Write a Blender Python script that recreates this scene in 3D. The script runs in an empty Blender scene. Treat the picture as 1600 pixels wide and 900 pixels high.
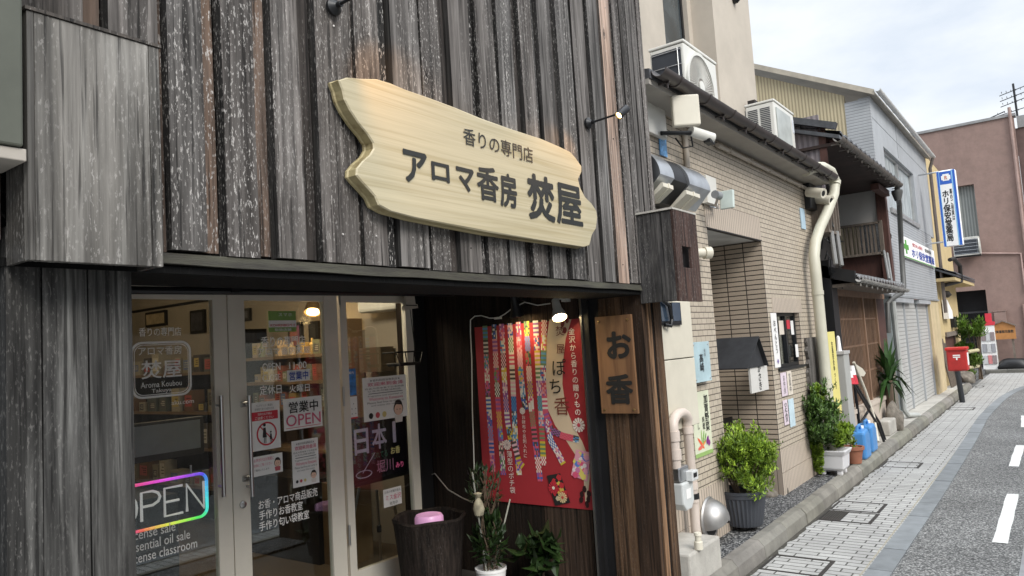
import bpy, bmesh, math, random
from mathutils import Vector, Matrix
V = Vector
rnd = random.Random(7)
sc = bpy.context.scene
C = sc.collection

# ------------------------------------------------------------------ camera
FPX, CX, CY, H = 1150.0, 800.0, 450.0, 1.8
_vx = V((1660 - CX, 490 - CY, FPX)).normalized()
_vy = V((-754 - CX, 640 - CY, FPX))
_vy = (_vy - _vx * _vx.dot(_vy)).normalized()
_vz = _vx.cross(_vy)
if _vz.y > 0: _vz = -_vz
RW = Matrix((_vx, _vy, _vz))                 # camera (x right, y down, z forward) -> world
cam_d = bpy.data.cameras.new('camera'); cam = bpy.data.objects.new('camera', cam_d); C.objects.link(cam)
cam_d.sensor_width = 36; cam_d.lens = FPX / 1600 * 36; cam_d.clip_start = .05; cam_d.clip_end = 600
_r, _d, _f = RW.col[0], RW.col[1], RW.col[2]
cam.matrix_world = Matrix(((_r.x, -_d.x, -_f.x, 0), (_r.y, -_d.y, -_f.y, 0), (_r.z, -_d.z, -_f.z, H), (0, 0, 0, 1)))
sc.camera = cam
# ------------------------------------------------------------------ sky, sun, exposure
SUN_EL, SUN_AZ = 38.0, 205.0
w = bpy.data.worlds.new('World'); sc.world = w; w.use_nodes = True
nt = w.node_tree; nt.nodes.clear()
def wn(t): return nt.nodes.new(t)
sky = wn('ShaderNodeTexSky'); sky.sky_type = 'NISHITA'; sky.sun_disc = False
sky.sun_elevation = math.radians(SUN_EL); sky.sun_rotation = math.radians(SUN_AZ)
tc = wn('ShaderNodeTexCoord'); mp = wn('ShaderNodeMapping'); mp.inputs['Scale'].default_value = (1.5, 1.5, 4.0)
nz = wn('ShaderNodeTexNoise'); nz.inputs['Scale'].default_value = 2.2; nz.inputs['Detail'].default_value = 7; nz.inputs['Roughness'].default_value = .55
rp = wn('ShaderNodeValToRGB'); rp.color_ramp.elements[0].position = .38; rp.color_ramp.elements[1].position = .6
rp.color_ramp.elements[0].color = (4.1, 4.5, 5.05, 1); rp.color_ramp.elements[1].color = (5.3, 5.5, 5.7, 1)
sx = wn('ShaderNodeSeparateXYZ')
zr = wn('ShaderNodeMapRange'); zr.inputs['From Min'].default_value = .42; zr.inputs['From Max'].default_value = .95
zr.inputs['To Min'].default_value = 1.0; zr.inputs['To Max'].default_value = 3.3
ml = wn('ShaderNodeMix'); ml.data_type = 'RGBA'; ml.blend_type = 'MULTIPLY'; ml.inputs[0].default_value = 1
mx = wn('ShaderNodeMix'); mx.data_type = 'RGBA'; mx.inputs[0].default_value = .94
bg = wn('ShaderNodeBackground'); bg.inputs['Strength'].default_value = .1
wo = wn('ShaderNodeOutputWorld')
L = nt.links.new
L(tc.outputs['Generated'], mp.inputs['Vector']); L(mp.outputs[0], nz.inputs['Vector']); L(nz.outputs['Fac'], rp.inputs[0])
L(tc.outputs['Generated'], sx.inputs[0]); L(sx.outputs['Z'], zr.inputs['Value'])
L(rp.outputs[0], ml.inputs[6]); L(zr.outputs[0], ml.inputs[7])
L(sky.outputs[0], mx.inputs[6]); L(ml.outputs[2], mx.inputs[7]); L(mx.outputs[2], bg.inputs[0]); L(bg.outputs[0], wo.inputs[0])
sd = bpy.data.lights.new('sun', 'SUN'); sd.energy = 1.5; sd.angle = math.radians(25); sd.color = (1, .96, .9)
so = bpy.data.objects.new('sun', sd); C.objects.link(so)
_az, _el = math.radians(SUN_AZ), math.radians(SUN_EL)
sdir = V((math.sin(_az) * math.cos(_el), math.cos(_az) * math.cos(_el), math.sin(_el)))
so.rotation_euler = sdir.to_track_quat('Z', 'Y').to_euler(); so.location = (0, -8, 20)
sc.view_settings.view_transform = 'Standard'; sc.view_settings.look = 'None'; sc.view_settings.gamma = 1
sc.view_settings.exposure = 0.95
sc.render.engine = 'CYCLES'
sc.cycles.use_denoising = True
sc.cycles.max_bounces = 8; sc.cycles.transparent_max_bounces = 12

# ------------------------------------------------------------------ helpers
def ray(u, v): return RW @ V((u - CX, v - CY, FPX))
def PY(u, v, y): d = ray(u, v); return V((0, 0, H)) + d * (y / d.y)
def PX(u, v, x): d = ray(u, v); return V((0, 0, H)) + d * (x / d.x)
def PZ(u, v, z=0): d = ray(u, v); return V((0, 0, H)) + d * ((z - H) / d.z)

class MB:
    def __init__(s): s.v = []; s.f = []; s.m = []; s.c = []
    def face(s, pts, m=0, c=None):
        n = len(s.v); s.v += [tuple(p) for p in pts]; s.f.append(tuple(range(n, n + len(pts)))); s.m.append(m); s.c.append(c)
    def add(s, verts, faces, m=0, c=None):
        n = len(s.v); s.v += [tuple(p) for p in verts]
        for f in faces: s.f.append(tuple(i + n for i in f)); s.m.append(m); s.c.append(c)
    def obox(s, o, a, b, d, m=0, c=None):
        o, a, b, d = V(o), V(a), V(b), V(d)
        s.add([o, o + a, o + a + b, o + b, o + d, o + a + d, o + a + b + d, o + b + d],
              [(0, 3, 2, 1), (4, 5, 6, 7), (0, 1, 5, 4), (1, 2, 6, 5), (2, 3, 7, 6), (3, 0, 4, 7)], m, c); return s
    def box(s, x0, x1, y0, y1, z0, z1, m=0, c=None):
        return s.obox((x0, y0, z0), (x1 - x0, 0, 0), (0, y1 - y0, 0), (0, 0, z1 - z0), m, c)
    def prism(s, pts, vec, m=0, c=None):
        pts = [V(p) for p in pts]; vec = V(vec); n = len(pts)
        s.add(pts + [p + vec for p in pts], [tuple(range(n - 1, -1, -1)), tuple(range(n, 2 * n))] +
              [(i, (i + 1) % n, (i + 1) % n + n, i + n) for i in range(n)], m, c); return s
    def tube(s, pts, r, n=8, m=0, c=None, closed=False):
        pts = [V(p) for p in pts]; k = len(pts); rr = r if isinstance(r, (list, tuple)) else [r] * k
        vs = []; up = None
        for i, p in enumerate(pts):
            if closed: t = pts[(i + 1) % k] - pts[i - 1]
            else: t = pts[min(i + 1, k - 1)] - pts[max(i - 1, 0)]
            t = t.normalized() if t.length > 1e-9 else V((0, 0, 1))
            if up is None: up = t.orthogonal().normalized()
            else:
                up = up - t * up.dot(t); up = up.normalized() if up.length > 1e-6 else t.orthogonal().normalized()
            b = t.cross(up)
            vs += [p + (up * math.cos(2 * math.pi * j / n) + b * math.sin(2 * math.pi * j / n)) * rr[i] for j in range(n)]
        fs = []
        for i in range(k if closed else k - 1):
            a, b2 = i * n, ((i + 1) % k) * n
            fs += [(a + j, a + (j + 1) % n, b2 + (j + 1) % n, b2 + j) for j in range(n)]
        if not closed: fs += [tuple(range(n - 1, -1, -1)), tuple(range((k - 1) * n, k * n))]
        s.add(vs, fs, m, c); return s
    def lathe(s, prof, base, axis=(0, 0, 1), n=24, m=0, c=None):
        ax = V(axis).normalized(); a = ax.orthogonal().normalized(); b = ax.cross(a); base = V(base)
        vs = []
        for r, h in prof:
            for j in range(n):
                t = 2 * math.pi * j / n; vs.append(base + ax * h + (a * math.cos(t) + b * math.sin(t)) * r)
        fs = []
        for i in range(len(prof) - 1):
            fs += [(i * n + j, i * n + (j + 1) % n, (i + 1) * n + (j + 1) % n, (i + 1) * n + j) for j in range(n)]
        fs += [tuple(range(n - 1, -1, -1)), tuple(range((len(prof) - 1) * n, len(prof) * n))]
        s.add(vs, fs, m, c); return s
    def build(s, name, mats, parent=None, bevel=0, smooth=False, loc=None, normals=True):
        me = bpy.data.meshes.new(name); o = bpy.data.objects.new(name, me); C.objects.link(o)
        if parent is not None: org = WL[parent]
        elif loc is not None: org = V(loc)
        else:
            xs = [p[0] for p in s.v]; ys = [p[1] for p in s.v]; zs = [p[2] for p in s.v]
            org = V(((min(xs) + max(xs)) / 2, (min(ys) + max(ys)) / 2, min(zs)))
        me.from_pydata([tuple(V(p) - org) for p in s.v], [], s.f)
        if not isinstance(mats, (list, tuple)): mats = [mats]
        for m in mats: me.materials.append(m)
        me.polygons.foreach_set('material_index', s.m)
        if any(c is not None for c in s.c):
            at = me.color_attributes.new('Col', 'FLOAT_COLOR', 'CORNER'); data = []
            for f, c in zip(s.f, s.c):
                c = (1, 1, 1) if c is None else c
                for _ in f: data += [c[0], c[1], c[2], 1.0]
            at.data.foreach_set('color', data)
        if normals:
            bm = bmesh.new(); bm.from_mesh(me); bmesh.ops.recalc_face_normals(bm, faces=bm.faces); bm.to_mesh(me); bm.free()
        if smooth:
            me.polygons.foreach_set('use_smooth', [True] * len(me.polygons))
            try: me.set_sharp_from_angle(angle=math.radians(40))
            except Exception: pass
        me.update()
        if parent is not None: o.parent = parent
        else: o.location = org
        WL[o] = org
        if bevel:
            b = o.modifiers.new('bevel', 'BEVEL'); b.width = bevel; b.segments = 2; b.limit_method = 'ANGLE'; b.angle_limit = math.radians(50)
        return o
WL = {}
def tag(o, label, cat, group=None):
    o['label'] = label; o['category'] = cat
    if group: o['group'] = group
    return o
def thing(name, label, cat, loc, group=None):
    o = bpy.data.objects.new(name, None); C.objects.link(o); o.location = loc; WL[o] = V(loc); o.empty_display_size = .1
    return tag(o, label, cat, group)
def struct(o): o['kind'] = 'structure'; return o

_txt = {}
def text_geo(body, off=0.0, ls=1.0):
    k = (body, off, ls)
    if k in _txt: return _txt[k]
    cu = bpy.data.curves.new('t', 'FONT'); cu.body = body; cu.offset = off; cu.align_x = 'CENTER'; cu.space_line = ls; cu.resolution_u = 3
    o = bpy.data.objects.new('t', cu); C.objects.link(o)
    dg = bpy.context.evaluated_depsgraph_get(); me = bpy.data.meshes.new_from_object(o.evaluated_get(dg))
    vs = [(v.co.x, v.co.y) for v in me.vertices]; fs = [tuple(p.vertices) for p in me.polygons]
    bpy.data.objects.remove(o); bpy.data.curves.remove(cu); bpy.data.meshes.remove(me)
    _txt[k] = (vs, fs); return _txt[k]
def text(mb, body, O, U, W, m=0, off=0.0, ls=1.0, n=None, lift=.002, c=None, keep=False):
    """letters fitted into the rectangle O, O+U, O+W lying on a real surface"""
    if '\n' in body and max(len(l) for l in body.split('\n')) == 1:
        ch = body.split('\n'); n_ = len(ch); O, U, W = V(O), V(U), V(W); n1 = U.cross(W).normalized(); cell = W.length / n_; ku, kv = min(U.length, cell * 1.15), cell * 1.06
        for j, c_ in enumerate(ch):
            gv, gf = text_geo(c_, 0.0, 1.0); cen = O + U * .5 + W * ((n_ - j - .5) / n_)
            for i, (a, b) in enumerate([(0, 0)] + ([(off * math.cos(k * .785), off * math.sin(k * .785)) for k in range(8)] if off > 0 else [])):
                mb.add([cen + U.normalized() * ((x + a) * ku) + W.normalized() * ((y + b - .36) * kv) + n1 * (lift + i * .0001) for x, y in gv], gf, m, c)
        return
    vs, fs = text_geo(body, 0.0, ls)
    if not vs: return
    x0 = min(v[0] for v in vs); x1 = max(v[0] for v in vs); y0 = min(v[1] for v in vs); y1 = max(v[1] for v in vs)
    x0 -= off; x1 += off; y0 -= off; y1 += off
    O, U, W = V(O), V(U), V(W); n1 = U.cross(W).normalized()
    sx_, sy_ = 1 / max(x1 - x0, 1e-6), 1 / max(y1 - y0, 1e-6)
    sh = [(0, 0)] + ([(off * math.cos(k * .785), off * math.sin(k * .785)) for k in range(8)] if off > 0 else [])
    for i, (a, b) in enumerate(sh):
        mb.add([O + U * ((x + a - x0) * sx_) + W * ((y + b - y0) * sy_) + n1 * (lift + i * .0001) for x, y in vs], fs, m, c)
class PlaneY:
    def __init__(s, y): s.y = y
    def p(s, u, v): return PY(u, v, s.y)
    def fr(s, bl, br, tl):
        a, b, t = s.p(*bl), s.p(*br), s.p(*tl); return V((a.x, s.y, a.z)), V((b.x - a.x, 0, 0)), V((0, 0, t.z - a.z))
class PlaneX:
    def __init__(s, x): s.x = x
    def p(s, u, v): return PX(u, v, s.x)
    def fr(s, bl, br, tl):
        a, b, t = s.p(*bl), s.p(*br), s.p(*tl); return V((s.x, a.y, a.z)), V((0, b.y - a.y, 0)), V((0, 0, t.z - a.z))
def sheet(mb, O, U, W, t=.002, m=0, c=None):
    n = U.cross(W).normalized(); mb.obox(O, U, W, n * t, m, c)

# ------------------------------------------------------------------ materials
def _new(name):
    m = bpy.data.materials.new(name); m.use_nodes = True; t = m.node_tree; return m, t, t.nodes['Principled BSDF']
def _n(t, k, **kw):
    n = t.nodes.new(k)
    for a, b in kw.items(): n.inputs[a.replace('_', ' ')].default_value = b
    return n
def _coords(t, st=(1, 1, 1), swz=None):
    tcn = _n(t, 'ShaderNodeTexCoord'); out = tcn.outputs['Object']
    if swz:
        s = _n(t, 'ShaderNodeSeparateXYZ'); cmb = _n(t, 'ShaderNodeCombineXYZ'); t.links.new(out, s.inputs[0])
        for i, ch in enumerate(swz): t.links.new(s.outputs['XYZ'.index(ch)], cmb.inputs[i])
        out = cmb.outputs[0]
    mpn = _n(t, 'ShaderNodeMapping'); mpn.inputs['Scale'].default_value = st; t.links.new(out, mpn.inputs['Vector']); return mpn.outputs[0]
def _mix(t, a, b, f, mode='MIX'):
    n = t.nodes.new('ShaderNodeMix'); n.data_type = 'RGBA'; n.blend_type = mode
    for sock, val in ((n.inputs[6], a), (n.inputs[7], b), (n.inputs[0], f)):
        if hasattr(val, 'links') or hasattr(val, 'is_linked'): t.links.new(val, sock)
        elif isinstance(val, (int, float)): sock.default_value = val
        else: sock.default_value = (*val[:3], 1)
    return n.outputs[2]
def _ramp(t, fac, stops):
    n = t.nodes.new('ShaderNodeValToRGB'); e = n.color_ramp.elements
    while len(e) < len(stops): e.new(.5)
    for el, (p, c) in zip(e, stops):
        el.position = p; el.color = (*c, 1) if not isinstance(c, (int, float)) else (c, c, c, 1)
    t.links.new(fac, n.inputs[0]); return n.outputs[0]
def _bump(t, h, bsdf, strength=.3, dist=.01):
    b = _n(t, 'ShaderNodeBump', Strength=strength, Distance=dist); t.links.new(h, b.inputs['Height']); t.links.new(b.outputs[0], bsdf.inputs['Normal'])
def mat(name, col, rough=.6, metal=0, var=.18, vs=3, st=(1, 1, 1), bump=0, bs=30, attr=False, c2=None, emit=None, es=1, spec=.5, dirt=0, tr=0):
    m, t, b = _new(name)
    b.inputs['Roughness'].default_value = rough; b.inputs['Metallic'].default_value = metal; b.inputs['Specular IOR Level'].default_value = spec
    co = _coords(t, st); nz_ = _n(t, 'ShaderNodeTexNoise', Scale=vs, Detail=6.0, Roughness=.62); t.links.new(co, nz_.inputs['Vector'])
    hi = c2 or tuple(min(1, x * (1 + var)) for x in col); lo = tuple(x * (1 - var) for x in col) if not c2 else col
    fac = _ramp(t, nz_.outputs['Fac'], [(.32, 0), (.68, 1)])
    out = _mix(t, lo, hi, fac)
    if dirt:
        nd = _n(t, 'ShaderNodeTexNoise', Scale=vs * .35, Detail=8.0, Roughness=.7); t.links.new(_coords(t, (1, 1, .35)), nd.inputs['Vector'])
        out = _mix(t, out, tuple(x * .45 for x in col), _ramp(t, nd.outputs['Fac'], [(.5, 0), (.8, dirt)]))
    if attr:
        a = _n(t, 'ShaderNodeVertexColor'); a.layer_name = 'Col'; out = _mix(t, out, a.outputs[0], 1.0, 'MULTIPLY')
    t.links.new(out, b.inputs['Base Color'])
    if emit:
        b.inputs['Emission Color'].default_value = (*emit, 1); b.inputs['Emission Strength'].default_value = es
    if bump:
        nb = _n(t, 'ShaderNodeTexNoise', Scale=bs, Detail=4.0); t.links.new(co, nb.inputs['Vector']); _bump(t, nb.outputs['Fac'], b, bump)
    if tr: b.inputs['Transmission Weight'].default_value = tr
    return m
def brick(name, swz, c1, c2, mortar, bw, rh, ms, off=.5, rough=.55, bump=.4, var=.14, loc=(0, 0, 0), dirt=.5, smooth=.1, hl=0):
    m, t, b = _new(name); b.inputs['Roughness'].default_value = rough
    co = _coords(t, (1, 1, 1), swz); mpn = _n(t, 'ShaderNodeMapping'); mpn.inputs['Location'].default_value = loc; t.links.new(co, mpn.inputs[0])
    k = _n(t, 'ShaderNodeTexBrick', Scale=1.0); k.inputs['Brick Width'].default_value = bw; k.inputs['Row Height'].default_value = rh
    k.inputs['Mortar Size'].default_value = ms; k.inputs['Mortar Smooth'].default_value = smooth; k.offset = off; k.inputs['Bias'].default_value = 0
    for nme, cc in (('Color1', c1), ('Color2', c2), ('Mortar', mortar)): k.inputs[nme].default_value = (*cc, 1)
    t.links.new(mpn.outputs[0], k.inputs['Vector'])
    kc = k.outputs['Color']
    if hl:
        sz = _n(t, 'ShaderNodeSeparateXYZ'); t.links.new(mpn.outputs[0], sz.inputs[0]); dv = _n(t, 'ShaderNodeMath'); dv.operation = 'DIVIDE'; dv.inputs[1].default_value = rh; t.links.new(sz.outputs['Y'], dv.inputs[0])
        fc = _n(t, 'ShaderNodeMath'); fc.operation = 'FRACT'; t.links.new(dv.outputs[0], fc.inputs[0])
        kc = _mix(t, kc, tuple(x * .55 for x in mortar), _ramp(t, fc.outputs[0], [(hl * .8, 1), (hl * 1.2, 0), (1 - hl * 1.2, 0), (1 - hl * .8, 1)]))
    nz_ = _n(t, 'ShaderNodeTexNoise', Scale=1.7, Detail=8.0, Roughness=.65); t.links.new(_coords(t, (1, 1, .5)), nz_.inputs['Vector'])
    out = _mix(t, kc, _ramp(t, nz_.outputs['Fac'], [(.3, 1 - var * 2), (.7, 1 + 0.0)]), dirt, 'MULTIPLY')
    nf = _n(t, 'ShaderNodeTexNoise', Scale=90.0, Detail=3.0); t.links.new(_coords(t), nf.inputs['Vector'])
    out = _mix(t, out, _ramp(t, nf.outputs['Fac'], [(.3, .75), (.7, 1.1)]), .6, 'MULTIPLY')
    t.links.new(out, b.inputs['Base Color'])
    inv = _n(t, 'ShaderNodeMath'); inv.operation = 'SUBTRACT'; inv.inputs[0].default_value = 1; t.links.new(k.outputs['Fac'], inv.inputs[1])
    _bump(t, inv.outputs[0], b, bump, .006); return m
def weathered(name, dark, mid, light, flake=.5, grain=(22, 22, 1.1), rough=.85, brown=(.16, .085, .045), flake_col=(.4, .38, .36), knot=.95):
    """old planks: Col.r brightness, Col.g brown share, Col.b grain offset"""
    m, t, b = _new(name); b.inputs['Roughness'].default_value = rough; b.inputs['Specular IOR Level'].default_value = .25
    a = _n(t, 'ShaderNodeVertexColor'); a.layer_name = 'Col'; s = _n(t, 'ShaderNodeSeparateColor'); t.links.new(a.outputs[0], s.inputs[0])
    tcn = _n(t, 'ShaderNodeTexCoord'); addv = _n(t, 'ShaderNodeVectorMath'); addv.operation = 'ADD'
    sc_ = _n(t, 'ShaderNodeVectorMath'); sc_.operation = 'SCALE'; sc_.inputs[0].default_value = (3.1, 0, 7.7); t.links.new(s.outputs[2], sc_.inputs['Scale'])
    t.links.new(tcn.outputs['Object'], addv.inputs[0]); t.links.new(sc_.outputs[0], addv.inputs[1])
    def mp_(scale):
        q = _n(t, 'ShaderNodeMapping'); q.inputs['Scale'].default_value = scale; t.links.new(addv.outputs[0], q.inputs[0]); return q.outputs[0]
    wv = _n(t, 'ShaderNodeTexNoise', Scale=1.0, Detail=9.0, Roughness=.68); wv.inputs['Distortion'].default_value = .8; t.links.new(mp_(grain), wv.inputs['Vector'])
    out = _ramp(t, wv.outputs['Fac'], [(.28, dark), (.5, mid), (.74, light)])
    big = _n(t, 'ShaderNodeTexNoise', Scale=1.0, Detail=4.0); t.links.new(mp_((5, 5, 1.3)), big.inputs['Vector'])
    out = _mix(t, out, _ramp(t, big.outputs['Fac'], [(.3, .55), (.7, 1.25)]), .8, 'MULTIPLY')
    bf = _n(t, 'ShaderNodeMath'); bf.operation = 'MULTIPLY'; t.links.new(s.outputs[1], bf.inputs[0]); t.links.new(_ramp(t, wv.outputs['Fac'], [(.3, .25), (.65, 1)]), bf.inputs[1])
    out = _mix(t, out, brown, bf.outputs[0])
    out = _mix(t, out, s.outputs[0], 1.0, 'MULTIPLY')
    # knots
    vo = _n(t, 'ShaderNodeTexVoronoi', Scale=1.0); vo.inputs['Randomness'].default_value = 1; t.links.new(mp_((5.5, 5.5, 2.4)), vo.inputs['Vector'])
    out = _mix(t, out, (.006, .005, .005), _ramp(t, vo.outputs['Distance'], [(.04, knot), (.052, knot * .15), (.07, knot * .6), (.105, 0)]))
    # flaking bleached wood
    fl = _n(t, 'ShaderNodeTexNoise', Scale=1.0, Detail=5.0, Roughness=.6); t.links.new(mp_((165, 165, 50)), fl.inputs['Vector'])
    fz = _n(t, 'ShaderNodeTexNoise', Scale=1.0, Detail=3.0); t.links.new(mp_((15, 15, 1.1)), fz.inputs['Vector'])
    mm = _n(t, 'ShaderNodeMath'); mm.operation = 'MULTIPLY'
    fb = _n(t, 'ShaderNodeMath'); fb.operation = 'MULTIPLY_ADD'; fb.inputs[1].default_value = .34; t.links.new(s.outputs[2], fb.inputs[0]); fa = _n(t, 'ShaderNodeMath'); fa.operation = 'SUBTRACT'; fa.inputs[1].default_value = .17; t.links.new(fb.outputs[0], fa.inputs[0]); t.links.new(fz.outputs['Fac'], fb.inputs[2])
    t.links.new(_ramp(t, fl.outputs['Fac'], [(.57, 0), (.62, 1)]), mm.inputs[0]); t.links.new(_ramp(t, fa.outputs[0], [(.36, 0), (.62, flake)]), mm.inputs[1])
    out = _mix(t, out, flake_col, mm.outputs[0])
    hs = _n(t, 'ShaderNodeTexNoise', Scale=1.0, Detail=3.0, Roughness=.55); t.links.new(mp_((48, 48, .9)), hs.inputs['Vector'])
    out = _mix(t, out, _ramp(t, hs.outputs['Fac'], [(.34, .45), (.5, 1), (.66, 1.5)]), .75, 'MULTIPLY')
    # fine dark cracks
    ck = _n(t, 'ShaderNodeTexNoise', Scale=1.0, Detail=3.0, Roughness=.5); t.links.new(mp_((70, 70, 2.0)), ck.inputs['Vector'])
    ckr = _ramp(t, ck.outputs['Fac'], [(.33, .25), (.42, 1)])
    out = _mix(t, out, ckr, .85, 'MULTIPLY')
    t.links.new(out, b.inputs['Base Color'])
    ad = _n(t, 'ShaderNodeMath'); ad.operation = 'ADD'; t.links.new(wv.outputs['Fac'], ad.inputs[0]); t.links.new(ckr, ad.inputs[1])
    _bump(t, ad.outputs[0], b, .6, .006); return m
def glass(name, tint=(.9, .93, .92), rough=.0, ior=1.5):
    m, t, b = _new(name); t.nodes.remove(b)
    tr = _n(t, 'ShaderNodeBsdfTransparent'); tr.inputs[0].default_value = (*tint, 1)
    gl = _n(t, 'ShaderNodeBsdfGlossy'); gl.inputs['Roughness'].default_value = rough; gl.inputs[0].default_value = (.9, .93, .95, 1)
    lw_ = _n(t, 'ShaderNodeLayerWeight', Blend=.5); mxs = _n(t, 'ShaderNodeMixShader')
    pw = _n(t, 'ShaderNodeMath'); pw.operation = 'POWER'; pw.inputs[1].default_value = 5; t.links.new(lw_.outputs['Facing'], pw.inputs[0])
    ma = _n(t, 'ShaderNodeMath'); ma.operation = 'MULTIPLY_ADD'; ma.inputs[1].default_value = .95; ma.inputs[2].default_value = .085; t.links.new(pw.outputs[0], ma.inputs[0])
    t.links.new(ma.outputs[0], mxs.inputs[0]); t.links.new(tr.outputs[0], mxs.inputs[1]); t.links.new(gl.outputs[0], mxs.inputs[2])
    t.links.new(mxs.outputs[0], t.nodes['Material Output'].inputs[0]); return m
def emit(name, col, s, attr=False):
    m, t, b = _new(name); b.inputs['Base Color'].default_value = (*col, 1); b.inputs['Emission Color'].default_value = (*col, 1); b.inputs['Emission Strength'].default_value = s
    if attr:
        a = _n(t, 'ShaderNodeVertexColor'); a.layer_name = 'Col'; t.links.new(a.outputs[0], b.inputs['Base Color']); t.links.new(a.outputs[0], b.inputs['Emission Color'])
    return m
def asphalt_mat():
    m, t, b = _new('asphalt'); b.inputs['Roughness'].default_value = .85
    co = _coords(t); vo = _n(t, 'ShaderNodeTexVoronoi', Scale=78.0); t.links.new(co, vo.inputs['Vector'])
    sp = _n(t, 'ShaderNodeSeparateColor'); t.links.new(vo.outputs['Color'], sp.inputs[0])
    out = _ramp(t, sp.outputs[0], [(.0, (.085, .085, .084)), (.4, (.17, .17, .166)), (.7, (.27, .27, .262)), (1, (.43, .425, .41))])
    out = _mix(t, out, (.03, .03, .03), _ramp(t, vo.outputs['Distance'], [(.45, 0), (.75, .8)]))
    nz_ = _n(t, 'ShaderNodeTexNoise', Scale=.9, Detail=6.0); t.links.new(co, nz_.inputs['Vector'])
    out = _mix(t, out, _ramp(t, nz_.outputs['Fac'], [(.3, .72), (.7, 1.15)]), 1.0, 'MULTIPLY')
    t.links.new(out, b.inputs['Base Color']); _bump(t, vo.outputs['Distance'], b, .5, .006); return m
def gravel_mat():
    m, t, b = _new('exposed_aggregate'); b.inputs['Roughness'].default_value = .7
    co = _coords(t); vo = _n(t, 'ShaderNodeTexVoronoi', Scale=85.0); t.links.new(co, vo.inputs['Vector'])
    sp = _n(t, 'ShaderNodeSeparateColor'); t.links.new(vo.outputs['Color'], sp.inputs[0])
    out = _ramp(t, sp.outputs[0], [(.0, (.012, .013, .015)), (.6, (.04, .042, .046)), (.8, (.2, .2, .2)), (1, (.4, .4, .39))])
    t.links.new(out, b.inputs['Base Color']); _bump(t, vo.outputs['Distance'], b, .4, .004); return m
def pale_wood(name, base, dark, st=(1.2, 6, 26), rough=.55):
    m, t, b = _new(name); b.inputs['Roughness'].default_value = rough
    co = _coords(t, st); nz_ = _n(t, 'ShaderNodeTexNoise', Scale=1.0, Detail=5.0, Roughness=.55); nz_.inputs['Distortion'].default_value = .5; t.links.new(co, nz_.inputs['Vector'])
    out = _ramp(t, nz_.outputs['Fac'], [(.34, dark), (.5, base), (.7, tuple(min(1, x * 1.08) for x in base))])
    n2 = _n(t, 'ShaderNodeTexNoise', Scale=1.0, Detail=2.0); t.links.new(_coords(t, (st[0] * 5, st[1] * 3, st[2] * 5)), n2.inputs['Vector'])
    out = _mix(t, out, _ramp(t, n2.outputs['Fac'], [(.3, .9), (.7, 1.05)]), .7, 'MULTIPLY')
    t.links.new(out, b.inputs['Base Color']); _bump(t, nz_.outputs['Fac'], b, .12, .003); return m
def stripes(name, axis, c1, c2, period, duty=.5, rough=.5, metal=0, bump=.5, soft=.08, var=.1):
    m, t, b = _new(name); b.inputs['Roughness'].default_value = rough; b.inputs['Metallic'].default_value = metal
    tcn = _n(t, 'ShaderNodeTexCoord'); s = _n(t, 'ShaderNodeSeparateXYZ'); t.links.new(tcn.outputs['Object'], s.inputs[0])
    d = _n(t, 'ShaderNodeMath'); d.operation = 'DIVIDE'; d.inputs[1].default_value = period; t.links.new(s.outputs['XYZ'.index(axis)], d.inputs[0])
    fr_ = _n(t, 'ShaderNodeMath'); fr_.operation = 'FRACT'; t.links.new(d.outputs[0], fr_.inputs[0])
    f = _ramp(t, fr_.outputs[0], [(0, 0), (soft, 1), (duty, 1), (min(.99, duty + soft), 0)])
    nz_ = _n(t, 'ShaderNodeTexNoise', Scale=1.4, Detail=7.0, Roughness=.65); t.links.new(_coords(t, (1, 1, .6)), nz_.inputs['Vector'])
    out = _mix(t, c2, c1, f); out = _mix(t, out, _ramp(t, nz_.outputs['Fac'], [(.3, 1 - var * 2), (.7, 1)]), 1.0, 'MULTIPLY')
    t.links.new(out, b.inputs['Base Color']); _bump(t, f, b, bump, .01); return m

M = {}
M['plank'] = weathered('weathered_plank', (.016, .0145, .0135), (.112, .106, .101), (.25, .24, .23), .85)
M['pillar'] = weathered('pillar_plank', (.010, .010, .010), (.05, .05, .048), (.16, .16, .152), .14, (26, 26, 1.3))
M['brownplank'] = weathered('brown_plank', (.007, .0045, .0035), (.034, .019, .012), (.085, .05, .03), .1, (26, 26, 1.4), brown=(.13, .075, .04))
M['boxwood'] = weathered('box_wood', (.075, .069, .06), (.15, .141, .128), (.26, .25, .23), .6, (13, 13, .8), rough=.5, knot=0)
M['mailwood'] = weathered('mail_wood', (.012, .012, .013), (.04, .038, .037), (.09, .085, .08), .3, (40, 40, 5), brown=(.075, .035, .025))
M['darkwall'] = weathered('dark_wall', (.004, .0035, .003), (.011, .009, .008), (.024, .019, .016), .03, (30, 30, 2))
M['black'] = mat('black', (.008, .008, .009), .5, var=.2)
M['blackmetal'] = mat('black_metal', (.015, .016, .018), .4, .3)
M['moss'] = mat('mossy_wood', (.028, .025, .021), .9, var=.4, vs=5, st=(1, 4, 8), c2=(.062, .06, .042), bump=.4)
M['sign'] = pale_wood('sign_wood', (.45, .395, .265), (.37, .315, .19), (.7, 6, 46))
M['signedge'] = pale_wood('sign_edge', (.36, .30, .16), (.22, .17, .08), (2, 20, 30))
M['ink'] = mat('sign_ink', (.014, .016, .015), .5, var=.1)
M['inkblack'] = mat('black_ink', (.012, .012, .012), .6, var=.1)
M['okou'] = pale_wood('okou_wood', (.2, .105, .05), (.12, .06, .03), (20, 20, 1.4))
M['frame'] = mat('door_frame_paint', (.66, .62, .54), .4, var=.06, dirt=.2)
M['glass'] = glass('glass')
M['steel'] = mat('brushed_steel', (.5, .5, .5), .28, 1, var=.1, st=(30, 30, 1))
M['paper'] = mat('white_paper', (.78, .77, .75), .7, var=.05)
M['white'] = mat('white_vinyl', (.86, .85, .83), .6, var=.04)
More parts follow.
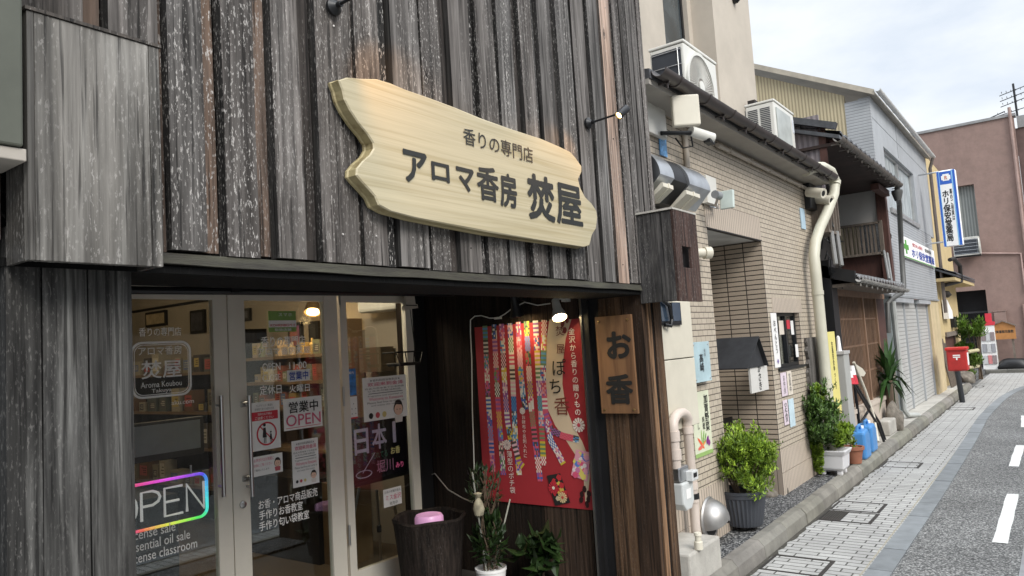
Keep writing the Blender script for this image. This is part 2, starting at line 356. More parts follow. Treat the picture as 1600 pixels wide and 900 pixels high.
M['redink'] = mat('red_ink', (.55, .03, .05), .6, var=.1)
M['pinkink'] = mat('pink_ink', (.6, .12, .2), .6, var=.1)
M['greyink'] = mat('grey_ink', (.12, .12, .12), .6, var=.1)
M['blueink'] = mat('blue_ink', (.02, .06, .35), .6, var=.1)
M['greenink'] = mat('green_ink', (.08, .3, .04), .6, var=.1)
M['col'] = mat('coloured_print', (1, 1, 1), .55, var=.05, attr=True)
M['plaster'] = mat('interior_plaster', (.34, .295, .235), .8, var=.08)
M['intfloor'] = mat('interior_floor', (.12, .09, .06), .4, var=.2)
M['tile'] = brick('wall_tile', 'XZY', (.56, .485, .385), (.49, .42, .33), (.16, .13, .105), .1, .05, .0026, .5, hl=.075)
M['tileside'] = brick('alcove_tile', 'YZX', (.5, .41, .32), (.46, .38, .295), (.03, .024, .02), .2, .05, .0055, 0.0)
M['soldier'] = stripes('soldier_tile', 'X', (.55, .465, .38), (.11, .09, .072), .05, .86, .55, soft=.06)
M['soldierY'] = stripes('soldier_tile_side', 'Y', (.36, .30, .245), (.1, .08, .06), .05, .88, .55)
M['soffit'] = mat('soffit_paint', (.36, .335, .3), .8, var=.1, dirt=.4)
M['silver'] = mat('silver_gutter', (.6, .6, .58), .4, var=.12)
M['gutter'] = mat('gutter_plastic', (.055, .045, .042), .45, var=.2, dirt=.3)
M['beige'] = mat('beige_render', (.45, .40, .335), .9, var=.08, vs=2, dirt=.35, bump=.08, bs=60)
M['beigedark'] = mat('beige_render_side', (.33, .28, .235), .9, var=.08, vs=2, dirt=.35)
M['acwhite'] = mat('ac_white', (.66, .65, .6), .35, var=.05, dirt=.15)
M['acdark'] = mat('ac_coil', (.035, .04, .05), .5, var=.2)
M['galv'] = mat('galvanised', (.55, .56, .57), .35, 1, var=.15, vs=6)
M['cream'] = mat('cream_plastic', (.62, .58, .48), .45, var=.08, dirt=.2)
M['conduit'] = mat('conduit_beige', (.42, .37, .31), .5, var=.1)
M['concrete'] = mat('concrete', (.42, .40, .36), .9, var=.2, vs=5, dirt=.5, bump=.25, bs=60)
M['kerb'] = mat('kerb_stone', (.29, .275, .245), .9, var=.25, vs=5, dirt=.6, bump=.3, bs=80)
M['slab'] = mat('gutter_slab', (.2, .215, .225), .75, var=.14, vs=7, dirt=.2, bump=.15, bs=120)
M['paver'] = brick('paving_brick', 'YXZ', (.52, .515, .495), (.42, .415, .4), (.085, .08, .072), .25, .085, .006, .37, .8, .4, dirt=.8, smooth=.05)
M['asphalt'] = asphalt_mat(); M['gravel'] = gravel_mat()
M['line'] = mat('road_paint', (.72, .72, .69), .7, var=.12, vs=45, bump=.3, bs=90, dirt=.6)
M['iron'] = mat('cast_iron', (.045, .04, .037), .6, .4, var=.3)
M['leaf'] = mat('leaf_bright', (.1, .17, .025), .5, var=.3, vs=9, attr=True, spec=.4)
M['leafdark'] = mat('leaf_dark', (.03, .062, .016), .45, var=.35, vs=9, attr=True, spec=.5)
M['stem'] = mat('plant_stem', (.1, .07, .045), .8)
M['soil'] = mat('potting_soil', (.03, .022, .016), .95, var=.3, vs=30)
M['lampglow'] = emit('lamp_glow', (1, .62, .22), 14)
M['lampwhite'] = emit('lamp_led', (1, .78, .42), 22)
M['brass'] = mat('brass_screw', (.5, .36, .16), .35, 1)

def col_light(name, loc, e, col, r=.03, spot=None, aim=None):
    d = bpy.data.lights.new(name, 'SPOT' if spot else 'POINT'); d.energy = e; d.color = col; d.shadow_soft_size = r
    o = bpy.data.objects.new(name, d); C.objects.link(o); o.location = loc
    if spot:
        d.spot_size = math.radians(spot); d.spot_blend = .7; o.rotation_euler = (V(loc) - V(aim)).to_track_quat('Z', 'Y').to_euler()
    return o
def col(): return None
#@@SETTING
# ------------------------------------------------------------------ setting
mb = MB(); mb.face([(-60, -60, -.03), (120, -60, -.03), (120, 60, -.03), (-60, 60, -.03)]); struct(mb.build('ground', M['asphalt']))
GUT = [(-15, 1.335), (5, 1.335), (9, 1.335), (13, 1.37), (15.7, 1.42), (17.4, 1.40), (19.9, 1.33), (21.9, 1.17), (23.2, .97), (24.3, .62), (25.2, .0), (25.8, -1.0), (26.1, -2.5), (26.2, -9)]
def smooth_line(pts, n=6):
    out = []; P = [V((*p, 0)) for p in pts]; P = [P[0]] + P + [P[-1]]
    for i in range(1, len(P) - 2):
        for k in range(n):
            t = k / n; a, b, c, d = P[i - 1:i + 3]
            out.append(.5 * ((2 * b) + (c - a) * t + (2 * a - 5 * b + 4 * c - d) * t * t + (3 * b - a - 3 * c + d) * t ** 3))
    out.append(P[-2]); return out
G = smooth_line(GUT)
def offset_line(line, d):
    o = []
    for i, p in enumerate(line):
        t = (line[min(i + 1, len(line) - 1)] - line[max(i - 1, 0)]).normalized(); o.append(p + V((t.y, -t.x, 0)) * d)
    return o
G2 = offset_line(G, .165)
mb = MB()
for i in range(len(G) - 1): mb.face([G[i] + V((0, 0, .004)), G2[i] + V((0, 0, .004)), G2[i + 1] + V((0, 0, .004)), G[i + 1] + V((0, 0, .004))])
mb2 = MB()
mb2.face([p for p in G2] + [V((26.2, -12, 0)), V((-15, -12, 0))]); struct(mb2.build('road', M['asphalt'], loc=(0, 0, 0)))
# gutter slabs with open joints (one strip of stones along the road)
mb = MB(); acc = 0; seg = []; step = .6
cum = [0]
for i in range(1, len(G)): cum.append(cum[-1] + (G[i] - G[i - 1]).length)
def along(line, s):
    for i in range(1, len(cum)):
        if cum[i] >= s: return line[i - 1].lerp(line[i], (s - cum[i - 1]) / (cum[i] - cum[i - 1]))
    return line[-1]
s = 0
while s < cum[-1] - step:
    a0, a1 = along(G, s + .004), along(G, s + step - .004); b0, b1 = along(G2, s + .004), along(G2, s + step - .004)
    k = rnd.uniform(.85, 1.12); up = V((0, 0, rnd.uniform(.008, .011)))
    lo = V((0, 0, -.02))
    mb.add([a0 + lo, a1 + lo, b1 + lo, b0 + lo, a0 + up, a1 + up, b1 + up, b0 + up], [(4, 5, 6, 7), (0, 1, 5, 4), (1, 2, 6, 5), (2, 3, 7, 6), (3, 0, 4, 7)], 0, (k, k, k)); s += step
M['slabc'] = mat('gutter_slab_stone', (.215, .23, .24), .75, var=.14, vs=7, dirt=.2, bump=.15, bs=120, attr=True)
struct(mb.build('gutter_strip', M['slabc'], loc=(0, 0, 0)))
# paved footway
KY = 2.075
mb = MB(); mb.face([V((-15, KY, .004)), V((28.6, KY, .004)), V((28.6, -9, .004)), V((26.2, -9, .004))] + [p + V((0, 0, .004)) for p in reversed(G[:-1])])
struct(mb.build('pavement', M['paver'], loc=(0, 0, 0)))
# raised strip behind the kerb
mb = MB(); mb.box(-15, 30, KY + .13, 2.6, -.02, .135); mb.box(28.75, 31, -9, KY + .4, -.02, .12); struct(mb.build('raised_strip', M['gravel'], loc=(0, 0, 0)))
mb = MB(); mb.box(10.6, 14.7, KY + .135, 2.7, 0, .143); mb.box(14.7, 22.4, KY + .135, 2.7, 0, .145); struct(mb.build('footpath', M['concrete'], loc=(0, 0, 0)))
mb = MB(); x = -6.02
while x < 22.2:
    k = rnd.uniform(.82, 1.12); l = .6; dy = rnd.uniform(-.004, .004)
    prof = [(KY, -.02), (KY + .012, .095), (KY + .055, .142), (KY + .13, .146), (KY + .13, -.02)]
    mb.prism([(x + .003, y + dy, z) for y, z in prof], (l - .006, 0, 0), 0, (k, k * rnd.uniform(.97, 1.02), k * rnd.uniform(.92, 1)))
    x += l
y = -8.
while y < KY - .1:
    mb.prism([(28.6, y + .003, -.02), (28.61, y + .003, .1), (28.65, y + .003, .125), (28.76, y + .003, .125), (28.76, y + .003, -.02)], (0, .594, 0), 0, (.5, .5, .5)); y += .6
M['kerbc'] = mat('kerb_concrete', (.22, .21, .185), .9, var=.25, vs=5, dirt=.6, bump=.3, bs=80, attr=True)
struct(mb.build('kerb', M['kerbc'], loc=(0, 0, 0), bevel=.006))
def ragged(name, line_y, w0, w1, m, x0=-2, x1=22, z=.0062, sgn=-1):
    q = MB(); n = 260; pr = None
    for i in range(n + 1):
        x = x0 + (x1 - x0) * i / n; a, b = V((x, line_y, z)), V((x, line_y + sgn * rnd.uniform(w0, w1), z))
        if pr: q.face([pr[0], a, b, pr[1]])
        pr = (a, b)
    struct(q.build(name, m, loc=(0, 0, 0), normals=False))
ragged('kerb_shade_strip', KY - .001, .008, .05, mat('kerb_foot_shade', (.06, .055, .045), .95, var=.4, vs=30))  # dark ragged strip that paints in the shade at the kerb foot
ragged('joint_strip', 1.348, .008, .014, mat('joint_mortar', (.34, .31, .24), .9, var=.3, vs=20), x1=13, sgn=1)
# centre line dashes
for (a, b) in (((1550, 848), (1573, 772)), ((1576, 729), (1587, 696)), ((1600, 667), (1605, 648))):
    p, q = PZ(*a), PZ(*b); mb = MB()
    if a[0] == 1600: p, q = V((14.6, .72, 0)), V((16.3, .78, 0))
    d = (q - p); n = V((0, -1, 0)) * .105
    ed = [V((p.x + (q.x - p.x) * t / 10, p.y + (q.y - p.y) * t / 10, 0)) for t in range(11)]
    top = [e + V((0, rnd.uniform(-.004, .004), .005)) for e in ed]; bot = [e + n + V((0, rnd.uniform(-.004, .004), .005)) for e in ed]
    mb.face(top + list(reversed(bot))); struct(mb.build('road_line', M['line'], loc=(0, 0, 0)))
#@@SHOP
# ------------------------------------------------------------------ the wooden shop
YF, YD, XS = 2.2, 4.2, 4.4
shop = thing('wooden_shop', 'shop clad in weathered dark grey boards with glass doors set back', 'shop', (2.8, YF, 0))
def plank(mb, x0, x1, z0, z1, yf, dep, c, m=0, seg=7, jit=.003, edge=.3):
    """one vertical board with slightly wavering edges"""
    L_, R_ = [], []
    for i in range(seg + 1):
        z = z0 + (z1 - z0) * i / seg
        L_.append((x0 + rnd.uniform(-jit, jit), z)); R_.append((x1 + rnd.uniform(-jit, jit), z))
    cup = rnd.uniform(-.003, .003); vs = []
    for (xl, z), (xr, _) in zip(L_, R_):
        y = yf + rnd.uniform(-.0015, .0015)
        vs += [(xl, y, z), ((xl + xr) / 2, y + cup, z), (xr, y, z), (xl, yf + dep, z), (xr, yf + dep, z)]
    fs = []
    for i in range(seg):
        a, b = i * 5, i * 5 + 5
        fs += [(a, a + 1, b + 1, b), (a + 1, a + 2, b + 2, b + 1), (a + 3, a, b, b + 3), (a + 2, a + 4, b + 4, b + 2)]
    fs += [(0, 3, 4, 2, 1), (seg * 5, seg * 5 + 1, seg * 5 + 2, seg * 5 + 4, seg * 5 + 3)]
    dk = (c[0] * edge, c[1] * .5, c[2]); n_ = 4 * seg  # side faces coloured darker, painting shade into the gaps between boards
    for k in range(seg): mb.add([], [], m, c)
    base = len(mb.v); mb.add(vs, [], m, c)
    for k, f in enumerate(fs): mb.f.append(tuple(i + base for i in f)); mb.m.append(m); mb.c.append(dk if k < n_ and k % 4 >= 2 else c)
ZB, ZT = 2.165, 5.4
def bx(u): # board edge pixel on the lower edge of the facade -> metres
    v = 386.7 + (u - 265.3) * .088; return PY(u, v, YF).x
prou = [(265.8, 320.9), (352, 402.7), (433, 475.5), (503.5, 561), (568, 605), (624.5, 669), (673, 702.7), (718.7, 750.7), (763, 791), (797, 821), (833, 853), (863, 884), (892.5, 914), (919, 938.7), (944, 960), (966, 982), (985, 996)]
mb = MB()
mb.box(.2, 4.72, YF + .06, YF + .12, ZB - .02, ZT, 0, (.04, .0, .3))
def rc(br=1.0, brown=None): return (br * rnd.uniform(.75, 1.2), rnd.uniform(0, .12) if brown is None else brown, rnd.random())
xs = [(bx(a), bx(b)) for a, b in prou]
ext = xs[-1][1]
while ext < 4.66: a = ext + .012; b = min(a + rnd.uniform(.055, .085), 4.745); xs.append((a, b)); ext = b
x = xs[0][0] - .03
left = []
while x > .25: wd = rnd.uniform(.12, .19); left.append((x - wd, x)); x -= wd + rnd.uniform(.05, .08)
xs = sorted(left) + xs
TAN = PY(945, 110, YF - .01).x
for i, (a, b) in enumerate(xs):
    c = rc()
    if a - .02 < TAN < b + .02: c = (2.6, .6, .4)
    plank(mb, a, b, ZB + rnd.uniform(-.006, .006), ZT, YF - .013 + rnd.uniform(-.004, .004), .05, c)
    for zn in (ZB + .1, ZB + .95, ZB + 1.8):
        if rnd.random() < .7: mb.lathe([(.0045, 0), (.004, .004), (0, .005)], ((a + b) / 2 + rnd.uniform(-.02, .02), YF - .012, zn + rnd.uniform(-.04, .04)), (0, -1, 0), 6, c=rnd.choice([(4.5, 0, .1), (.3, 0, .1)]))
    if i + 1 < len(xs):
        g0, g1 = b, xs[i + 1][0]
        if g1 - g0 > .02:
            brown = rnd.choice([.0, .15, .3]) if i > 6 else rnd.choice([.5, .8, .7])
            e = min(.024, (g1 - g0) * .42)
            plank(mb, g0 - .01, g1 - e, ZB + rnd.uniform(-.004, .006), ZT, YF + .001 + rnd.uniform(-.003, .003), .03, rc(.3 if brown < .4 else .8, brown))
mb.build('plank_wall', M['plank'], shop)
mb = MB(); mb.box(4.72, 4.74, YF + .13, 10.8, .1, ZT, 0, (.5, .2, .2)); mb.build('side_wall', M['plank'], shop)
# ledge board and lintel under the cladding
mb = MB(); n = 40
for i in range(n):
    a, b = 1.0 + (4.365 - 1.0) * i / n, 1.0 + (4.365 - 1.0) * (i + 1) / n
    z0, z1 = 2.122 + .002 * math.sin(i * .9), 2.122 + .002 * math.sin((i + 1) * .9)
    zt = 2.158
    y = YF - .022
    mb.add([(a, y, z0), (b, y, z1), (b, y + .012, zt), (a, y + .012, zt), (a, y + .12, z0), (b, y + .12, z1), (b, y + .12, zt), (a, y + .12, zt)],
           [(0, 1, 2, 3), (3, 2, 6, 7), (4, 5, 1, 0)])
mb.build('ledge_board', M['moss'], shop)
mb = MB(); mb.prism([(.7, YF - .005, 2.095), (.7, YF + .35, 2.095), (.7, YF + .35, 2.4), (.7, YF + .1, 2.4), (.7, YF + .1, 2.117), (.7, YF - .005, 2.117)], (4.0, 0, 0))
mb.build('lintel', M['darkwall'], shop)
# left pillar: three wide boards
mb = MB()
e = [PY(u, 700, YF).x for u in (10, 66, 140, 209)]
for a, b, br in ((e[0], e[1], .8), (e[1] + .003, e[2], 1.15), (e[2] + .003, e[3], 1.0)):
    plank(mb, a, b, .0, 2.2, YF + rnd.uniform(-.004, .004), .2, (br, .03, rnd.random()), seg=5, jit=.0015)
mb.box(e[0] + .01, e[3] - .01, YF + .04, YF + .3, 0, 2.2, 0, (.3, 0, 0))
mb.build('pillar', M['pillar'], shop)
# right pillar (front face) and the end of the return wall
mb = MB()
e = [PY(u, 800, YF).x for u in (1013, 1024, 1038, 1047, 1058)]
x0 = 4.376
for a, b, c, dy in ((4.376, 4.43, (.9, .3, .2), 0), (4.432, 4.492, (2.2, .9, .7), -.008), (4.494, 4.54, (.25, 0, .4), .004), (4.542, 4.655, (1.1, .6, .9), -.003)):
    plank(mb, a, b - .002, .1, 2.17, YF + dy, .15, c, seg=6, jit=.003, edge=.8)
mb.build('pillar', M['brownplank'], shop)
mb = MB()                                                     # return wall, faces the street opening sideways
yy = 2.2; k = 0
def plankX(mb, y0, y1, z0, z1, xf, dep, c, m=0):
    mb.obox((xf, y0, z0), (dep, 0, 0), (0, y1 - y0, 0), (0, 0, z1 - z0), m, c)
for y0, y1, c in ((2.356, 2.43, (1.1, .7, .5)), (2.433, 2.53, (.95, .5, .8))):
    plankX(mb, y0, y1, .1, 2.17, XS - .02, .05, c)
mb.build('return_board', M['brownplank'], shop)
mb = MB(); y = 2.70
while y < YD + .2:
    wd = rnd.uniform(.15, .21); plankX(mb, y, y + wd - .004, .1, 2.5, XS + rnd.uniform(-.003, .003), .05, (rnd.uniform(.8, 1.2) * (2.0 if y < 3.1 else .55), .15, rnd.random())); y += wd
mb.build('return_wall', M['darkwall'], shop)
mb = MB(); mb.box(XS - .01, XS + .04, 2.535, 2.60, .1, 2.4); mb.box(XS - .045, XS + .04, 2.6, 2.655, .1, 2.4); mb.build('shutter_post', M['black'], shop)
mb = MB(); mb.box(XS - .055, XS - .046, 2.645, 2.66, .1, 2.3); mb.build('shutter_track', M['steel'], shop)
# recess ceiling, floor, left return
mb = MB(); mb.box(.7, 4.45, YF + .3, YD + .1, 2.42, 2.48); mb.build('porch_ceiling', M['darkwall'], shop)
mb = MB(); mb.box(.3, 4.45, YF - .05, 8.5, 0, .115); mb.build('floor', mat('porch_floor', (.07, .068, .065), .5, var=.3), shop)
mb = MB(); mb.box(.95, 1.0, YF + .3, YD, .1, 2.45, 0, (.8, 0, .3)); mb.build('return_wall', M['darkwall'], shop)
mb = MB(); mb.box(.9, 4.45, YD + .02, YD + .1, 2.34, 2.5); mb.build('transom', mat('transom_paint', (.17, .12, .075), .7), shop)
a, b = PY(205, 457, 3.85), PY(705, 459, 3.85); a2, b2 = PY(205, 443, 3.85), PY(640, 447, 3.85)
mb = MB(); mb.tube([(1.0, a.y, a.z - .0), (XS, b.y, b.z)], .022, 10); mb.tube([(1.0, a2.y, a2.z), (XS, b2.y, b2.z)], .011, 8)
for u in (365,): p = PY(u, 450, 3.85); mb.box(p.x - .03, p.x + .03, p.y - .03, p.y + .03, p.z - .03, p.z + .12)
mb.build('shutter_rail', M['blackmetal'], shop)
# glass doors
PD = PlaneY(YD)
def dx(u, v=480): return PY(u, v, YD).x
ZD0, ZD1 = .12, 2.3
fx = dict(l1=dx(330), m1=dx(352), r1=dx(378), l2=dx(503), m2=dx(523.5), j=dx(527), r2=dx(537.5), l3=dx(630), e3=dx(641))
def leaf(name, x0, x1, st_l, st_r, bot, top=.09, handles=()):
    d = MB()
    d.box(x0, x0 + st_l, YD - .02, YD + .025, ZD0, ZD1); d.box(x1 - st_r, x1, YD - .02, YD + .025, ZD0, ZD1)
    d.box(x0 + st_l, x1 - st_r, YD - .018, YD + .023, ZD0, bot); d.box(x0 + st_l, x1 - st_r, YD - .018, YD + .023, ZD1 - top, ZD1)
    o = d.build(name, M['frame'], shop, bevel=.002)
    g = MB(); g.box(x0 + st_l, x1 - st_r, YD - .003, YD + .003, bot, ZD1 - top); g.build('pane', M['glass'], o)
    return o
ga = .0035
door1 = leaf('glass_door', .55, fx['m1'] - ga, .09, fx['m1'] - fx['l1'], .22)
door2 = leaf('glass_door', fx['m1'] + ga, fx['m2'], fx['r1'] - fx['m1'], fx['m2'] - fx['l2'], .22)
zs = PD.p(551, 894).z
side = leaf('side_window', fx['j'] + .004, fx['e3'], fx['r2'] - fx['j'], fx['e3'] - fx['l3'], zs)
mb = MB(); mb.box(fx['e3'] + .003, XS, YD - .03, YD + .03, .1, 2.4); mb.build('door_jamb', M['black'], shop)
def dhandle(u, door):
    p0, p1 = PY(u, 618, YD - .06), PY(u + 4, 776, YD - .06); x = (p0.x + p1.x) / 2
    h = MB(); h.tube([(x, YD - .07, p1.z), (x, YD - .07, p0.z)], .013, 12)
    for z in (p0.z - .06, p1.z + .06): h.tube([(x, YD - .07, z), (x, YD - .01, z)], .008, 8)
    h.build('handle', M['steel'], door, smooth=True)
dhandle(344, door1); dhandle(388, door2)
mb = MB(); p = PD.p(375, 632); q = PD.p(378, 748); q2 = PD.p(376, 788)
for z in (p, q): m2 = MB(); m2.tube([(z.x - .01, YD - .03, z.z), (z.x + .05, YD - .03, z.z)], .018, 10); m2.build('lock', M['steel'], door2, smooth=True)
mb.lathe([(.022, 0), (.022, .012), (.012, .016)], (q2.x, YD - .02, q2.z), (0, -1, 0), 16); mb.build('lock', M['steel'], door2, smooth=True)
mb = MB()
for v in (462, 620, 840):
    z = PY(527, v, YD).z; mb = MB(); mb.tube([(fx['j'] + .0, YD - .026, z - .07), (fx['j'] + .0, YD - .026, z + .07)], .009, 8); mb.build('hinge', M['steel'], door2)
# vinyl lettering on the glass
cur_door = door1
def glass_line(body, O, U, W, off):
    q = MB(); text(q, body, O, U, W, 0, off, lift=.001); q.build('lettering', M['white'], cur_door, normals=False)
def glass_text(mb, body, bl, br, tl, off=0.0, ls=1.0, m=0):
    O, U, W = PlaneY(YD - .004).fr(bl, br, tl); glass_line(body, O, U, W, off * .55)
mb = MB()
glass_text(mb, '香りの専門店', (217, 526), (283, 524), (217, 512), .012)
glass_text(mb, 'アロマ香房', (216, 556), (284, 555), (216, 542), .012)
glass_text(mb, '焚屋', (221, 593), (284, 588), (221, 564), .02)
glass_text(mb, 'Aroma Koubou', (220, 607), (284, 603), (220, 598))
glass_text(mb, 'Takuya', (237, 616), (268, 613), (237, 608))
glass_text(mb, 'aku.com', (268, 633), (303, 630), (268, 626))
# double rounded frame round the shop name
def rrect(x0, x1, z0, z1, r, n=6):
    pts = []
    for cx_, cz_, a0 in ((x1 - r, z1 - r, 0), (x0 + r, z1 - r, 90), (x0 + r, z0 + r, 180), (x1 - r, z0 + r, 270)):
        for k in range(n + 1): t = math.radians(a0 + 90 * k / n); pts.append((cx_ + r * math.cos(t), cz_ + r * math.sin(t)))
    return pts
def ring(mb, x0, x1, z0, z1, r, wd, y, m=0):
    A, B = rrect(x0, x1, z0, z1, r), rrect(x0 + wd, x1 - wd, z0 + wd, z1 - wd, r - wd * .6); n = len(A)
    mb.add([(x, y, z) for x, z in A] + [(x, y, z) for x, z in B], [(i, (i + 1) % n, (i + 1) % n + n, i + n) for i in range(n)], m)
a, b = PD.p(205, 625), PD.p(297, 532)
ring(mb, a.x, b.x, a.z, b.z, .06, .012, YD - .006); ring(mb, a.x + .017, b.x - .017, a.z + .017, b.z - .017, .05, .004, YD - .006)
for body, u1, v1, v0, u0 in (('Incense sale', 274, 822, 840, 197), ('Essential oil sale', 297, 834, 852, 198), ('Incense classroom', 308, 848, 868, 197)):
    p = PlaneY(YD - .004); b = p.p(u1, v1 + 7); hgt = .052
    a = p.p(u0, v1 + 7 + (u1 - u0) * .24); glass_line(body, V((a.x, YD - .004, b.z)), V((b.x - a.x, 0, 0)), V((0, 0, hgt)), .004)
mb.build('logo_frame', M['white'], door1, normals=False)
cur_door = door2
glass_text(mb, '香りの専門店', (408, 543), (477, 540), (408, 526), .018)
glass_text(mb, 'アロマ香房焚屋', (402, 556), (485, 553), (402, 544), .018)
glass_text(mb, 'OPEN', (410, 580), (438, 577), (410, 568), .004); glass_text(mb, '11:00', (452, 577), (479, 575), (452, 566), .004)
glass_text(mb, 'CLOSE', (410, 596), (438, 594), (410, 586), .004)
glass_text(mb, '定休日', (406, 618), (440, 615), (406, 603), .015); glass_text(mb, '火曜日', (452, 614), (484, 611), (452, 602), .015)
for body, u0, v0, u1, v1 in (('お香・アロマ商品販売', 404, 795, 496, 774), ('手作りお香教室', 405, 811, 473, 796), ('手作り匂い袋教室', 405, 828, 483, 810)):
    p = PlaneY(YD - .004); a, b = p.p(u0, v0), p.p(u1, v1); glass_line(body, V((a.x, YD - .004, (a.z + b.z) / 2 - .005)), V((b.x - a.x, 0, 0)), V((0, 0, .058)), .008)
# interior room
def ibox(name, x0, x1, y0, y1, z0, z1, m): q = MB(); q.box(x0, x1, y0, y1, z0, z1); return q.build(name, m, shop)
col_light('shop_unseen_lamp', (3.5, 4.75, 2.65), 24, (1, .84, .64), .15)  # unseen lamp added to brighten the wall behind the side window
ibox('interior_wall', .2, 4.7, 10.6, 10.7, .1, 3.0, M['plaster']); ibox('interior_wall', .1, .2, YD + .1, 10.7, .1, 3.0, M['plaster'])
ibox('interior_wall', 4.69, 4.715, YD + .1, 10.7, .1, 3.0, M['plaster']); ibox('interior_ceiling', .1, 4.7, YD + .1, 10.7, 2.75, 2.8, M['plaster'])
ibox('interior_floor', .1, 4.7, YD + .05, 10.7, .116, .122, M['intfloor'])
mb = MB(); mb.box(.1, 4.72, YF + .15, 10.8, ZT - .05, ZT + .05); mb.box(0.1, 4.7, YF + .12, YF + .2, 2.5, ZT - .05); mb.build('roof', M['black'], shop)
col_light('shop_unseen_lamp', (2.9, 8.2, 2.55), 10, (1, .76, .48), .12)
col_light('shop_unseen_lamp', (3.3, 5.6, 2.6), 5, (1, .74, .45), .12)
#@@SIGN
# ------------------------------------------------------------------ the carved name board
SB = [(88, 75), (128, 62), (190, 68), (268, 70), (330, 88), (400, 118), (520, 160), (640, 205), (760, 255), (900, 305), (1040, 350), (1120, 385), (1175, 412), (1200, 440), (1228, 480), (1228, 505), (1212, 540), (1222, 580), (1245, 625), (1275, 655), (1298, 690), (1302, 720), (1296, 770), (1278, 800), (1265, 850), (1240, 858), (1150, 845), (1000, 822), (800, 790), (600, 752), (450, 722), (330, 690), (275, 660), (258, 620), (232, 590), (190, 545), (170, 520), (172, 490), (200, 455), (235, 425), (252, 395), (250, 370), (225, 330), (180, 275), (140, 215), (115, 165), (105, 120)]
def s6(x, y): return 500 + x / 3, 100 + y / 3
YS = 2.115
board = thing('name_board', 'large pale wooden name board with wavy ends and dark carved lettering', 'sign', PY(720, 270, 2.15))
pts = [PY(*s6(x, y), YS) for x, y in SB]; cen = sum(pts, V()) / len(pts)
mb = MB(); n = len(pts)
def ins(p, d): v = p - cen; return cen + v * (1 - d / v.length)
ringA = [V((ins(p, .007).x, YS, ins(p, .007).z)) for p in pts]; ringB = [V((p.x, YS + .005, p.z)) for p in pts]; ringC = [V((p.x, YS + .045, p.z)) for p in pts]; ringD = [V((ins(p, -.006).x, YS + .05, ins(p, -.006).z)) for p in pts]; ringE = [V((q.x, YS + .06, q.z)) for q in ringD]
mb.face(ringA, 0)
for a, b, m in ((ringA, ringB, 0), (ringB, ringC, 1), (ringC, ringD, 1), (ringD, ringE, 1)):
    for i in range(n): mb.face([a[i], b[i], b[(i + 1) % n], a[(i + 1) % n]], m)
mb.face(list(reversed(ringE)), 1)
mb.build('board', [M['sign'], M['signedge']], board)
PSB = PlaneY(YS)
def sgtext(body, bl, br, tl, off):
    O, U, W = PSB.fr(s6(*bl), s6(*br), s6(*tl)); mb = MB(); text(mb, body, O, U, W, 0, off, lift=.003); mb.build('lettering', M['ink'], board, normals=False)
sgtext('香りの専門店', (672, 375), (998, 462), (672, 296), .004)
for body, x0, x1, yb, yt in (('ア', 392, 505, 562, 396), ('ロ', 522, 607, 552, 455), ('マ', 640, 724, 600, 478), ('香', 738, 840, 646, 470), ('房', 845, 926, 676, 505), ('焚', 978, 1104, 740, 508), ('屋', 1110, 1233, 762, 552)):
    # glyph cells stand square on the board: read base at the left edge of each cell
    O, U, W = PSB.fr(s6(x0, yb - (x1 - x0) * .12), s6(x1, yb), s6(x0, yt)); q = MB(); text(q, body, O, U, W, 0, .03 if body != '香' and body != '屋' else .022, lift=.003); q.build('lettering', M['ink'], board, normals=False)
# ------------------------------------------------------------------ spot lamps over the board
def spot_lamp(base_px, arm_len, label, aim):
    p = PY(*base_px, YF - .02); L0 = V((p.x, YF - .02, p.z)); tip = L0 + V((0, -arm_len, .01))
    t = thing('wall_spot_lamp', label, 'lamp', L0, 'spot lamps over the name board')
    q = MB(); q.lathe([(.0, 0), (.034, 0), (.034, .012), (.022, .022), (.012, .03), (.012, .05)], L0, (0, -1, 0), 20); q.build('wall_plate', M['blackmetal'], t, smooth=True)
    q = MB(); q.tube([L0 + V((0, -.04, 0)), tip], .0065, 8); q.build('arm', M['blackmetal'], t, smooth=True)
    d = (V(aim) - tip).normalized(); h0 = tip - d * .05
    q = MB(); q.lathe([(.0, -.004), (.022, 0), (.025, .004), (.025, .085), (.021, .085), (.019, .07)], h0, d, 20); q.build('lamp_head', M['blackmetal'], t, smooth=True)
    q = MB(); q.lathe([(.0, .072), (.018, .072), (.018, .076), (0, .078)], h0, d, 14); q.build('bulb', M['lampglow'], t)
    col_light('spot_beam', h0 + d * .1, 4.5, (1, .52, .18), .02, 70, aim); return t
bL = PY(645, 140, YS); bR = PY(885, 255, YS)
spot_lamp((520, 12), .36, 'black arm spot lamp at the top edge over the left end of the board', bL + V((-.08, 0, -.02)))
spot_lamp((918, 193), .235, 'black arm spot lamp with lit amber bulb, right of the pale board', bR)
#@@WOODBOX
# wooden box on the left and its neighbour
bxx = thing('cover_box', 'wide grey weathered wooden box hung on the wall left of the boards', 'box', (.92, 2.12, 2.09))
mb = MB()
for a, b, c in ((.747, .765, (.6, 0, .1)), (.765, 1.062, (1.05, 0, .45)), (1.063, 1.094, (.8, 0, .8))):
    mb.box(a, b - .001, 2.05, 2.075, 2.093, 2.742, 0, c)
mb.build('front_panel', M['boxwood'], bxx, bevel=.002)
mb = MB(); mb.box(.747, .76, 2.076, 2.19, 2.095, 2.74, 0, (.5, 0, .5)); mb.box(1.08, 1.094, 2.076, 2.18, 2.095, 2.74, 0, (.3, 0, .5)); mb.build('side_panel', M['boxwood'], bxx)
mb = MB(); mb.box(.742, 1.098, 2.045, 2.18, 2.743, 2.752, 0, (.4, .3, .3)); mb.build('top_board', M['boxwood'], bxx)
cab = thing('metal_cabinet', 'grey green metal cabinet on a ledge at the left picture edge', 'cabinet', (.5, 2.12, 2.33))
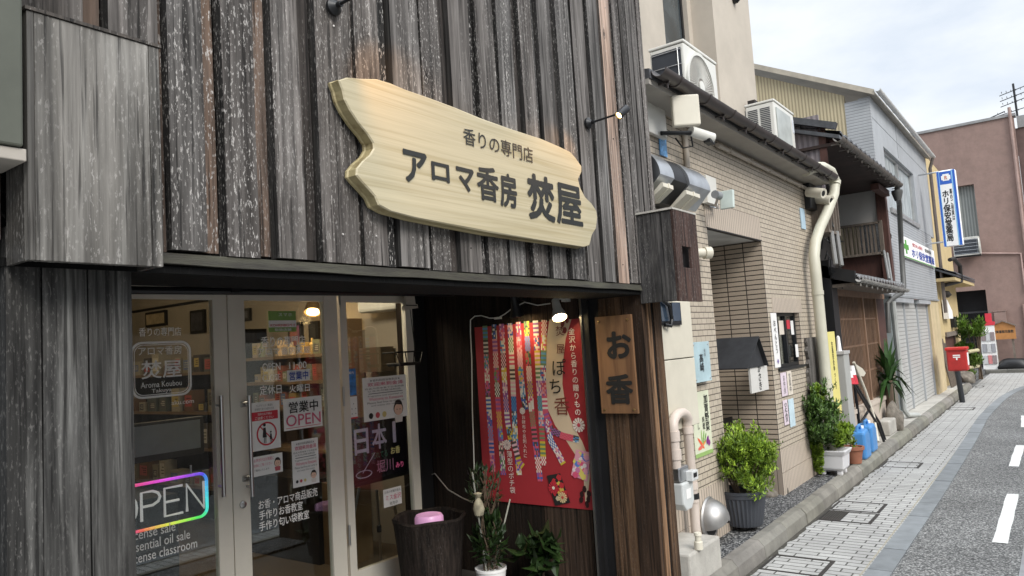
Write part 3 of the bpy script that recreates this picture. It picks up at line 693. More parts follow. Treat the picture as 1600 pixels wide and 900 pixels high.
mb = MB(); mb.box(.25, .728, 2.02, 2.19, 2.372, 3.25); mb.build('body', mat('cabinet_paint', (.075, .08, .062), .6, var=.2, dirt=.5), cab, bevel=.006)
mb = MB(); mb.box(.25, .738, 2.03, 2.19, 2.338, 2.37); mb.build('ledge', mat('ledge_wood', (.34, .31, .27), .8, var=.2), cab, bevel=.003)
# wooden letter box on the right corner
lb = thing('letter_box', 'dark wooden letter box with a slot hung at the shop corner', 'letter box', (4.55, 2.05, 2.03))
mb = MB(); XL, XR, YL = 4.37, 4.74, 1.945
mb.box(XL, XL + .02, YL + .001, 2.2, 2.035, 2.615, 0, (1.2, 0, .2)); mb.build('side_panel', M['mailwood'], lb, bevel=.003)
a, b = PY(1064, 418, YL), PY(1075, 387, YL)
mb = MB(); c = (1.1, .85, .6)
mb.box(XL, a.x, YL - .018, YL, 2.03, 2.62, 0, c); mb.box(b.x, XR, YL - .018, YL, 2.03, 2.62, 0, c); mb.box(a.x, b.x, YL - .018, YL, 2.03, a.z, 0, c); mb.box(a.x, b.x, YL - .018, YL, b.z, 2.62, 0, c)
mb.build('front_panel', M['mailwood'], lb)
mb = MB(); mb.box(XL + .02, XR, YL + .03, 2.19, 2.05, 2.6); mb.build('inner_box', M['black'], lb)
mb = MB(); mb.box(XL - .01, XR + .005, YL - .02, 2.2, 2.621, 2.633); mb.lathe([(.0, 0), (.06, 0), (.05, .018), (0, .024)], (4.64, 2.02, 2.633), n=14); mb.build('lid', M['concrete'], lb)
#@@TILE
# ------------------------------------------------------------------ tiled restaurant
YT = 2.44; XA, XB = 6.235, 7.70; XE = 10.0; ZA = 2.757; ZW = 3.78
til = thing('tiled_restaurant', 'low restaurant faced with beige tiles under a dark gutter', 'building', (7.4, YT, 0))
wl, wr, wz0, wz1 = 7.885, 8.83, 1.405, 2.0
mb = MB(); 
def wq(x0, x1, z0, z1, m=0): mb.face([(x0, YT, z0), (x1, YT, z0), (x1, YT, z1), (x0, YT, z1)], m)
wq(4.75, XA, .58, ZW); wq(XA, XB, ZA, ZW); wq(XB, wl, .58, ZW); wq(wl, wr, .58, wz0); wq(wl, wr, wz1, ZW); wq(wr, XE, .58, ZW)
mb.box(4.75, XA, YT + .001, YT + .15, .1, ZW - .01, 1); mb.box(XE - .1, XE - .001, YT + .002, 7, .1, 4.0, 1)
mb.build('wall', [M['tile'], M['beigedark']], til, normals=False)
def tband(*b): q = MB(); q.box(*b); q.build('tile_band', M['soldier'], til)
tband(XA - .02, XB + .0, YT - .004, YT + .02, ZA, ZA + .24); tband(wl - .01, wr + .12, YT - .004, YT + .02, wz1, wz1 + .16)
for z0, z1 in ((.12, .352), (.358, .578)): tband(4.75, XA, YT - .003, YT + .03, z0, z1); tband(XB, XE, YT - .003, YT + .03, z0, z1)
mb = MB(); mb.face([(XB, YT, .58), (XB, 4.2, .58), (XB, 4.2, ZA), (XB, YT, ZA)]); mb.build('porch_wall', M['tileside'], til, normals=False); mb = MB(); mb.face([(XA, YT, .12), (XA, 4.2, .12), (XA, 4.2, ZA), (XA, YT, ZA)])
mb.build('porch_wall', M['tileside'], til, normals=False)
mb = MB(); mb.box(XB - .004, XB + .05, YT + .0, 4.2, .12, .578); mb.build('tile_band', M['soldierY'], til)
mb = MB(); mb.box(XA - .05, XB + .05, 4.2, 4.25, .1, ZA); mb.build('porch_door', mat('porch_door_wood', (.14, .1, .075), .6), til)
mb = MB(); mb.box(XA, XB, YT + .02, 4.2, ZA + .002, ZA + .05); mb.box(XA, XB, YT - .01, YT + .03, ZA - .012, ZA - .001, 1); mb.build('porch_ceiling', [mat('porch_white', (.6, .6, .58), .8), M['black']], til)
mb = MB(); mb.box(XA, XB, YT + .02, 4.2, .1, .142); mb.build('porch_floor', M['gravel'], til)
# window
wn_ = MB(); fw = .035
wn_.box(wl, wl + fw, YT + .05, YT + .1, wz0, wz1); wn_.box(wr - fw, wr, YT + .05, YT + .1, wz0, wz1); wn_.box(wl + fw, wr - fw, YT + .05, YT + .1, wz1 - fw, wz1); wn_.box(wl + fw, wr - fw, YT + .05, YT + .1, wz0, wz0 + fw)
wn_.box(8.42, 8.46, YT + .045, YT + .09, wz0 + fw, wz1 - fw)
win = wn_.build('window', M['blackmetal'], til, bevel=.002)
mb = MB(); mb.box(wl + fw, wr - fw, YT + .072, YT + .078, wz0 + fw, wz1 - fw); mb.build('pane', M['glass'], win)
mb = MB(); mb.box(wl - .01, wr + .03, YT - .02, YT + .06, wz0 - .025, wz0); mb.build('sill', M['blackmetal'], win)
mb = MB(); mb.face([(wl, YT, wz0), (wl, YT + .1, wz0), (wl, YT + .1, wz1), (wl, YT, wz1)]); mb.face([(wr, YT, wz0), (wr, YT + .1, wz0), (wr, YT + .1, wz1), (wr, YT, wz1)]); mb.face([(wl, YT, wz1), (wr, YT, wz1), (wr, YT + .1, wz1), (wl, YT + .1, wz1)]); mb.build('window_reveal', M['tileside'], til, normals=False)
mb = MB(); mb.box(wl, wr, YT + .5, YT + .55, wz0 - .1, wz1 + .1); mb.build('curtain', mat('curtain_cloth', (.4, .4, .36), .9, var=.5, vs=6), til)
# eave: soffit, fascia, half round gutter with brackets
mb = MB(); mb.box(4.76, XE - .15, 2.2, YT + .1, 3.62, 3.66); mb.build('soffit', M['soffit'], til)
mb = MB(); mb.prism([(4.76, 2.19, 3.66), (4.76, 2.19, 3.73), (4.76, 4.6, 4.15), (4.76, 4.6, 4.08), (4.76, 2.6, 3.66)], (XE - .25 - 4.76, 0, 0)); mb.build('roof', mat('roof_metal', (.07, .07, .075), .5), til)
def gutter(parent, p0, p1, r, m, joints=.55, brackets=True, name='gutter'):
    p0, p1 = V(p0), V(p1); d = (p1 - p0).normalized(); out = V((-d.y, d.x, 0)).normalized()
    if out.y > 0: out = -out
    prof = [out * (math.cos(t) * r) + V((0, 0, -math.sin(t) * r)) for t in [math.pi * k / 10 for k in range(11)]]
    prof2 = [q * .9 for q in prof]
    g = MB(); n = 11; g.prism([p0 + q for q in prof] + [p0 + q for q in reversed(prof2)], p1 - p0)
    L_ = (p1 - p0).length; s_ = joints * .5
    while s_ < L_:
        c = p0 + d * s_; big = [q * 1.12 for q in prof]; g.prism([c + q for q in big] + [c + q for q in reversed(prof)], d * .035); s_ += joints
    o = g.build(name, m, parent, smooth=True)
    if brackets:
        s_ = joints * .25
        while s_ < L_:
            b = MB(); c = p0 + d * s_; b.box(c.x - .006, c.x + .006, c.y - r * .3, c.y + r * 1.0 + .05, c.z - r - .012, c.z - r + .0); b.box(c.x - .006, c.x + .006, c.y - .006, c.y + .006, c.z - r - .05, c.z - r); s_ += joints; b.build('gutter_bracket', m, o)
    return o
gutter(til, (4.78, 2.13, 3.715), (XE - .2, 2.13, 3.70), .058, M['gutter'])
#@@TILEOBJ
# ------------------------------------------------------------------ things fixed to the tiled wall
PT = PlaneY(YT - .004)
def one(name, mats, label, cat, q, group=None, **kw): return tag(q.build(name, mats, **kw), label, cat, group)
# stainless hood drums over the shop corner
hood = thing('vent_duct', 'silver half round duct with black middle section and cream brackets below the eave', 'duct', (5.1, YT, 2.7))
HZ0, HZ1 = PY(1085, 333, 2.3).z, PY(1062, 258, 2.35).z
hx = [4.74, PY(1052, 280, 2.17).x, PY(1076, 290, 2.17).x, PY(1103, 300, 2.2).x]
def hprof(x, k=1.0, z0=None):
    zc = HZ0 + .16; pts = [(YT - .01, HZ1)]
    for i in range(19): t = math.radians(90 - 90 * i / 18); pts.append((YT - .01 - .27 * k * math.cos(t), zc + (HZ1 - zc) * math.sin(t)))
    pts += [(YT - .02 - .12 * k, HZ0 + .015), (YT - .01, HZ0 + .015)]
    return [(x, y, z) for y, z in pts]
for i, (m, k) in enumerate((('galv', 1.0), ('black', .93), ('galv', 1.0))):
    q = MB(); q.prism(hprof(hx[i] + .001, k), (hx[i + 1] - hx[i] - .002, 0, 0)); q.build('duct_section', M[m], hood, smooth=True)
for x0, x1 in ((4.76, 4.93), (5.16, 5.42)):
    q = MB(); zc = HZ0 + .15
    q.prism([(x0, YT - .287, zc - .08), (x0, YT - .285, zc - .05), (x0, YT - .27, zc - .05), (x0, YT - .14, HZ0 - .01), (x0, YT - .17, HZ0 - .01)], (x1 - x0, 0, 0))
    for xx in ((x0 + x1) / 2,): q.prism([(xx, YT - .294, zc - .08), (xx, YT - .29, zc - .045), (xx, YT - .28, zc - .045), (xx, YT - .15, HZ0 - .015), (xx, YT - .18, HZ0 - .015)], (.02, 0, 0))
    q.build('bracket', M['cream'], hood)
q = MB(); p, p2 = PT.p(1098, 318), PT.p(1107, 280); q.box(p.x - .02, p2.x + .03, YT - .06, YT - .01, p.z, p2.z); q.build('end_plate', M['acwhite'], hood)
# flood light
fl = thing('flood_light', 'small flood light with pale face on a curved arm beside the silver duct', 'lamp', PT.p(1112, 320))
p = PT.p(1108, 322); h = PY(1122, 307, 2.25); f0 = PY(1134, 313, 2.2)
q = MB(); q.tube([p, p + V((.06, -.06, -.02)), (h + p) / 2 + V((.04, 0, -.03)), h], .012, 8); q.build('arm', M['galv'], fl, smooth=True)
q = MB(); q.lathe([(0, 0), (.035, .0), (.035, .12), (0, .12)], h + V((-.07, 0, .01)), (1, 0, 0), 12); q.build('housing', mat('lamp_grey', (.25, .26, .27), .5), fl, smooth=True)
q = MB(); q.obox(f0 + V((-.02, -.07, -.075)), (.035, 0, .0), (0, .12, 0), (.02, 0, .16)); q.build('face_panel', mat('lamp_face', (.55, .62, .58), .3), fl, bevel=.008)
# junction box, camera, conduit
jb = PY(1068, 175, 2.2)
q = MB(); a, b, c = PY(1053, 197, 2.2), PY(1092, 191, 2.2), PY(1048, 163, 2.2); hz = V((RW.col[0].x, RW.col[0].y, 0)).normalized(); wdt = (PY(1091, 191, 2.2) - a).dot(hz) * .82; q.obox(a, hz * wdt * .86, V((-hz.y, hz.x, 0)) * .06, (0, 0, .24))
one('junction_box', M['cream'], 'square cream junction box under the gutter above a bullet camera', 'box', q, bevel=.012)
cc = thing('security_camera', 'white bullet camera pointing right beneath the cream junction box', 'camera', PY(1085, 208, 2.25))
c0, c1 = PY(1079, 205, 2.26), PY(1113, 216, 2.16)
q = MB(); d = (c1 - c0).normalized(); CL = (c1 - c0).length; q.lathe([(0, 0), (.042, 0), (.045, .02), (.045, CL), (.036, CL), (0, CL - .02)], c0, d, 16); q.build('body', M['acwhite'], cc, smooth=True)
q = MB(); c2 = c0 + d * .19 + V((0, 0, -.036)); q.obox(c2 - V((.05, .03, .015)), (.1, 0, -.01), (0, .06, 0), (0, 0, .03)); q.build('sensor', M['black'], cc, bevel=.004)
q = MB(); q.tube([c0 + V((-.3, .12, -.05)), c0 + V((-.05, .02, -.02)), c0 + d * .05], .018, 8); q.tube([c0 + V((0, 0, -.03)), c0 + V((.02, 0, -.12)), c0 + V((-.06, .05, -.14)), c0 + V((-.08, .1, -.05))], .007, 6); q.build('mount', M['blackmetal'], cc, smooth=True)
q = MB(); a, b = PT.p(1066, 208), PT.p(1068, 262); q.tube([(a.x, YT - .025, a.z), (a.x, YT - .025, b.z)], .024, 10); one('conduit_pipe', M['conduit'], 'short upright beige conduit on the tiles below the junction box', 'pipe', q, smooth=True)
q = MB(); a, b = PT.p(1116, 219), PT.p(1257, 297); a.z -= .055; q.tube([(a.x, YT - .03, a.z), (b.x, YT - .03, a.z)], .022, 10)
for k in range(5): x = a.x + (b.x - a.x) * (k + .5) / 5; q.box(x - .01, x + .01, YT - .055, YT - .002, a.z - .026, a.z + .026)
one('conduit_pipe', M['conduit'], 'long level beige conduit running under the soffit of the tiled wall', 'pipe', q, smooth=True)
for k, (u, v) in enumerate(((1262, 300), (1275, 311))):
    t = thing('security_camera', ['upper of two bullet cameras at the far end of the eave', 'lower of two bullet cameras at the far end of the eave'][k], 'camera', PY(u, v, 2.3), 'cameras at the eave end')
    c0 = PY(u, v, 2.36); d = V((-.3, -.9, -.28)).normalized()
    q = MB(); q.lathe([(0, 0), (.06, 0), (.062, .22), (.05, .22), (0, .2)], c0, d, 14); q.build('body', M['cream'], t, smooth=True)
    q = MB(); q.lathe([(0, .205), (.035, .205), (.035, .215), (0, .215)], c0, d, 12); q.build('lens', M['black'], t)
q = MB(); a, b = PY(1268, 325, 2.36), PY(1285, 285, 2.4); q.box(a.x, b.x, 2.36, YT, a.z, b.z); one('junction_box', M['blackmetal'], 'dark box with cables behind the two cameras at the eave end', 'box', q, bevel=.01)
q = MB(); O, U, W = PT.fr((1252, 357), (1258, 357), (1252, 326)); sheet(q, O, U, W, .012); one('plate_sign', mat('pale_blue_plate', (.5, .66, .78), .4), 'narrow pale blue plate high on the tiles near the cream pipe', 'sign', q)
q = MB(); O, U, W = PT.fr((1031, 242), (1041, 240), (1031, 190)); sheet(q, O, U, W, .01); one('plate_sign', mat('blue_plate', (.12, .32, .6), .4, var=.5, vs=30), 'mottled blue plate on the tiles right behind the shop corner', 'sign', q)
q = MB(); a, b = PT.p(1021, 214), PT.p(1031, 150); q.box(4.78, b.x - .02, YT - .05, YT - .01, a.z, b.z); one('meter_box', M['acwhite'], 'tall white box under the eave at the shop corner', 'box', q, bevel=.005)
q = MB(); p = PT.p(1086, 397); q.lathe([(0, 0), (.045, 0), (.05, .03), (.04, .035), (.04, .1), (.052, .1), (.052, .16), (0, .17)], p + V((-.08, -.02, 0)), (.8, -.6, 0), 16); one('pipe_stub', M['cream'], 'short cream pipe stub beside the wooden letter box', 'pipe', q, smooth=True)
# cream cabinet panels with dark window on top
pc = thing('meter_cabinet', 'cream metal cabinet of two panels with small dark windows behind the brown pillar', 'cabinet', PT.p(1055, 660))
pr = PT.p(1073, 560).x
q = MB(); z0, z1, z2 = PT.p(1058, 668).z, PT.p(1058, 560).z, PT.p(1050, 472).z
q.box(4.76, pr, YT - .07, YT - .003, z0, z1 - .004); q.build('panel', M['cream'], pc, bevel=.004)
q = MB(); q.box(4.76, pr, YT - .07, YT - .003, z1 + .004, z2); q.build('panel', M['cream'], pc, bevel=.004)
a, b = PY(1048, 508, YT - .07), PY(1060, 473, YT - .07)
for dx_ in (0, -.2): q = MB(); q.box(a.x + dx_, b.x + dx_, YT - .085, YT - .071, a.z, b.z); wo_ = q.build('window', M['blackmetal'], pc); q = MB(); q.box(a.x + dx_ + .015, b.x + dx_ - .015, YT - .088, YT - .086, a.z + .03, b.z); q.build('pane', mat('meter_glass', (.04, .06, .09), .1), wo_)
q = MB(); p = PY(1046, 482, 2.33); q.tube([p + V((-.1, .0, .06)), p + V((0, 0, .02)), p + V((.03, 0, -.08)), p + V((.0, 0, -.13)), p + V((-.06, .02, -.12))], .014, 8); q.build('cable', M['black'], pc, smooth=True)
# acrylic restaurant sign
t = thing('acrylic_sign', 'pale blue acrylic panel with four studs and two brushed characters', 'sign', PT.p(1095, 598))
O, U, W = PlaneY(YT - .05).fr((1085, 599), (1111, 595), (1081, 535))
q = MB(); sheet(q, O, U, W, .008); q.build('panel', mat('acrylic_blue', (.42, .56, .6), .15), t, bevel=.002)
for a in (.08, .92):
    for b in (.07, .93): q = MB(); q.lathe([(.011, 0), (.011, .05), (.008, .054)], O + U * a + W * b + V((0, .044, 0)), (0, -1, 0), 10); q.build('stud', M['galv'], t)
q = MB(); text(q, '高\n崎', O + U * .3 + W * .25 + V((0, -.009, 0)), U * .3, W * .45, 0, .01); q.build('lettering', M['inkblack'], t, normals=False)
q = MB(); text(q, '旬\n味', O + U * .62 + W * .62 + V((0, -.009, 0)), U * .13, W * .2, 0, 0); q.build('lettering', M['greyink'], t, normals=False)
# vegetable poster
t = thing('vegetable_poster', 'tall cream poster with brushed black writing and painted vegetables', 'poster', PT.p(1098, 715))
O, U, W = PT.fr((1087, 717), (1114, 708), (1077, 615))
q = MB(); sheet(q, O, U, W, .003); q.build('sheet', mat('poster_cream', (.64, .66, .5), .6, var=.08), t)
q = MB(); text(q, '加\n賀\n野\n菜', O + U * .66 + W * .36 + V((0, -.004, 0)), U * .25, W * .58, 0, .012, .9); q.build('lettering', M['inkblack'], t, normals=False)
q = MB(); text(q, '料\n理', O + U * .5 + W * .4 + V((0, -.004, 0)), U * .13, W * .2, 0, .012, .9); q.build('lettering', M['inkblack'], t, normals=False)
q = MB(); text(q, 'た\nべ\nて\nみ\nま\nし', O + U * .17 + W * .42 + V((0, -.004, 0)), U * .2, W * .52, 0, .012, .85); q.build('lettering', M['inkblack'], t, normals=False)
def blob(mb, O, U, W, cx_, cy_, rx, ry, ang, c, n=14, wob=.1, lift=.005):
    pts = []; nn = U.cross(W).normalized() * lift
    for k in range(n):
        a = 2 * math.pi * k / n; r = 1 + rnd.uniform(-wob, wob); x = rx * r * math.cos(a); y = ry * r * math.sin(a)
        pts.append(O + U * (cx_ + x * math.cos(ang) - y * math.sin(ang)) + W * (cy_ + x * math.sin(ang) + y * math.cos(ang)) + nn)
    mb.face(pts, 0, c)
q = MB(); 
for i, (cx_, cy_, rx, ry, a, c) in enumerate(((.35, .2, .2, .035, -.5, (.75, .12, .05)), (.45, .17, .2, .03, .3, (.8, .3, .1)), (.3, .14, .15, .03, .1, (.7, .15, .12)), (.72, .22, .09, .05, .6, (.2, .03, .2)), (.8, .17, .07, .045, .3, (.25, .04, .22)), (.5, .28, .12, .025, 1.1, (.2, .42, .08)), (.4, .3, .1, .02, 1.6, (.3, .5, .1)), (.6, .27, .1, .02, .9, (.15, .35, .06)))):
    blob(q, O, U, W, cx_, cy_, rx, ry, a, c, lift=.004 + i * .0004)
q.build('vegetables', M['col'], t, normals=False)
q = MB(); sheet(q, O + V((0, -.004, 0)), U, W * .06, .001); q.build('border', mat('poster_green', (.3, .45, .15), .6), t)
# gas meter with its pipes
gm = thing('gas_meter', 'pale grey gas meter hung on beige pipes at the shop corner', 'gas meter', (5.0, 2.32, .45))
GY = 2.3
g0, g1 = PY(1056, 775, GY), PY(1072, 752, GY)
xl, xr = PY(1057, 770, GY).x, PY(1073, 750, GY).x; zt, zm, zb = PY(1064, 722, GY).z, PY(1064, 752, GY).z, PY(1065, 797, GY).z
q = MB(); q.prism([(xl, GY - .05, zb + .05), (xl + .05, GY - .05, zb), (xr - .05, GY - .05, zb), (xr, GY - .05, zb + .05), (xr, GY - .05, zm), (xl, GY - .05, zm)], (0, .09, 0)); q.build('body', mat('meter_grey', (.55, .57, .56), .45, var=.08, dirt=.3), gm, bevel=.012)
q = MB(); q.box(xl, xr - .03, GY - .04, GY + .05, zm + .004, zt - .02); q.build('valve_block', M['galv'], gm, bevel=.015)
q = MB(); q.box(xl + .1, xr + .02, GY - .085, GY - .03, zm + .0, zm + .07); dd = q.build('dial_box', mat('dial_box_grey', (.6, .61, .6), .4), gm, bevel=.006)
q = MB(); q.box(xl + .12, xr - .01, GY - .088, GY - .086, zm + .025, zm + .055); q.build('dial', M['black'], dd)
q = MB(); q.box(xl + .05, xr - .06, GY - .053, GY - .051, zb + .08, zm - .05); q.build('plate', M['paper'], gm)
PWH = mat('gas_pipe', (.58, .5, .44), .45, var=.12, dirt=.35)
tz = PY(1062, 655, GY).z; px1, px2 = (xl + .03), PY(1072, 720, GY + .06).x + .03
q = MB(); arc = [V((px1, GY, zt - .03)), V((px1, GY, tz - .06))] + [V(((px1 + px2) / 2 - math.cos(math.pi * k / 8) * (px2 - px1) / 2, GY + .03 * k / 8, tz - .05 + math.sin(math.pi * k / 8) * .09)) for k in range(1, 8)] + [V((px2, GY + .04, tz - .06)), V((px2, GY + .04, .3))]
q.tube(arc, .036, 12)
for z in (tz - .07, tz - .2): q.tube([(px1, GY, z), (px1, GY, z - .07)], .044, 12)
for z in (tz - .08, zm - .06, .62): q.tube([(px2, GY + .04, z), (px2, GY + .04, z - .05)], .043, 12)
q.build('pipe', PWH, gm, smooth=True)
q = MB(); q.tube([(px2, GY + .04, zm - .14), (px2, GY + .04, zm - .18)], .045, 12); q.build('clamp', M['black'], gm)
# concrete block under it
bz = PY(1090, 851, 2.3).z
q = MB(); q.box(4.66, 5.2, 2.13, YT - .005, .13, .36); one('concrete_block', M['concrete'], 'low concrete block at the shop corner carrying the gas pipe', 'block', q, bevel=.015)
q = MB(); p = PZ(1092, 858, .36); q.lathe([(.03, 0), (.03, .05), (.022, .055), (.022, .09), (.028, .092), (.024, .11), (0, .115)], p, n=12); one('pipe_stub', M['cream'], 'small capped pipe stub standing on the concrete block', 'pipe', q, smooth=True)
# vent hood on the tile base
vh = PT.p(1107, 810); t = thing('vent_hood', 'domed stainless vent hood on the tiled base beside the dark planter', 'vent', vh)
r_ = .155
q = MB(); vs = []; nf = 14
for i in range(9):
    for j in range(nf + 1):
        a = math.pi / 2 * i / 8; bth = -math.radians(25) + math.radians(230) * j / nf
        vs.append(vh + V((math.cos(bth) * math.cos(a) * r_, -.02 - math.sin(a) * r_ * .95, math.sin(bth) * math.cos(a) * r_ + .0)))
q.add(vs, [(i * (nf + 1) + j, i * (nf + 1) + j + 1, (i + 1) * (nf + 1) + j + 1, (i + 1) * (nf + 1) + j) for i in range(8) for j in range(nf)])
M['hoodsteel'] = mat('hood_steel', (.42, .41, .4), .5, .85, var=.2, vs=4, dirt=.4)
q.build('dome', M['hoodsteel'], t, smooth=True)
q = MB(); q.lathe([(0, .0), (r_ * 1.08, 0), (r_ * 1.12, .01), (r_ * 1.05, .022), (r_ * .9, .024), (0, .024)], vh, (0, -1, 0), 28); q.build('flange', M['hoodsteel'], t, smooth=True)
q = MB(); q.lathe([(0, .025), (r_ * .88, .025), (0, .026)], vh, (0, -1, 0), 24); q.build('grille', M['black'], t)
# sign with a little pitched cover
t = thing('covered_sign', 'white sign with four black characters under a small black pitched cover', 'sign', PY(1185, 615, 2.46))
ya, yb = 2.43, 2.93
ap, lf, rf = PY(1186, 527, ya), PY(1168, 578, ya), PY(1201, 570, ya)
lf.z = rf.z = (lf.z + rf.z) / 2
q = MB(); dp = V((0, yb - ya, 0)); th = V((0, 0, .012))
for a, b in ((ap, lf), (ap, rf)): q.add([a, b, b + dp, a + dp, a + th, b + th, b + dp + th, a + dp + th], [(0, 1, 2, 3), (4, 5, 6, 7), (0, 1, 5, 4), (1, 2, 6, 5), (2, 3, 7, 6)])
q.add([ap + V((0, .04, -.005)), lf + V((.01, .04, 0)), rf + V((-.01, .04, 0))], [(0, 1, 2)]); q.build('cover', mat('cover_cloth', (.022, .023, .026), .75, var=.3, vs=8, bump=.3, bs=12), t)
O, U, W = PlaneY(2.5).fr((1172, 615), (1199, 613), (1169, 560)); W = V((0, 0, lf.z + .09 - O.z))
q = MB(); sheet(q, O, U, W, .02); q.build('panel', mat('sign_white', (.6, .585, .55), .6, var=.05), t)
q = MB(); text(q, 'た\nか\nさ\nき', O + U * .08 + W * .04 + V((0, -.022, 0)), U * .84, W * 1.02, 0, .012, .85); q.build('lettering', M['inkblack'], t, normals=False)
q = MB(); q.tube([V((ap.x, ya + .2, ap.z)), V((XB, ya + .2, ap.z))], .01, 6); q.build('bracket', M['black'], t)
# banner beside the window, flyers
def hung_sheet(name, mk, bl, br, tl, label, cat, lines, group=None, y=YT - .006, lift=.003):
    O, U, W = PlaneY(y).fr(bl, br, tl); tt = thing(name, label, cat, O, group); q = MB(); sheet(q, O, U, W, lift); q.build('sheet', mk, tt)
    for body, a, b, w_, h_, ink, off in lines:
        q = MB(); text(q, body, O + U * a + W * b + V((0, -lift - .001, 0)), U * w_, W * h_, 0, off, .9); q.build('lettering', ink, tt, normals=False)
    return tt
hung_sheet('cloth_banner', M['paper'], (1211, 575), (1220, 574), (1202, 489), 'white hanging strip with black writing left of the restaurant window', 'banner', [('お\nべ\nん\nと\nう', .25, .25, .5, .62, M['inkblack'], .01), ('◆', .35, .06, .4, .1, mat('plum_ink', (.25, .2, .4), .6), 0)])
M['flpink'] = mat('pale_pink_paper', (.66, .56, .62), .7); M['flcream'] = mat('cream_paper', (.68, .61, .52), .7); M['flblue'] = mat('pale_blue_paper', (.5, .62, .68), .7)
ln = lambda s_: [(s_, .2, .1, .6, .8, M['greyink'], .0)]
hung_sheet('flyer', M['flpink'], (1222, 620), (1231, 618), (1219, 583), 'pale pink upright flyer, upper left of four under the window', 'flyer', ln('お\n弁\n当'), 'flyers under the window')
hung_sheet('flyer', M['flcream'], (1232, 618), (1239, 616), (1229, 580), 'cream upright flyer, upper right of four under the window', 'flyer', ln('営\n業\n中'), 'flyers under the window')
hung_sheet('flyer', M['flpink'], (1226, 665), (1233, 663), (1223, 626), 'pale pink flyer, lower left of four under the window', 'flyer', ln('定\n食'), 'flyers under the window')
hung_sheet('flyer', M['flblue'], (1235, 668), (1243, 664), (1232, 624), 'pale blue flyer, lower right of four under the window', 'flyer', [], 'flyers under the window')
# notes inside the window
for k, (u, v, ww, hh, c) in enumerate(((1222, 512, 8, 22, M['flcream']), (1232, 507, 5, 14, M['redink']), (1239, 512, 5, 22, M['paper']), (1243, 506, 4, 10, M['flcream']), (1212, 508, 5, 8, M['flblue']), (1246, 548, 4, 20, M['paper']))):
    hung_sheet('notice', c, (u - ww / 2, v + hh / 2), (u + ww / 2, v + hh / 2), (u - ww / 2, v - hh / 2), ['pale green notice inside the restaurant window', 'small red notice inside the restaurant window', 'white notice beside the red one inside the restaurant window', 'smallest cream notice inside the restaurant window', 'pale blue notice in the top left corner of the restaurant window', 'white slip on the right window frame of the restaurant'][k], 'notice', [], 'notices in the restaurant window', y=YT + (.066 if k < 5 else .04))
q = MB(); O, U, W = PT.fr((1264, 622), (1282, 616), (1258, 528))
rows = 14; lft = [O + W * (i / rows) + U * rnd.uniform(-.12, .08) for i in range(rows + 1)]; rgt = [O + U + W * (i / rows) + U * rnd.uniform(-.1, .12) for i in range(rows + 1)]
q.prism(lft + list(reversed(rgt)), (0, -.035, 0), 0, (1.6, .1, .3)); one('bark_board', M['pillar'], 'rough mossy bark board leaning on the tiles by the cream pipe', 'board', q)
# fat cream drain pipe
pp = [(1258, 268, 2.25), (1270, 262, 2.2), (1285, 261, 2.17), (1298, 268, 2.15), (1305, 283, 2.15), (1303, 303, 2.16), (1293, 330, 2.22), (1281, 356, 2.28), (1274, 378, 2.3), (1272, 400, 2.3)]
pts = [PY(u, v, y) for u, v, y in pp]; e = pts[-1]; pts += [V((e.x, 2.3, e.z - .25)), V((e.x, 2.3, .2))]
q = MB(); q.tube(pts, .063, 14)
for z in (1.1, 2.2): q.tube([(e.x, 2.3, z), (e.x, 2.3, z + .05)], .07, 14)
q.tube([pts[4], pts[4].lerp(pts[5], .3)], .07, 14); one('drain_pipe', mat('drain_pipe_cream', (.55, .53, .43), .45, var=.08, vs=2, dirt=.3), 'fat cream drain pipe curving over the eave end and down the tiles', 'pipe', q, smooth=True)
q = MB(); a, b = PY(1213, 770, 2.5), PY(1128, 672, 2.9); q.box(6.9, XB - .02, 2.9, 2.93, .85, .93); one('hand_rail', M['black'], 'short black bar across the restaurant porch above the dark planter', 'rail', q)
# rocks, mat and pots
def rock(p, s_, label, group=None, m=None):
    q = MB(); bm = bmesh.new(); bmesh.ops.create_icosphere(bm, subdivisions=3, radius=1)
    sd_ = rnd.uniform(0, 50); from mathutils import noise
    for vtx in bm.verts:
        k = 1 + .35 * noise.noise(vtx.co * 1.3 + V((sd_, 0, 0))); vtx.co = V((vtx.co.x * s_[0] * k, vtx.co.y * s_[1] * k, max(vtx.co.z, -.4) * s_[2] * k))
    bm.verts.index_update(); q.add([V(p) + x_.co + V((0, 0, s_[2] * .35)) for x_ in bm.verts], [tuple(v_.index for v_ in f_.verts) for f_ in bm.faces]); bm.free()
    return one('rock', m or M['concrete'], label, 'rock', q, group, smooth=True)
M['rock'] = mat('rock', (.16, .14, .115), .9, var=.4, vs=14, bump=.4, bs=40, dirt=.4)
rock(PZ(1199, 775, .14), (.09, .09, .09), 'pale rough stone right of the dark planter', m=M['rock']); rock(PZ(1218, 770, .14), (.085, .08, .1), 'grey stone at the corner of the restaurant porch', m=M['rock'])
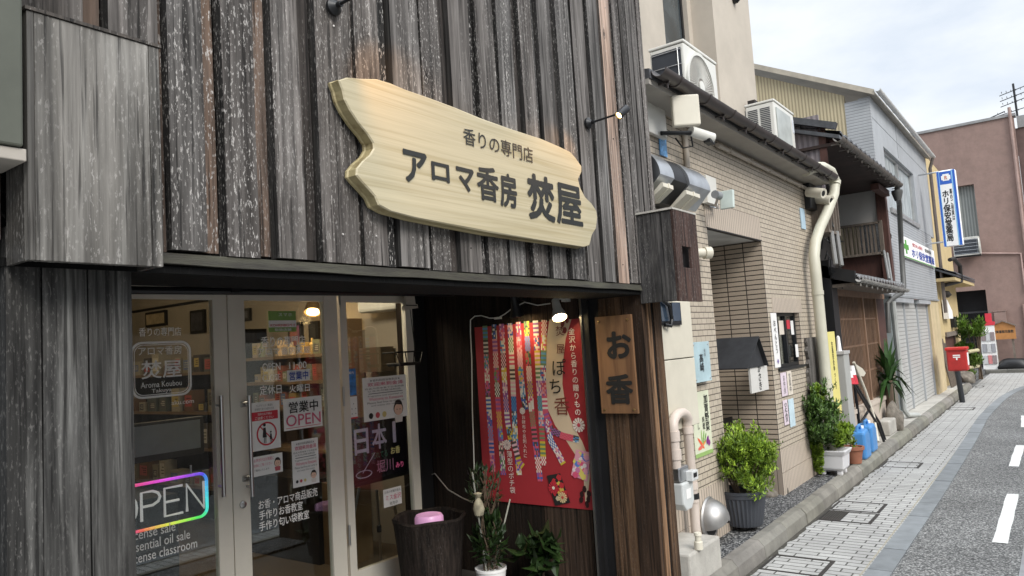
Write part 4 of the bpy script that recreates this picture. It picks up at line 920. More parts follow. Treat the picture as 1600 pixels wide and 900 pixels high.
def leaves(q, cen, rad, n, size, clumps=None, seed=1, m=0, shades=((.6, .6, .6), (1.25, 1.25, 1.1)), narrow=.5, up=.3, droop=0):
    r = random.Random(seed); cl = clumps or [(V(cen), V(rad))]
    for i in range(n):
        c, rd = cl[r.randrange(len(cl))]
        while True:
            d = V((r.uniform(-1, 1), r.uniform(-1, 1), r.uniform(-1, 1)))
            if .25 < d.length < 1: break
        p = c + V((d.x * rd.x, d.y * rd.y, d.z * rd.z)); o = (d + V((r.uniform(-.7, .7), r.uniform(-.7, .7), r.uniform(-.3, .7) + up - droop))).normalized()
        sd_ = o.cross(V((r.uniform(-.4, .4), r.uniform(-.4, .4), 1))).normalized(); nn = o.cross(sd_); s_ = size * r.uniform(.6, 1.3)
        t_ = r.random(); k = r.uniform(.75, 1.2); c_ = [(shades[0][j] * (1 - t_) + shades[1][j] * t_) * k for j in range(3)]
        b = p - o * s_ * .5; mid = p + nn * s_ * .12; tip = p + o * s_ * .55 - nn * s_ * .1
        w_ = sd_ * s_ * narrow * .5
        q.add([b, mid + w_, tip, mid - w_, mid - nn * s_ * .08], [(0, 1, 4), (1, 2, 4), (2, 3, 4), (3, 0, 4)], m, c_)
def bush_clumps(c, r, k, f, seed):
    rr = random.Random(seed); out = []
    for i in range(k):
        d = V((rr.uniform(-1, 1), rr.uniform(-1, 1), rr.uniform(-1, 1)));
        if d.length > 1: d.normalize()
        out.append((V(c) + V((d.x * r[0], d.y * r[1], d.z * r[2])), V(r) * f * rr.uniform(.7, 1.2)))
    return out
def sprigs(q, c, rad, n, ln, size, seed, shades, narrow=.42, low=-.2):
    r = random.Random(seed)
    for i in range(n):
        while True:
            d = V((r.uniform(-1, 1), r.uniform(-1, 1), r.uniform(low, 1)))
            if .2 < d.length < 1: break
        d.normalize(); s0 = V(c) + V((d.x * rad[0], d.y * rad[1], d.z * rad[2])); L_ = ln * r.uniform(.4, 1.3); tip = s0 + (d + V((0, 0, .25))).normalized() * L_
        q.tube([s0 - d * .06, tip], .0025, 4, c=(.5, .5, .3))
        for k in range(9):
            p = s0.lerp(tip, k / 8); leaves(q, p, V((.022, .022, .022)), 2, size * (1.15 - k * .05), None, seed * 1000 + i * 10 + k, shades=shades, narrow=narrow)
# dark fluted planter with the feathery bush
px = 6.3; py = 2.35
t = thing('potted_bush', 'bright green feathery bush in a dark fluted pot by the restaurant door', 'plant', (px, py, .16))
prof = [(.0, .02), (.165, .02), (.17, .03), (.215, .33), (.222, .335), (.225, .375), (.232, .378), (.235, .41), (.222, .412), (.2, .37), (0, .36)]
q = MB(); n = 64; vs = []
for r0, h0 in prof:
    for j in range(n):
        a = 2 * math.pi * j / n; k = r0 * .86 * (1 + (.035 * (1 if j % 2 else -1) if .02 < h0 < .331 and r0 > .1 else 0)); vs.append((px + k * math.cos(a), py + k * math.sin(a), .16 + h0 * .76))
q.add(vs, [(i * n + j, i * n + (j + 1) % n, (i + 1) * n + (j + 1) % n, (i + 1) * n + j) for i in range(len(prof) - 1) for j in range(n)]); q.build('pot', mat('pot_slate', (.055, .06, .072), .6, var=.15, dirt=.3), t, smooth=True)
q = MB(); q.lathe([(0, .275), (.17, .28), (0, .281)], (px, py, .16), n=20); q.build('soil', M['soil'], t)
q = MB(); cl = bush_clumps((px + .03, py, .71), (.28, .22, .23), 60, .34, 3) + [(V((px + .36, py - .12, .72)), V((.1, .08, .1))), (V((px - .26, py - .1, .9)), V((.1, .1, .1))), (V((px + .1, py - .17, .53)), V((.2, .08, .1))), (V((px - .14, py - .17, .52)), V((.16, .08, .1)))]
leaves(q, None, None, 7500, .042, cl, 4, shades=((.6, .7, .45), (2.8, 2.4, 1.6)), narrow=.42); sprigs(q, (px + .03, py, .71), (.3, .25, .27), 70, .1, .045, 77, ((.9, 1, .5), (3.0, 2.5, 1.5))); q.build('foliage', M['leaf'], t, normals=False)
q = MB()
for k in range(14): a = rnd.uniform(0, 6.28); q.tube([(px + .05 * math.cos(a), py + .05 * math.sin(a), .43), (px + .2 * math.cos(a), py + .2 * math.sin(a), .76)], .005, 5)
q.build('stem', M['stem'], t)
q = MB(); q.obox(PZ(1138, 822, .137) + V((.02, -.0, 0)), (.62, -.0, 0), (0, .22, 0), (0, 0, .02)); one('door_mat', mat('mat_rubber', (.035, .03, .027), .9, var=.3), 'dark worn mat under the dark fluted pot', 'mat', q)
#@@TOWER
tw = thing('rendered_building', 'tall beige rendered building rising behind the tiled restaurant', 'building', (8.5, 4, 0))
TY = 3.25
x0, x1 = PY(1121, 100, TY).x, PY(1177, 90, TY).x
_dw = ray(1083, 60); wy = x0 * _dw.y / _dw.x
q = MB(); q.box(x0, x1, TY, wy + 2, .2, 13); q.build('pier', M['beige'], tw)
xw0, xw1 = PY(1040, 60, wy).x, PY(1074, 20, wy).x; zw0 = PY(1050, 90, wy).z
q = MB(); q.box(4.8, xw0, wy, wy + .2, .2, 13); q.box(xw1, x0, wy, wy + .2, .2, 13); q.box(xw0, xw1, wy, wy + .2, .2, zw0); q.box(xw0, xw1, wy, wy + .2, zw0 + 1.6, 13); q.build('wall', M['beige'], tw)
q = MB(); q.box(xw0, xw0 + .05, wy + .06, wy + .12, zw0, zw0 + 1.6); q.box(xw1 - .05, xw1, wy + .06, wy + .12, zw0, zw0 + 1.6); q.box(xw0 + .05, xw1 - .05, wy + .06, wy + .12, zw0, zw0 + .05); wf = q.build('window', M['blackmetal'], tw)
q = MB(); q.box(xw0 + .05, xw1 - .05, wy + .08, wy + .09, zw0 + .05, zw0 + 1.6); q.build('pane', mat('window_dark', (.05, .06, .065), .08, var=.5, vs=2), wf)
q = MB(); p = PY(1146, 2, TY); q.lathe([(0, 0), (.06, 0), (.06, .05), (.03, .09), (0, .1)], p + V((0, 0, .02)), (0, -1, 0), 12); q.build('wall_outlet', M['blackmetal'], tw)
# air conditioners on the roof
def ac_unit(x0, x1, y0, y1, z0, z1, label, style):
    t = thing('air_conditioner', label, 'air conditioner', ((x0 + x1) / 2, (y0 + y1) / 2, z0), 'outdoor units on the roofs'); wd = x1 - x0; hh = z1 - z0
    q = MB(); q.box(x0, x1, y0, y1, z0, z1 - .02); q.build('body', M['acwhite'], t, bevel=.015)
    q = MB(); q.box(x0 - .008, x1 + .008, y0 - .008, y1 + .008, z1 - .019, z1 + .01); q.build('top_cover', M['acwhite'], t, bevel=.008)
    if style == 'fan':
        cx_, cz, R0 = x0 + wd * .42, z0 + hh * .47, hh * .43
        q = MB(); q.lathe([(R0, 0), (R0 + .03, 0), (R0 + .03, .022), (R0, .022), (R0, 0)], (cx_, y0, cz), (0, -1, 0), 40); q.build('fan_ring', M['acwhite'], t, smooth=True)
        q = MB(); q.lathe([(0, .002), (R0, .002), (0, .003)], (cx_, y0, cz), (0, -1, 0), 30); q.build('fan_well', mat('ac_shadow', (.33, .31, .28), .6), t)
        q = MB()
        for k in range(60):
            a = 2 * math.pi * k / 60; q.obox((cx_ + math.cos(a) * R0 * .28, y0 - .016, cz + math.sin(a) * R0 * .28), (math.cos(a + .35) * R0 * .72, 0, math.sin(a + .35) * R0 * .72), (0, .004, 0), (-math.sin(a) * .004, 0, math.cos(a) * .004))
        q.lathe([(0, .012), (R0 * .2, .012), (R0 * .2, .022), (0, .026)], (cx_, y0, cz), (0, -1, 0), 20); q.build('fan_grille', M['acwhite'], t)
        q = MB(); q.box(x0 - .004, x0 - .002, y0 + .03, y1 - .02, z0 + .04, z1 - .06); cg = q.build('coil', M['acdark'], t)
        q = MB()
        for k in range(5): z = z0 + .06 + (hh - .14) * k / 4; q.tube([(x0 - .012, y0 + .02, z), (x0 - .012, y1 - .02, z)], .004, 5)
        for y in (y0 + .06,): q.tube([(x0 - .012, y, z0 + .04), (x0 - .012, y, z1 - .06)], .004, 5)
        q.build('guard', M['galv'], cg)
        q = MB(); q.box(x1 - .12, x1 - .03, y0 - .003, y0 - .001, z0 + .22, z0 + .25); q.build('badge', M['greyink'], t)
    else:
        q = MB()
        for cx_ in (.05, .2):
            for k in range(20): z = z0 + .05 + (hh - .14) * k / 19; q.box(x0 - .004, x0 - .001, y0 + cx_, y0 + cx_ + .12, z, z + .012)
        q.build('louvre', M['acdark'], t)
        q = MB(); q.box(x0 + .06, x1 - .18, y0 - .012, y0 - .002, z0 + .05, z1 - .08); q.build('front_guard', mat('ac_guard', (.42, .44, .42), .4, var=.2), t, bevel=.01)
        q = MB(); q.box(x1 - .1, x1 - .02, y0 - .004, y0 - .002, z0 + .3, z1 - .1); q.build('badge', mat('ac_badge', (.75, .78, .82), .2), t)
    for xx in (x0 + .06, x1 - .14): q = MB(); q.box(xx, xx + .08, y0 - .02, y1 + .02, z0 - .045, z0); q.build('foot', M['blackmetal'], t)
    return t
a, b = PY(1067, 62, 2.6), PY(1118, 98, 2.6); ac_unit(a.x, b.x, 2.6, 2.95, 3.87, a.z, 'white outdoor unit with a round fan grille against the beige wall', 'fan')
a, b = PY(1208, 155, 2.55), PY(1239, 180, 2.55); ac_unit(a.x, b.x, 2.55, 2.9, PY(1210, 224, 2.55).z, a.z, 'white outdoor unit with louvred side at the far end of the tiled roof', 'louvre')
q = MB(); q.box(a.x - .02, b.x + .02, 2.5, 2.95, 3.84, PY(1210, 224, 2.55).z - .046); one('unit_stand', M['blackmetal'], 'dark stand under the louvred outdoor unit', 'stand', q)
#@@OLDHOUSE
# ------------------------------------------------------------------ old wooden town house
M['pipegrey'] = mat('pipe_grey', (.2, .2, .195), .6, var=.15)
M['redwood'] = mat('red_brown_wood', (.075, .03, .022), .7, var=.3, vs=6, st=(4, 4, 1))
M['oldwood'] = mat('old_grey_wood', (.16, .13, .105), .85, var=.35, vs=8, st=(6, 6, 1), bump=.3)
M['lattice'] = mat('lattice_wood', (.22, .13, .08), .7, var=.3, vs=5, st=(6, 6, .6))
M['rooftile'] = mat('roof_tile', (.06, .063, .07), .4, var=.3, vs=12)
M['silvertile'] = mat('glazed_tile', (.2, .205, .21), .3, var=.25, vs=14)
M['plastergrey'] = mat('white_plaster', (.5, .48, .45), .85, var=.06)
old = thing('town_house', 'old dark wooden town house with lattice door between tiled restaurant and grey building', 'house', (12.4, 2.5, 0))
def part(name, m, parent, *boxes, bevel=0):
    q = MB()
    for b in boxes: q.box(*b)
    return q.build(name, m, parent, bevel=bevel)
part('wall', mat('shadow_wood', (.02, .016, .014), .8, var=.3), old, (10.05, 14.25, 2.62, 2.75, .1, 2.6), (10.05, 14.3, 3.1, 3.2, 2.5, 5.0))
part('wing_wall', M['plastergrey'], old, (14.2, 14.3, 2.44, 3.1, 3.6, 4.2))
part('wing_wall', M['redwood'], old, (14.21, 14.3, 2.43, 3.1, 2.4, 3.05)); part('wing_beam', M['redwood'], old, (14.19, 14.3, 2.43, 3.1, 4.2, 4.32))
part('wing_post', M['redwood'], old, (14.15, 14.33, 2.28, 2.43, 2.4, 4.5))
part('beam', M['redwood'], old, (10.3, 14.2, 2.45, 2.6, 4.25, 4.4), (13.2, 14.15, 2.2, 2.32, 4.02, 4.12))
q = MB(); z0, z1 = 3.07, 3.57
q.box(14.1, 14.19, 2.4, 3.1, z0 - .04, z0); q.box(14.1, 14.19, 2.4, 3.1, z1, z1 + .04)
for k in range(11): y = 2.41 + k * .065; q.box(14.12, 14.16, y, y + (.035 if k % 3 else .02), z0, z1)
q.box(14.1, 14.2, 2.36, 2.42, z0 - .06, z1 + .05); q.build('slatted_screen', M['oldwood'], old)
part('side_wall', stripes('purple_corrugated', 'Y', (.3, .26, .27), (.2, .17, .18), .07, .5), old, (10.15, 10.2, 2.33, 3.4, 3.2, 4.62))
q = MB(); q.box(10.12, 10.15, 2.25, 2.34, 3.8, 4.45); q.build('corner_board', M['redwood'], old)
def tile_roof(name, x0, x1, ye, ze, yr, zr, m, pitch=.28, parent=None, th=.05):
    q = MB(); n = int((x1 - x0) / pitch); L_ = math.hypot(yr - ye, zr - ze); rows = max(2, int(L_ / .25))
    q.add([(x0, ye, ze - th), (x1, ye, ze - th), (x1, yr, zr - th), (x0, yr, zr - th), (x0, ye, ze), (x1, ye, ze), (x1, yr, zr), (x0, yr, zr)], [(0, 3, 2, 1), (4, 5, 6, 7), (0, 1, 5, 4), (1, 2, 6, 5), (2, 3, 7, 6), (3, 0, 4, 7)])
    for r in range(rows):
        t0, t1 = r / rows, (r + 1) / rows
        for i in range(n):
            xa = x0 + (x1 - x0) * i / n; wv = (x1 - x0) / n; pts = []
            for k in range(7):
                u_ = k / 6; h_ = .035 * (1 + math.cos(2 * math.pi * (u_ - .2))) / 2 + .012
                pts.append((xa + wv * u_, h_))
            a = [V((x, ye + (yr - ye) * t0 - .012, ze + (zr - ze) * t0 + h_ + .012)) for x, h_ in pts]; b = [V((x, ye + (yr - ye) * t1, ze + (zr - ze) * t1 + h_ * .9)) for x, h_ in pts]
            c = [V((p.x, p.y, p.z - .03)) for p in a]
            for k in range(6): q.face([a[k], a[k + 1], b[k + 1], b[k]]); q.face([c[k], c[k + 1], a[k + 1], a[k]])
    return q.build(name, m, parent, normals=False)
tile_roof('upper_roof', 10.05, 14.15, 2.07, 4.27, 3.3, 4.72, M['rooftile'], parent=old)
part('upper_roof_lining', mat('eave_boards', (.035, .02, .016), .8, var=.3), old, (10.1, 14.1, 2.1, 3.15, 4.16, 4.2))
gutter(old, (9.75, 2.03, 4.17), (14.12, 2.03, 4.19), .06, mat('old_gutter', (.12, .105, .09), .5, var=.2), .42, True)
q = MB(); pts = [PY(u, v, y) for u, v, y in ((1402, 289, 2.05), (1402, 303, 2.07), (1405, 318, 2.15), (1408, 380, 2.25), (1412, 448, 2.25), (1408, 458, 2.28), (1393, 467, 2.4))]; pts += [pts[-1] + V((-.15, .05, -.08)), pts[-1] + V((-.18, .08, -.6))]
q.tube(pts, .045, 10); q.lathe([(.05, 0), (.09, .14), (.09, .18), (0, .18)], pts[1] + V((0, 0, -.12)), n=12); q.build('downpipe', mat('downpipe_brown', (.085, .085, .08), .5), old, smooth=True)
q = MB(); q.obox((10.05, 2.12, 4.36), (.09, 0, 0), (0, 1.3, .48), (0, -.03, .08)); q.build('verge_board', M['rooftile'], old)
q = MB(); q.obox((10.2, 2.14, 4.2), (.06, 0, 0), (0, 1.0, .36), (0, -.03, .1)); q.build('barge_board', M['redwood'], old)
# pent roof over the door
tile_roof('pent_roof', 10.35, 13.95, 2.1, 2.42, 2.65, 2.62, M['silvertile'], .2, old)
gutter(old, (10.3, 2.06, 2.415), (13.95, 2.06, 2.36), .045, mat('pent_gutter', (.3, .29, .27), .5, var=.3, vs=9), .36, True)
part('pent_lining', M['oldwood'], old, (10.35, 13.9, 2.12, 2.6, 2.33, 2.37))
q = MB(); q.obox((10.3, 2.1, 2.36), (.07, 0, 0), (0, .55, .16), (0, 0, .16)); q.build('pent_verge', M['black'], old)
# lattice door
lat = MB(); x0, x1, xm = 10.62, 14.2, 12.45
lat.box(x0, x1, 2.46, 2.53, 2.24, 2.33)
for x in (x0, xm - .04, x1 - .8): lat.box(x, x + .08, 2.46, 2.53, .62, 2.24)
for z in (1.1, 1.5, 1.9): lat.box(x0 + .08, x1 - .8, 2.485, 2.505, z, z + .025)
lo = lat.build('lattice_door', M['lattice'], old)
q = MB(); x = x0 + .12
while x < x1 - .85: q.box(x, x + .02, 2.485, 2.493, .62, 2.24); x += .085
q.build('slats', M['lattice'], lo)
part('door_wall', M['redwood'], old, (13.45, 14.15, 2.47, 2.56, .12, 2.3))
part('sill_wall', mat('pale_sill', (.5, .43, .36), .85, var=.12, dirt=.4), old, (10.3, 13.2, 2.42, 2.6, .12, .6), (10.3, 13.4, 2.4, 2.6, .6, .66))
part('old_stone', M['rock'], old, (13.2, 14.2, 2.4, 2.55, .12, 1.0))
part('corner_post', M['black'], old, (10.3, 10.6, 2.4, 2.55, .12, 2.7))
q = MB()
for k in range(26):
    p = V((10.1 + rnd.uniform(0, .45), 2.3 + rnd.uniform(0, .2), 2.7 + rnd.uniform(0, 1.1))); pts = [p]
    for j in range(6): p = p + V((rnd.uniform(-.1, .1), rnd.uniform(-.05, .05), rnd.uniform(-.17, .14))); pts.append(p)
    q.tube(pts, .008, 4)
o = q.build('wire_tangle', M['blackmetal']); tag(o, 'tangle of black cables on the dark house corner by the cream pipe', 'cables')
for k, (a, b) in enumerate((((1299, 362), (1306, 413)), ((1307, 362), (1315, 415)))):
    q = MB(); q.tube([PY(*a, 2.25), PY(*b, 2.2)], .028, 8); one('service_pipe', M['pipegrey'], ['left of two grey service pipes rising from the pent roof', 'right of two grey service pipes rising from the pent roof'][k], 'pipe', q, 'grey service pipes', smooth=True)
for k, (a, b) in enumerate((((1381, 392), (1389, 436)), ((1386, 396), (1393, 440)))):
    q = MB(); q.tube([PY(*a, 2.3), PY(*b, 2.15)], .022, 8); one('service_pipe', M['pipegrey'], ['left of two thin pipes at the pent roof end by the grey building', 'right of two thin pipes at the pent roof end by the grey building'][k], 'pipe', q, 'thin pipes by the grey building', smooth=True)
t = thing('window_grille', 'small grey lattice window box on the dark house beside the cream pipe', 'grille', (10.5, 2.3, 3.1))
a, b = PY(1298, 358, 2.22), PY(1311, 312, 2.22); q = MB(); q.box(a.x, b.x, 2.24, 2.5, a.z - .03, a.z); q.box(a.x, b.x, 2.24, 2.5, b.z, b.z + .03)
for k in range(5): x = a.x + (b.x - a.x - .03) * k / 4; q.box(x, x + .03, 2.24, 2.27, a.z, b.z)
q.box(a.x, a.x + .02, 2.27, 2.5, a.z, b.z); q.build('frame', M['oldwood'], t)
#@@GREY
# ------------------------------------------------------------------ grey shop building with shutter
M['greypanel'] = mat('grey_panel', (.37, .385, .4), .45, var=.08, dirt=.4)
M['greyrib'] = stripes('grey_ribbed', 'Z', (.42, .435, .45), (.27, .28, .29), .055, .8, .45)
M['shutter'] = stripes('shutter_slat', 'Z', (.52, .52, .5), (.2, .2, .19), .075, .86, .4, soft=.1)
M['yelrib'] = stripes('yellow_corrugated', 'Y', (.56, .48, .31), (.36, .3, .19), .06, .55, .6, soft=.2)
gb = thing('grey_building', 'two storey grey metal clad shop with roller shutter and yellow corrugated side', 'building', (18, 2.44, 0))
GF, GX0, GX1 = 2.41, 14.4, 21.3
zt = 5.95
wx0, wx1, wz0_, wz1_ = 15.35, 18.85, 3.95, 5.18
part('wall', M['greypanel'], gb, (GX0 + .1, GX1, GF, GF + .2, wz1_, zt), (GX0 + .1, wx0, GF, GF + .2, wz0_ - .05, wz1_), (wx1, GX1, GF, GF + .2, wz0_ - .05, wz1_))
part('ribbed_wall', M['greyrib'], gb, (GX0 + .1, 20.75, GF - .002, GF + .2, 2.33, wz0_ - .05), (GX0 + .02, GX0 + .1, GF, 2.83, 2.3, zt - .05))
q = MB(); q.prism([(GX0 + .03, 2.83, 2.5), (GX0 + .03, 6.5, 2.5), (GX0 + .03, 6.5, 7.98), (GX0 + .03, 2.83, 6.05)], (.07, 0, 0)); q.build('side_wall', M['yelrib'], gb)
part('panel_joint', mat('panel_joint', (.25, .26, .27), .6), gb, (17.0, 17.02, GF - .004, GF, wz1_ + .05, zt), (GX0 + .1, GX1, GF - .004, GF, 5.55, 5.562), (GX0 + .1, GX1 - .5, GF - .005, GF, wz0_ - .06, wz0_ - .04), (GX0 + .02, 20.76, GF - .03, GF + .0, 2.29, 2.33))
q = MB(); z0 = zt - .02; q.prism([(GX0 - .06, GF - .1, z0), (GX0 - .06, GF - .1, z0 + .06), (GX0 - .06, 6.5, z0 + 2.22), (GX0 - .06, 6.5, z0 + 2.14)], (GX1 - GX0 + .2, 0, 0)); q.build('roof', mat('roof_beige', (.38, .35, .3), .6), gb)
q = MB(); q.prism([(GX0 - .1, GF - .11, z0 - .03), (GX0 - .1, GF - .11, z0 + .07), (GX0 - .1, 6.5, z0 + 2.24), (GX0 - .1, 6.5, z0 + 2.13)], (.04, 0, 0)); q.build('verge', mat('verge_beige', (.42, .38, .31), .5, var=.2), gb)
gutter(gb, (GX0 - .12, GF - .17, z0 + .06), (GX1 + .1, GF - .17, z0 + .06), .05, M['silver'], .7, False)
q = MB(); q.tube([(GX1 - .05, GF - .17, z0), (GX1 - .02, GF - .08, z0 - .25), (GX1 - .02, GF - .08, 3.2), (GX1 - .02, GF - .08, 2.0)], .04, 8); q.build('downpipe', mat('brown_downpipe', (.13, .105, .09), .5), gb, smooth=True)
q = MB(); f = .05
q.box(wx0, wx0 + f, GF + .06, GF + .14, wz0_, wz1_); q.box(wx1 - f, wx1, GF + .06, GF + .14, wz0_, wz1_); q.box(wx0 + f, wx1 - f, GF + .06, GF + .14, wz1_ - f, wz1_); q.box(wx0 + f, wx1 - f, GF - .04, GF + .14, wz0_ - .04, wz0_ + f); xm = (wx0 + wx1) / 2; q.box(xm - .04, xm + .04, GF + .05, GF + .12, wz0_ + f, wz1_ - f)
w_ = q.build('window', mat('aluminium', (.42, .42, .41), .35, .5), gb)
q = MB(); q.box(wx0 + f, wx1 - f, GF + .1, GF + .11, wz0_ + f, wz1_ - f); q.build('pane', mat('frosted_glass', (.4, .44, .45), .25, var=.35, vs=5, st=(3, 1, .4)), w_)
sh = part('shutter', M['shutter'], gb, (14.78, 19.2, GF + .08, GF + .12, .16, 2.28))
for x in (14.72, 16.15, 17.72, 19.2): part('guide_rail', M['steel'] if 0 else M['greypanel'], sh, (x, x + .06, GF + .05, GF + .125, .15, 2.28))
part('shutter_box', M['greypanel'], sh, (14.72, 16.9, GF - .02, GF + .1, 2.2, 2.285), (17.6, 19.3, GF - .02, GF + .1, 2.2, 2.285))
part('corner_trim', mat('teal_trim', (.3, .34, .34), .5), gb, (14.45, 14.72, GF + .02, GF + .12, .13, 2.3))
q = MB(); pts = [(14.5, GF - .03, 2.2), (14.5, GF - .03, .3), (14.52, GF - .08, .2), (14.8, GF - .2, .17)]; q.tube(pts, .045, 8); q.build('downpipe', mat('grey_downpipe', (.38, .39, .37), .5), gb, smooth=True)
part('pier', mat('yellow_pier', (.5, .4, .24), .85, var=.12, dirt=.45), gb, (19.27, 20.7, GF, GF + .2, .13, 2.29))
# green cross sign
t = thing('pharmacy_board', 'white wall sign with a green cross and dark blue lettering on grey cladding', 'sign', (18.3, GF, 3.1))
PG = PlaneY(GF - .01); O, U, W = PG.fr((1399, 402), (1452, 419), (1396, 372))
U = V((20.55 - 15.98, 0, 0)); O = V((15.98, GF - .01, 3.1)); W = V((0, 0, .42))
q = MB(); sheet(q, O, U, W, .04); q.build('panel', M['white'], t, bevel=.005)
q = MB(); sheet(q, O + V((0, -.041, 0)), U, W * .05, .001); q.build('border', M['greenink'], t)
q = MB(); c = O + U * .1 + W * .52 + V((0, -.043, 0)); q.box(c.x - .09, c.x + .09, c.y, c.y + .002, c.z - .14, c.z + .14); q.box(c.x - .3, c.x + .3, c.y - .001, c.y + .001, c.z - .05, c.z + .05); q.build('green_cross', M['greenink'], t)
q = MB(); text(q, 'ホリ保安堂薬局', O + U * .24 + W * .12 + V((0, -.041, 0)), U * .72, W * .46, 0, .03); q.build('lettering', M['blueink'], t, normals=False)
q = MB(); text(q, '処方せん受付', O + U * .28 + W * .68 + V((0, -.041, 0)), U * .3, W * .2, 0, .02); q.build('lettering', M['redink'], t, normals=False)
q = MB(); text(q, '健康相談', O + U * .66 + W * .68 + V((0, -.041, 0)), U * .22, W * .2, 0, .01); q.build('lettering', M['greyink'], t, normals=False)
q = MB(); pts = [PY(1384, 372, GF - .02)]
for k in range(14): a = k * .5; pts.append(PY(1387 + 5 * math.cos(a + 2), 370 + 7 * math.sin(a + 2), GF - .05))
q.tube(pts, .015, 5); one('cable_loop', M['black'], 'black cable loop on grey cladding left of the green cross', 'cable', q)
# projecting blue and white sign
t = thing('projecting_sign', 'tall white and blue vertical sign box projecting over the footway', 'sign', (19.5, 1.83, 3.5))
SX = 19.5; O = V((SX, 2.03, 3.5)); U = V((0, -.385, 0)); W = V((0, 0, 1.75))
q = MB(); q.box(SX, SX + .22, 2.03 - .385, 2.03, 3.5, 5.25); q.build('box', M['white'], t, bevel=.01)
sgb = mat('sign_blue', (.03, .12, .5), .4, var=.05); sgl = mat('sign_light_blue', (.25, .5, .75), .4, var=.05)
q = MB(); sheet(q, O + U * .03 + V((-.001, 0, 0)), U * .1, W, .001); sheet(q, O + U * .84 + V((-.001, 0, 0)), U * .13, W, .001); sheet(q, O + U * .16 + W * .82 + V((-.001, 0, 0)), U * .62, W * .17, .001); q.build('blue_field', sgb, t)
q = MB(); sheet(q, O + U * .13 + V((-.001, 0, 0)), U * .03, W, .001); sheet(q, O + U * .78 + V((-.001, 0, 0)), U * .06, W, .001); q.build('light_blue_stripe', sgl, t)
q = MB(); sheet(q, O + U * .32 + W * .865 + V((-.0025, 0, 0)), U * .34, W * .09, .001); sheet(q, O + U * .25 + W * .88 + V((-.0025, 0, 0)), U * .48, W * .055, .0015); q.build('emblem', M['white'], t)
q = MB(); text(q, 'R', O + U * .42 + W * .88 + V((-.005, 0, 0)), U * .15, W * .05, 0, .02); q.build('emblem_letter', mat('emblem_red', (.6, .18, .12), .5), t, normals=False)
q = MB(); text(q, 'ホ\nリ\n保\n安\n堂\n薬\n局', O + U * .2 + W * .06 + V((-.002, 0, 0)), U * .37, W * .68, 0, .03, .95); q.build('lettering', M['inkblack'], t, normals=False)
q = MB(); text(q, '薬\nの\nご\n相\n談\nは', O + U * .6 + W * .33 + V((-.002, 0, 0)), U * .14, W * .42, 0, .02, 1.1); q.build('lettering', M['inkblack'], t, normals=False)
q = MB()
for z in (5.26, 3.62): q.tube([(SX + .1, 1.7, z), (SX + .1, GF + .02, z)], .018, 6)
q.build('bracket', M['galv'], t)
#@@YELLOW
M['yellow'] = mat('yellow_stucco', (.5, .385, .2), .9, var=.1, vs=3, dirt=.3)
yh = thing('yellow_house', 'yellow stucco house with a small tiled canopy beyond the grey shutter', 'house', (23.5, 2.5, 0))
part('wall', M['yellow'], yh, (GX1 + .02, 25.8, 2.5, 2.7, 1.4, 6.2), (21.32, 22.2, 2.51, 2.7, .12, 1.4), (25.2, 25.8, 2.51, 2.7, .12, 1.4))
tile_roof('canopy', 21.0, 25.9, 2.0, 2.92, 2.5, 3.15, M['rooftile'], .28, yh); part('canopy_soffit', M['yellow'], yh, (21.0, 25.9, 2.02, 2.5, 2.78, 2.86))
q = MB(); q.tube([(21.1, 2.1, 3.3), (21.5, 2.05, 3.35), (22.2, 2.0, 3.2), (22.3, 2.02, 2.8), (21.4, 2.3, 2.7)], .05, 8); q.build('downpipe', M['iron'], yh, smooth=True)
part('door', M['redwood'], yh, (22.25, 25.0, 2.56, 2.6, .12, 1.36)); part('lintel', M['oldwood'], yh, (22.2, 25.2, 2.46, 2.7, 1.38, 1.5))
q = MB(); q.lathe([(0, 0), (.09, 0), (.09, .12), (0, .2)], (22.0, 2.42, 2.5), (.3, -.9, -.2), 12); q.build('wall_lamp', M['iron'], yh); 
q = MB(); q.prism([(22.0, 2.47, 1.85), (22.9, 2.47, 1.85), (22.9, 2.47, 2.05), (22.0, 2.47, 2.35)], (0, -.12, 0)); q.build('wall_vent', M['white'], yh)
part('doorbell_lamp', M['blackmetal'], yh, (23.6, 24.1, 2.4, 2.49, 1.6, 1.9)); 
#@@PINK
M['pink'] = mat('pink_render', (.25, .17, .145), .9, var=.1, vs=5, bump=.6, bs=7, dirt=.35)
pk = thing('pink_building', 'large dusky pink rendered building closing the end of the street', 'building', (31, 0, 0))
XP = 29.5; zt = 8.46
gy0, gy1, gz = 2.0, 3.0, 2.77; w0, w1, wz0_, wz1_ = 1.99, 2.6, 4.2, 6.4
q = MB(); D = 6
def px_(y0, y1, z0, z1): q.box(XP, XP + .3, y0, y1, z0, z1)
px_(w1, 9, gz, zt); px_(gy1, 9, .1, gz); px_(w0, w1, gz, wz0_); px_(w0, w1, wz1_, zt); px_(.66, w0, gz, zt); px_(.66, gy0, .1, gz); q.box(XP + .3, XP + 6, 8.8, 9, .1, zt - .01)
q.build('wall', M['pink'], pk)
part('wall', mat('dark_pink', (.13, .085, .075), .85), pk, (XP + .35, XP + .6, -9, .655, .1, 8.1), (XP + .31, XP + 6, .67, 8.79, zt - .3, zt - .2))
part('parapet', mat('parapet_cap', (.25, .25, .25), .6), pk, (XP - .05, XP + .35, .6, 9.05, zt, zt + .09), (XP + .3, XP + .65, -9, .59, 8.1, 8.5))
part('garage', mat('garage_dark', (.012, .012, .013), .8), pk, (XP + .5, XP + .6, 1.9, 3.2, .1, 2.9)); part('garage_bar', mat('garage_bar', (.03, .03, .032), .6), pk, (XP + .2, XP + .26, gy0, gy1, 2.0, 2.06), (XP + .2, XP + .26, gy0, gy1, 1.0, 1.04))
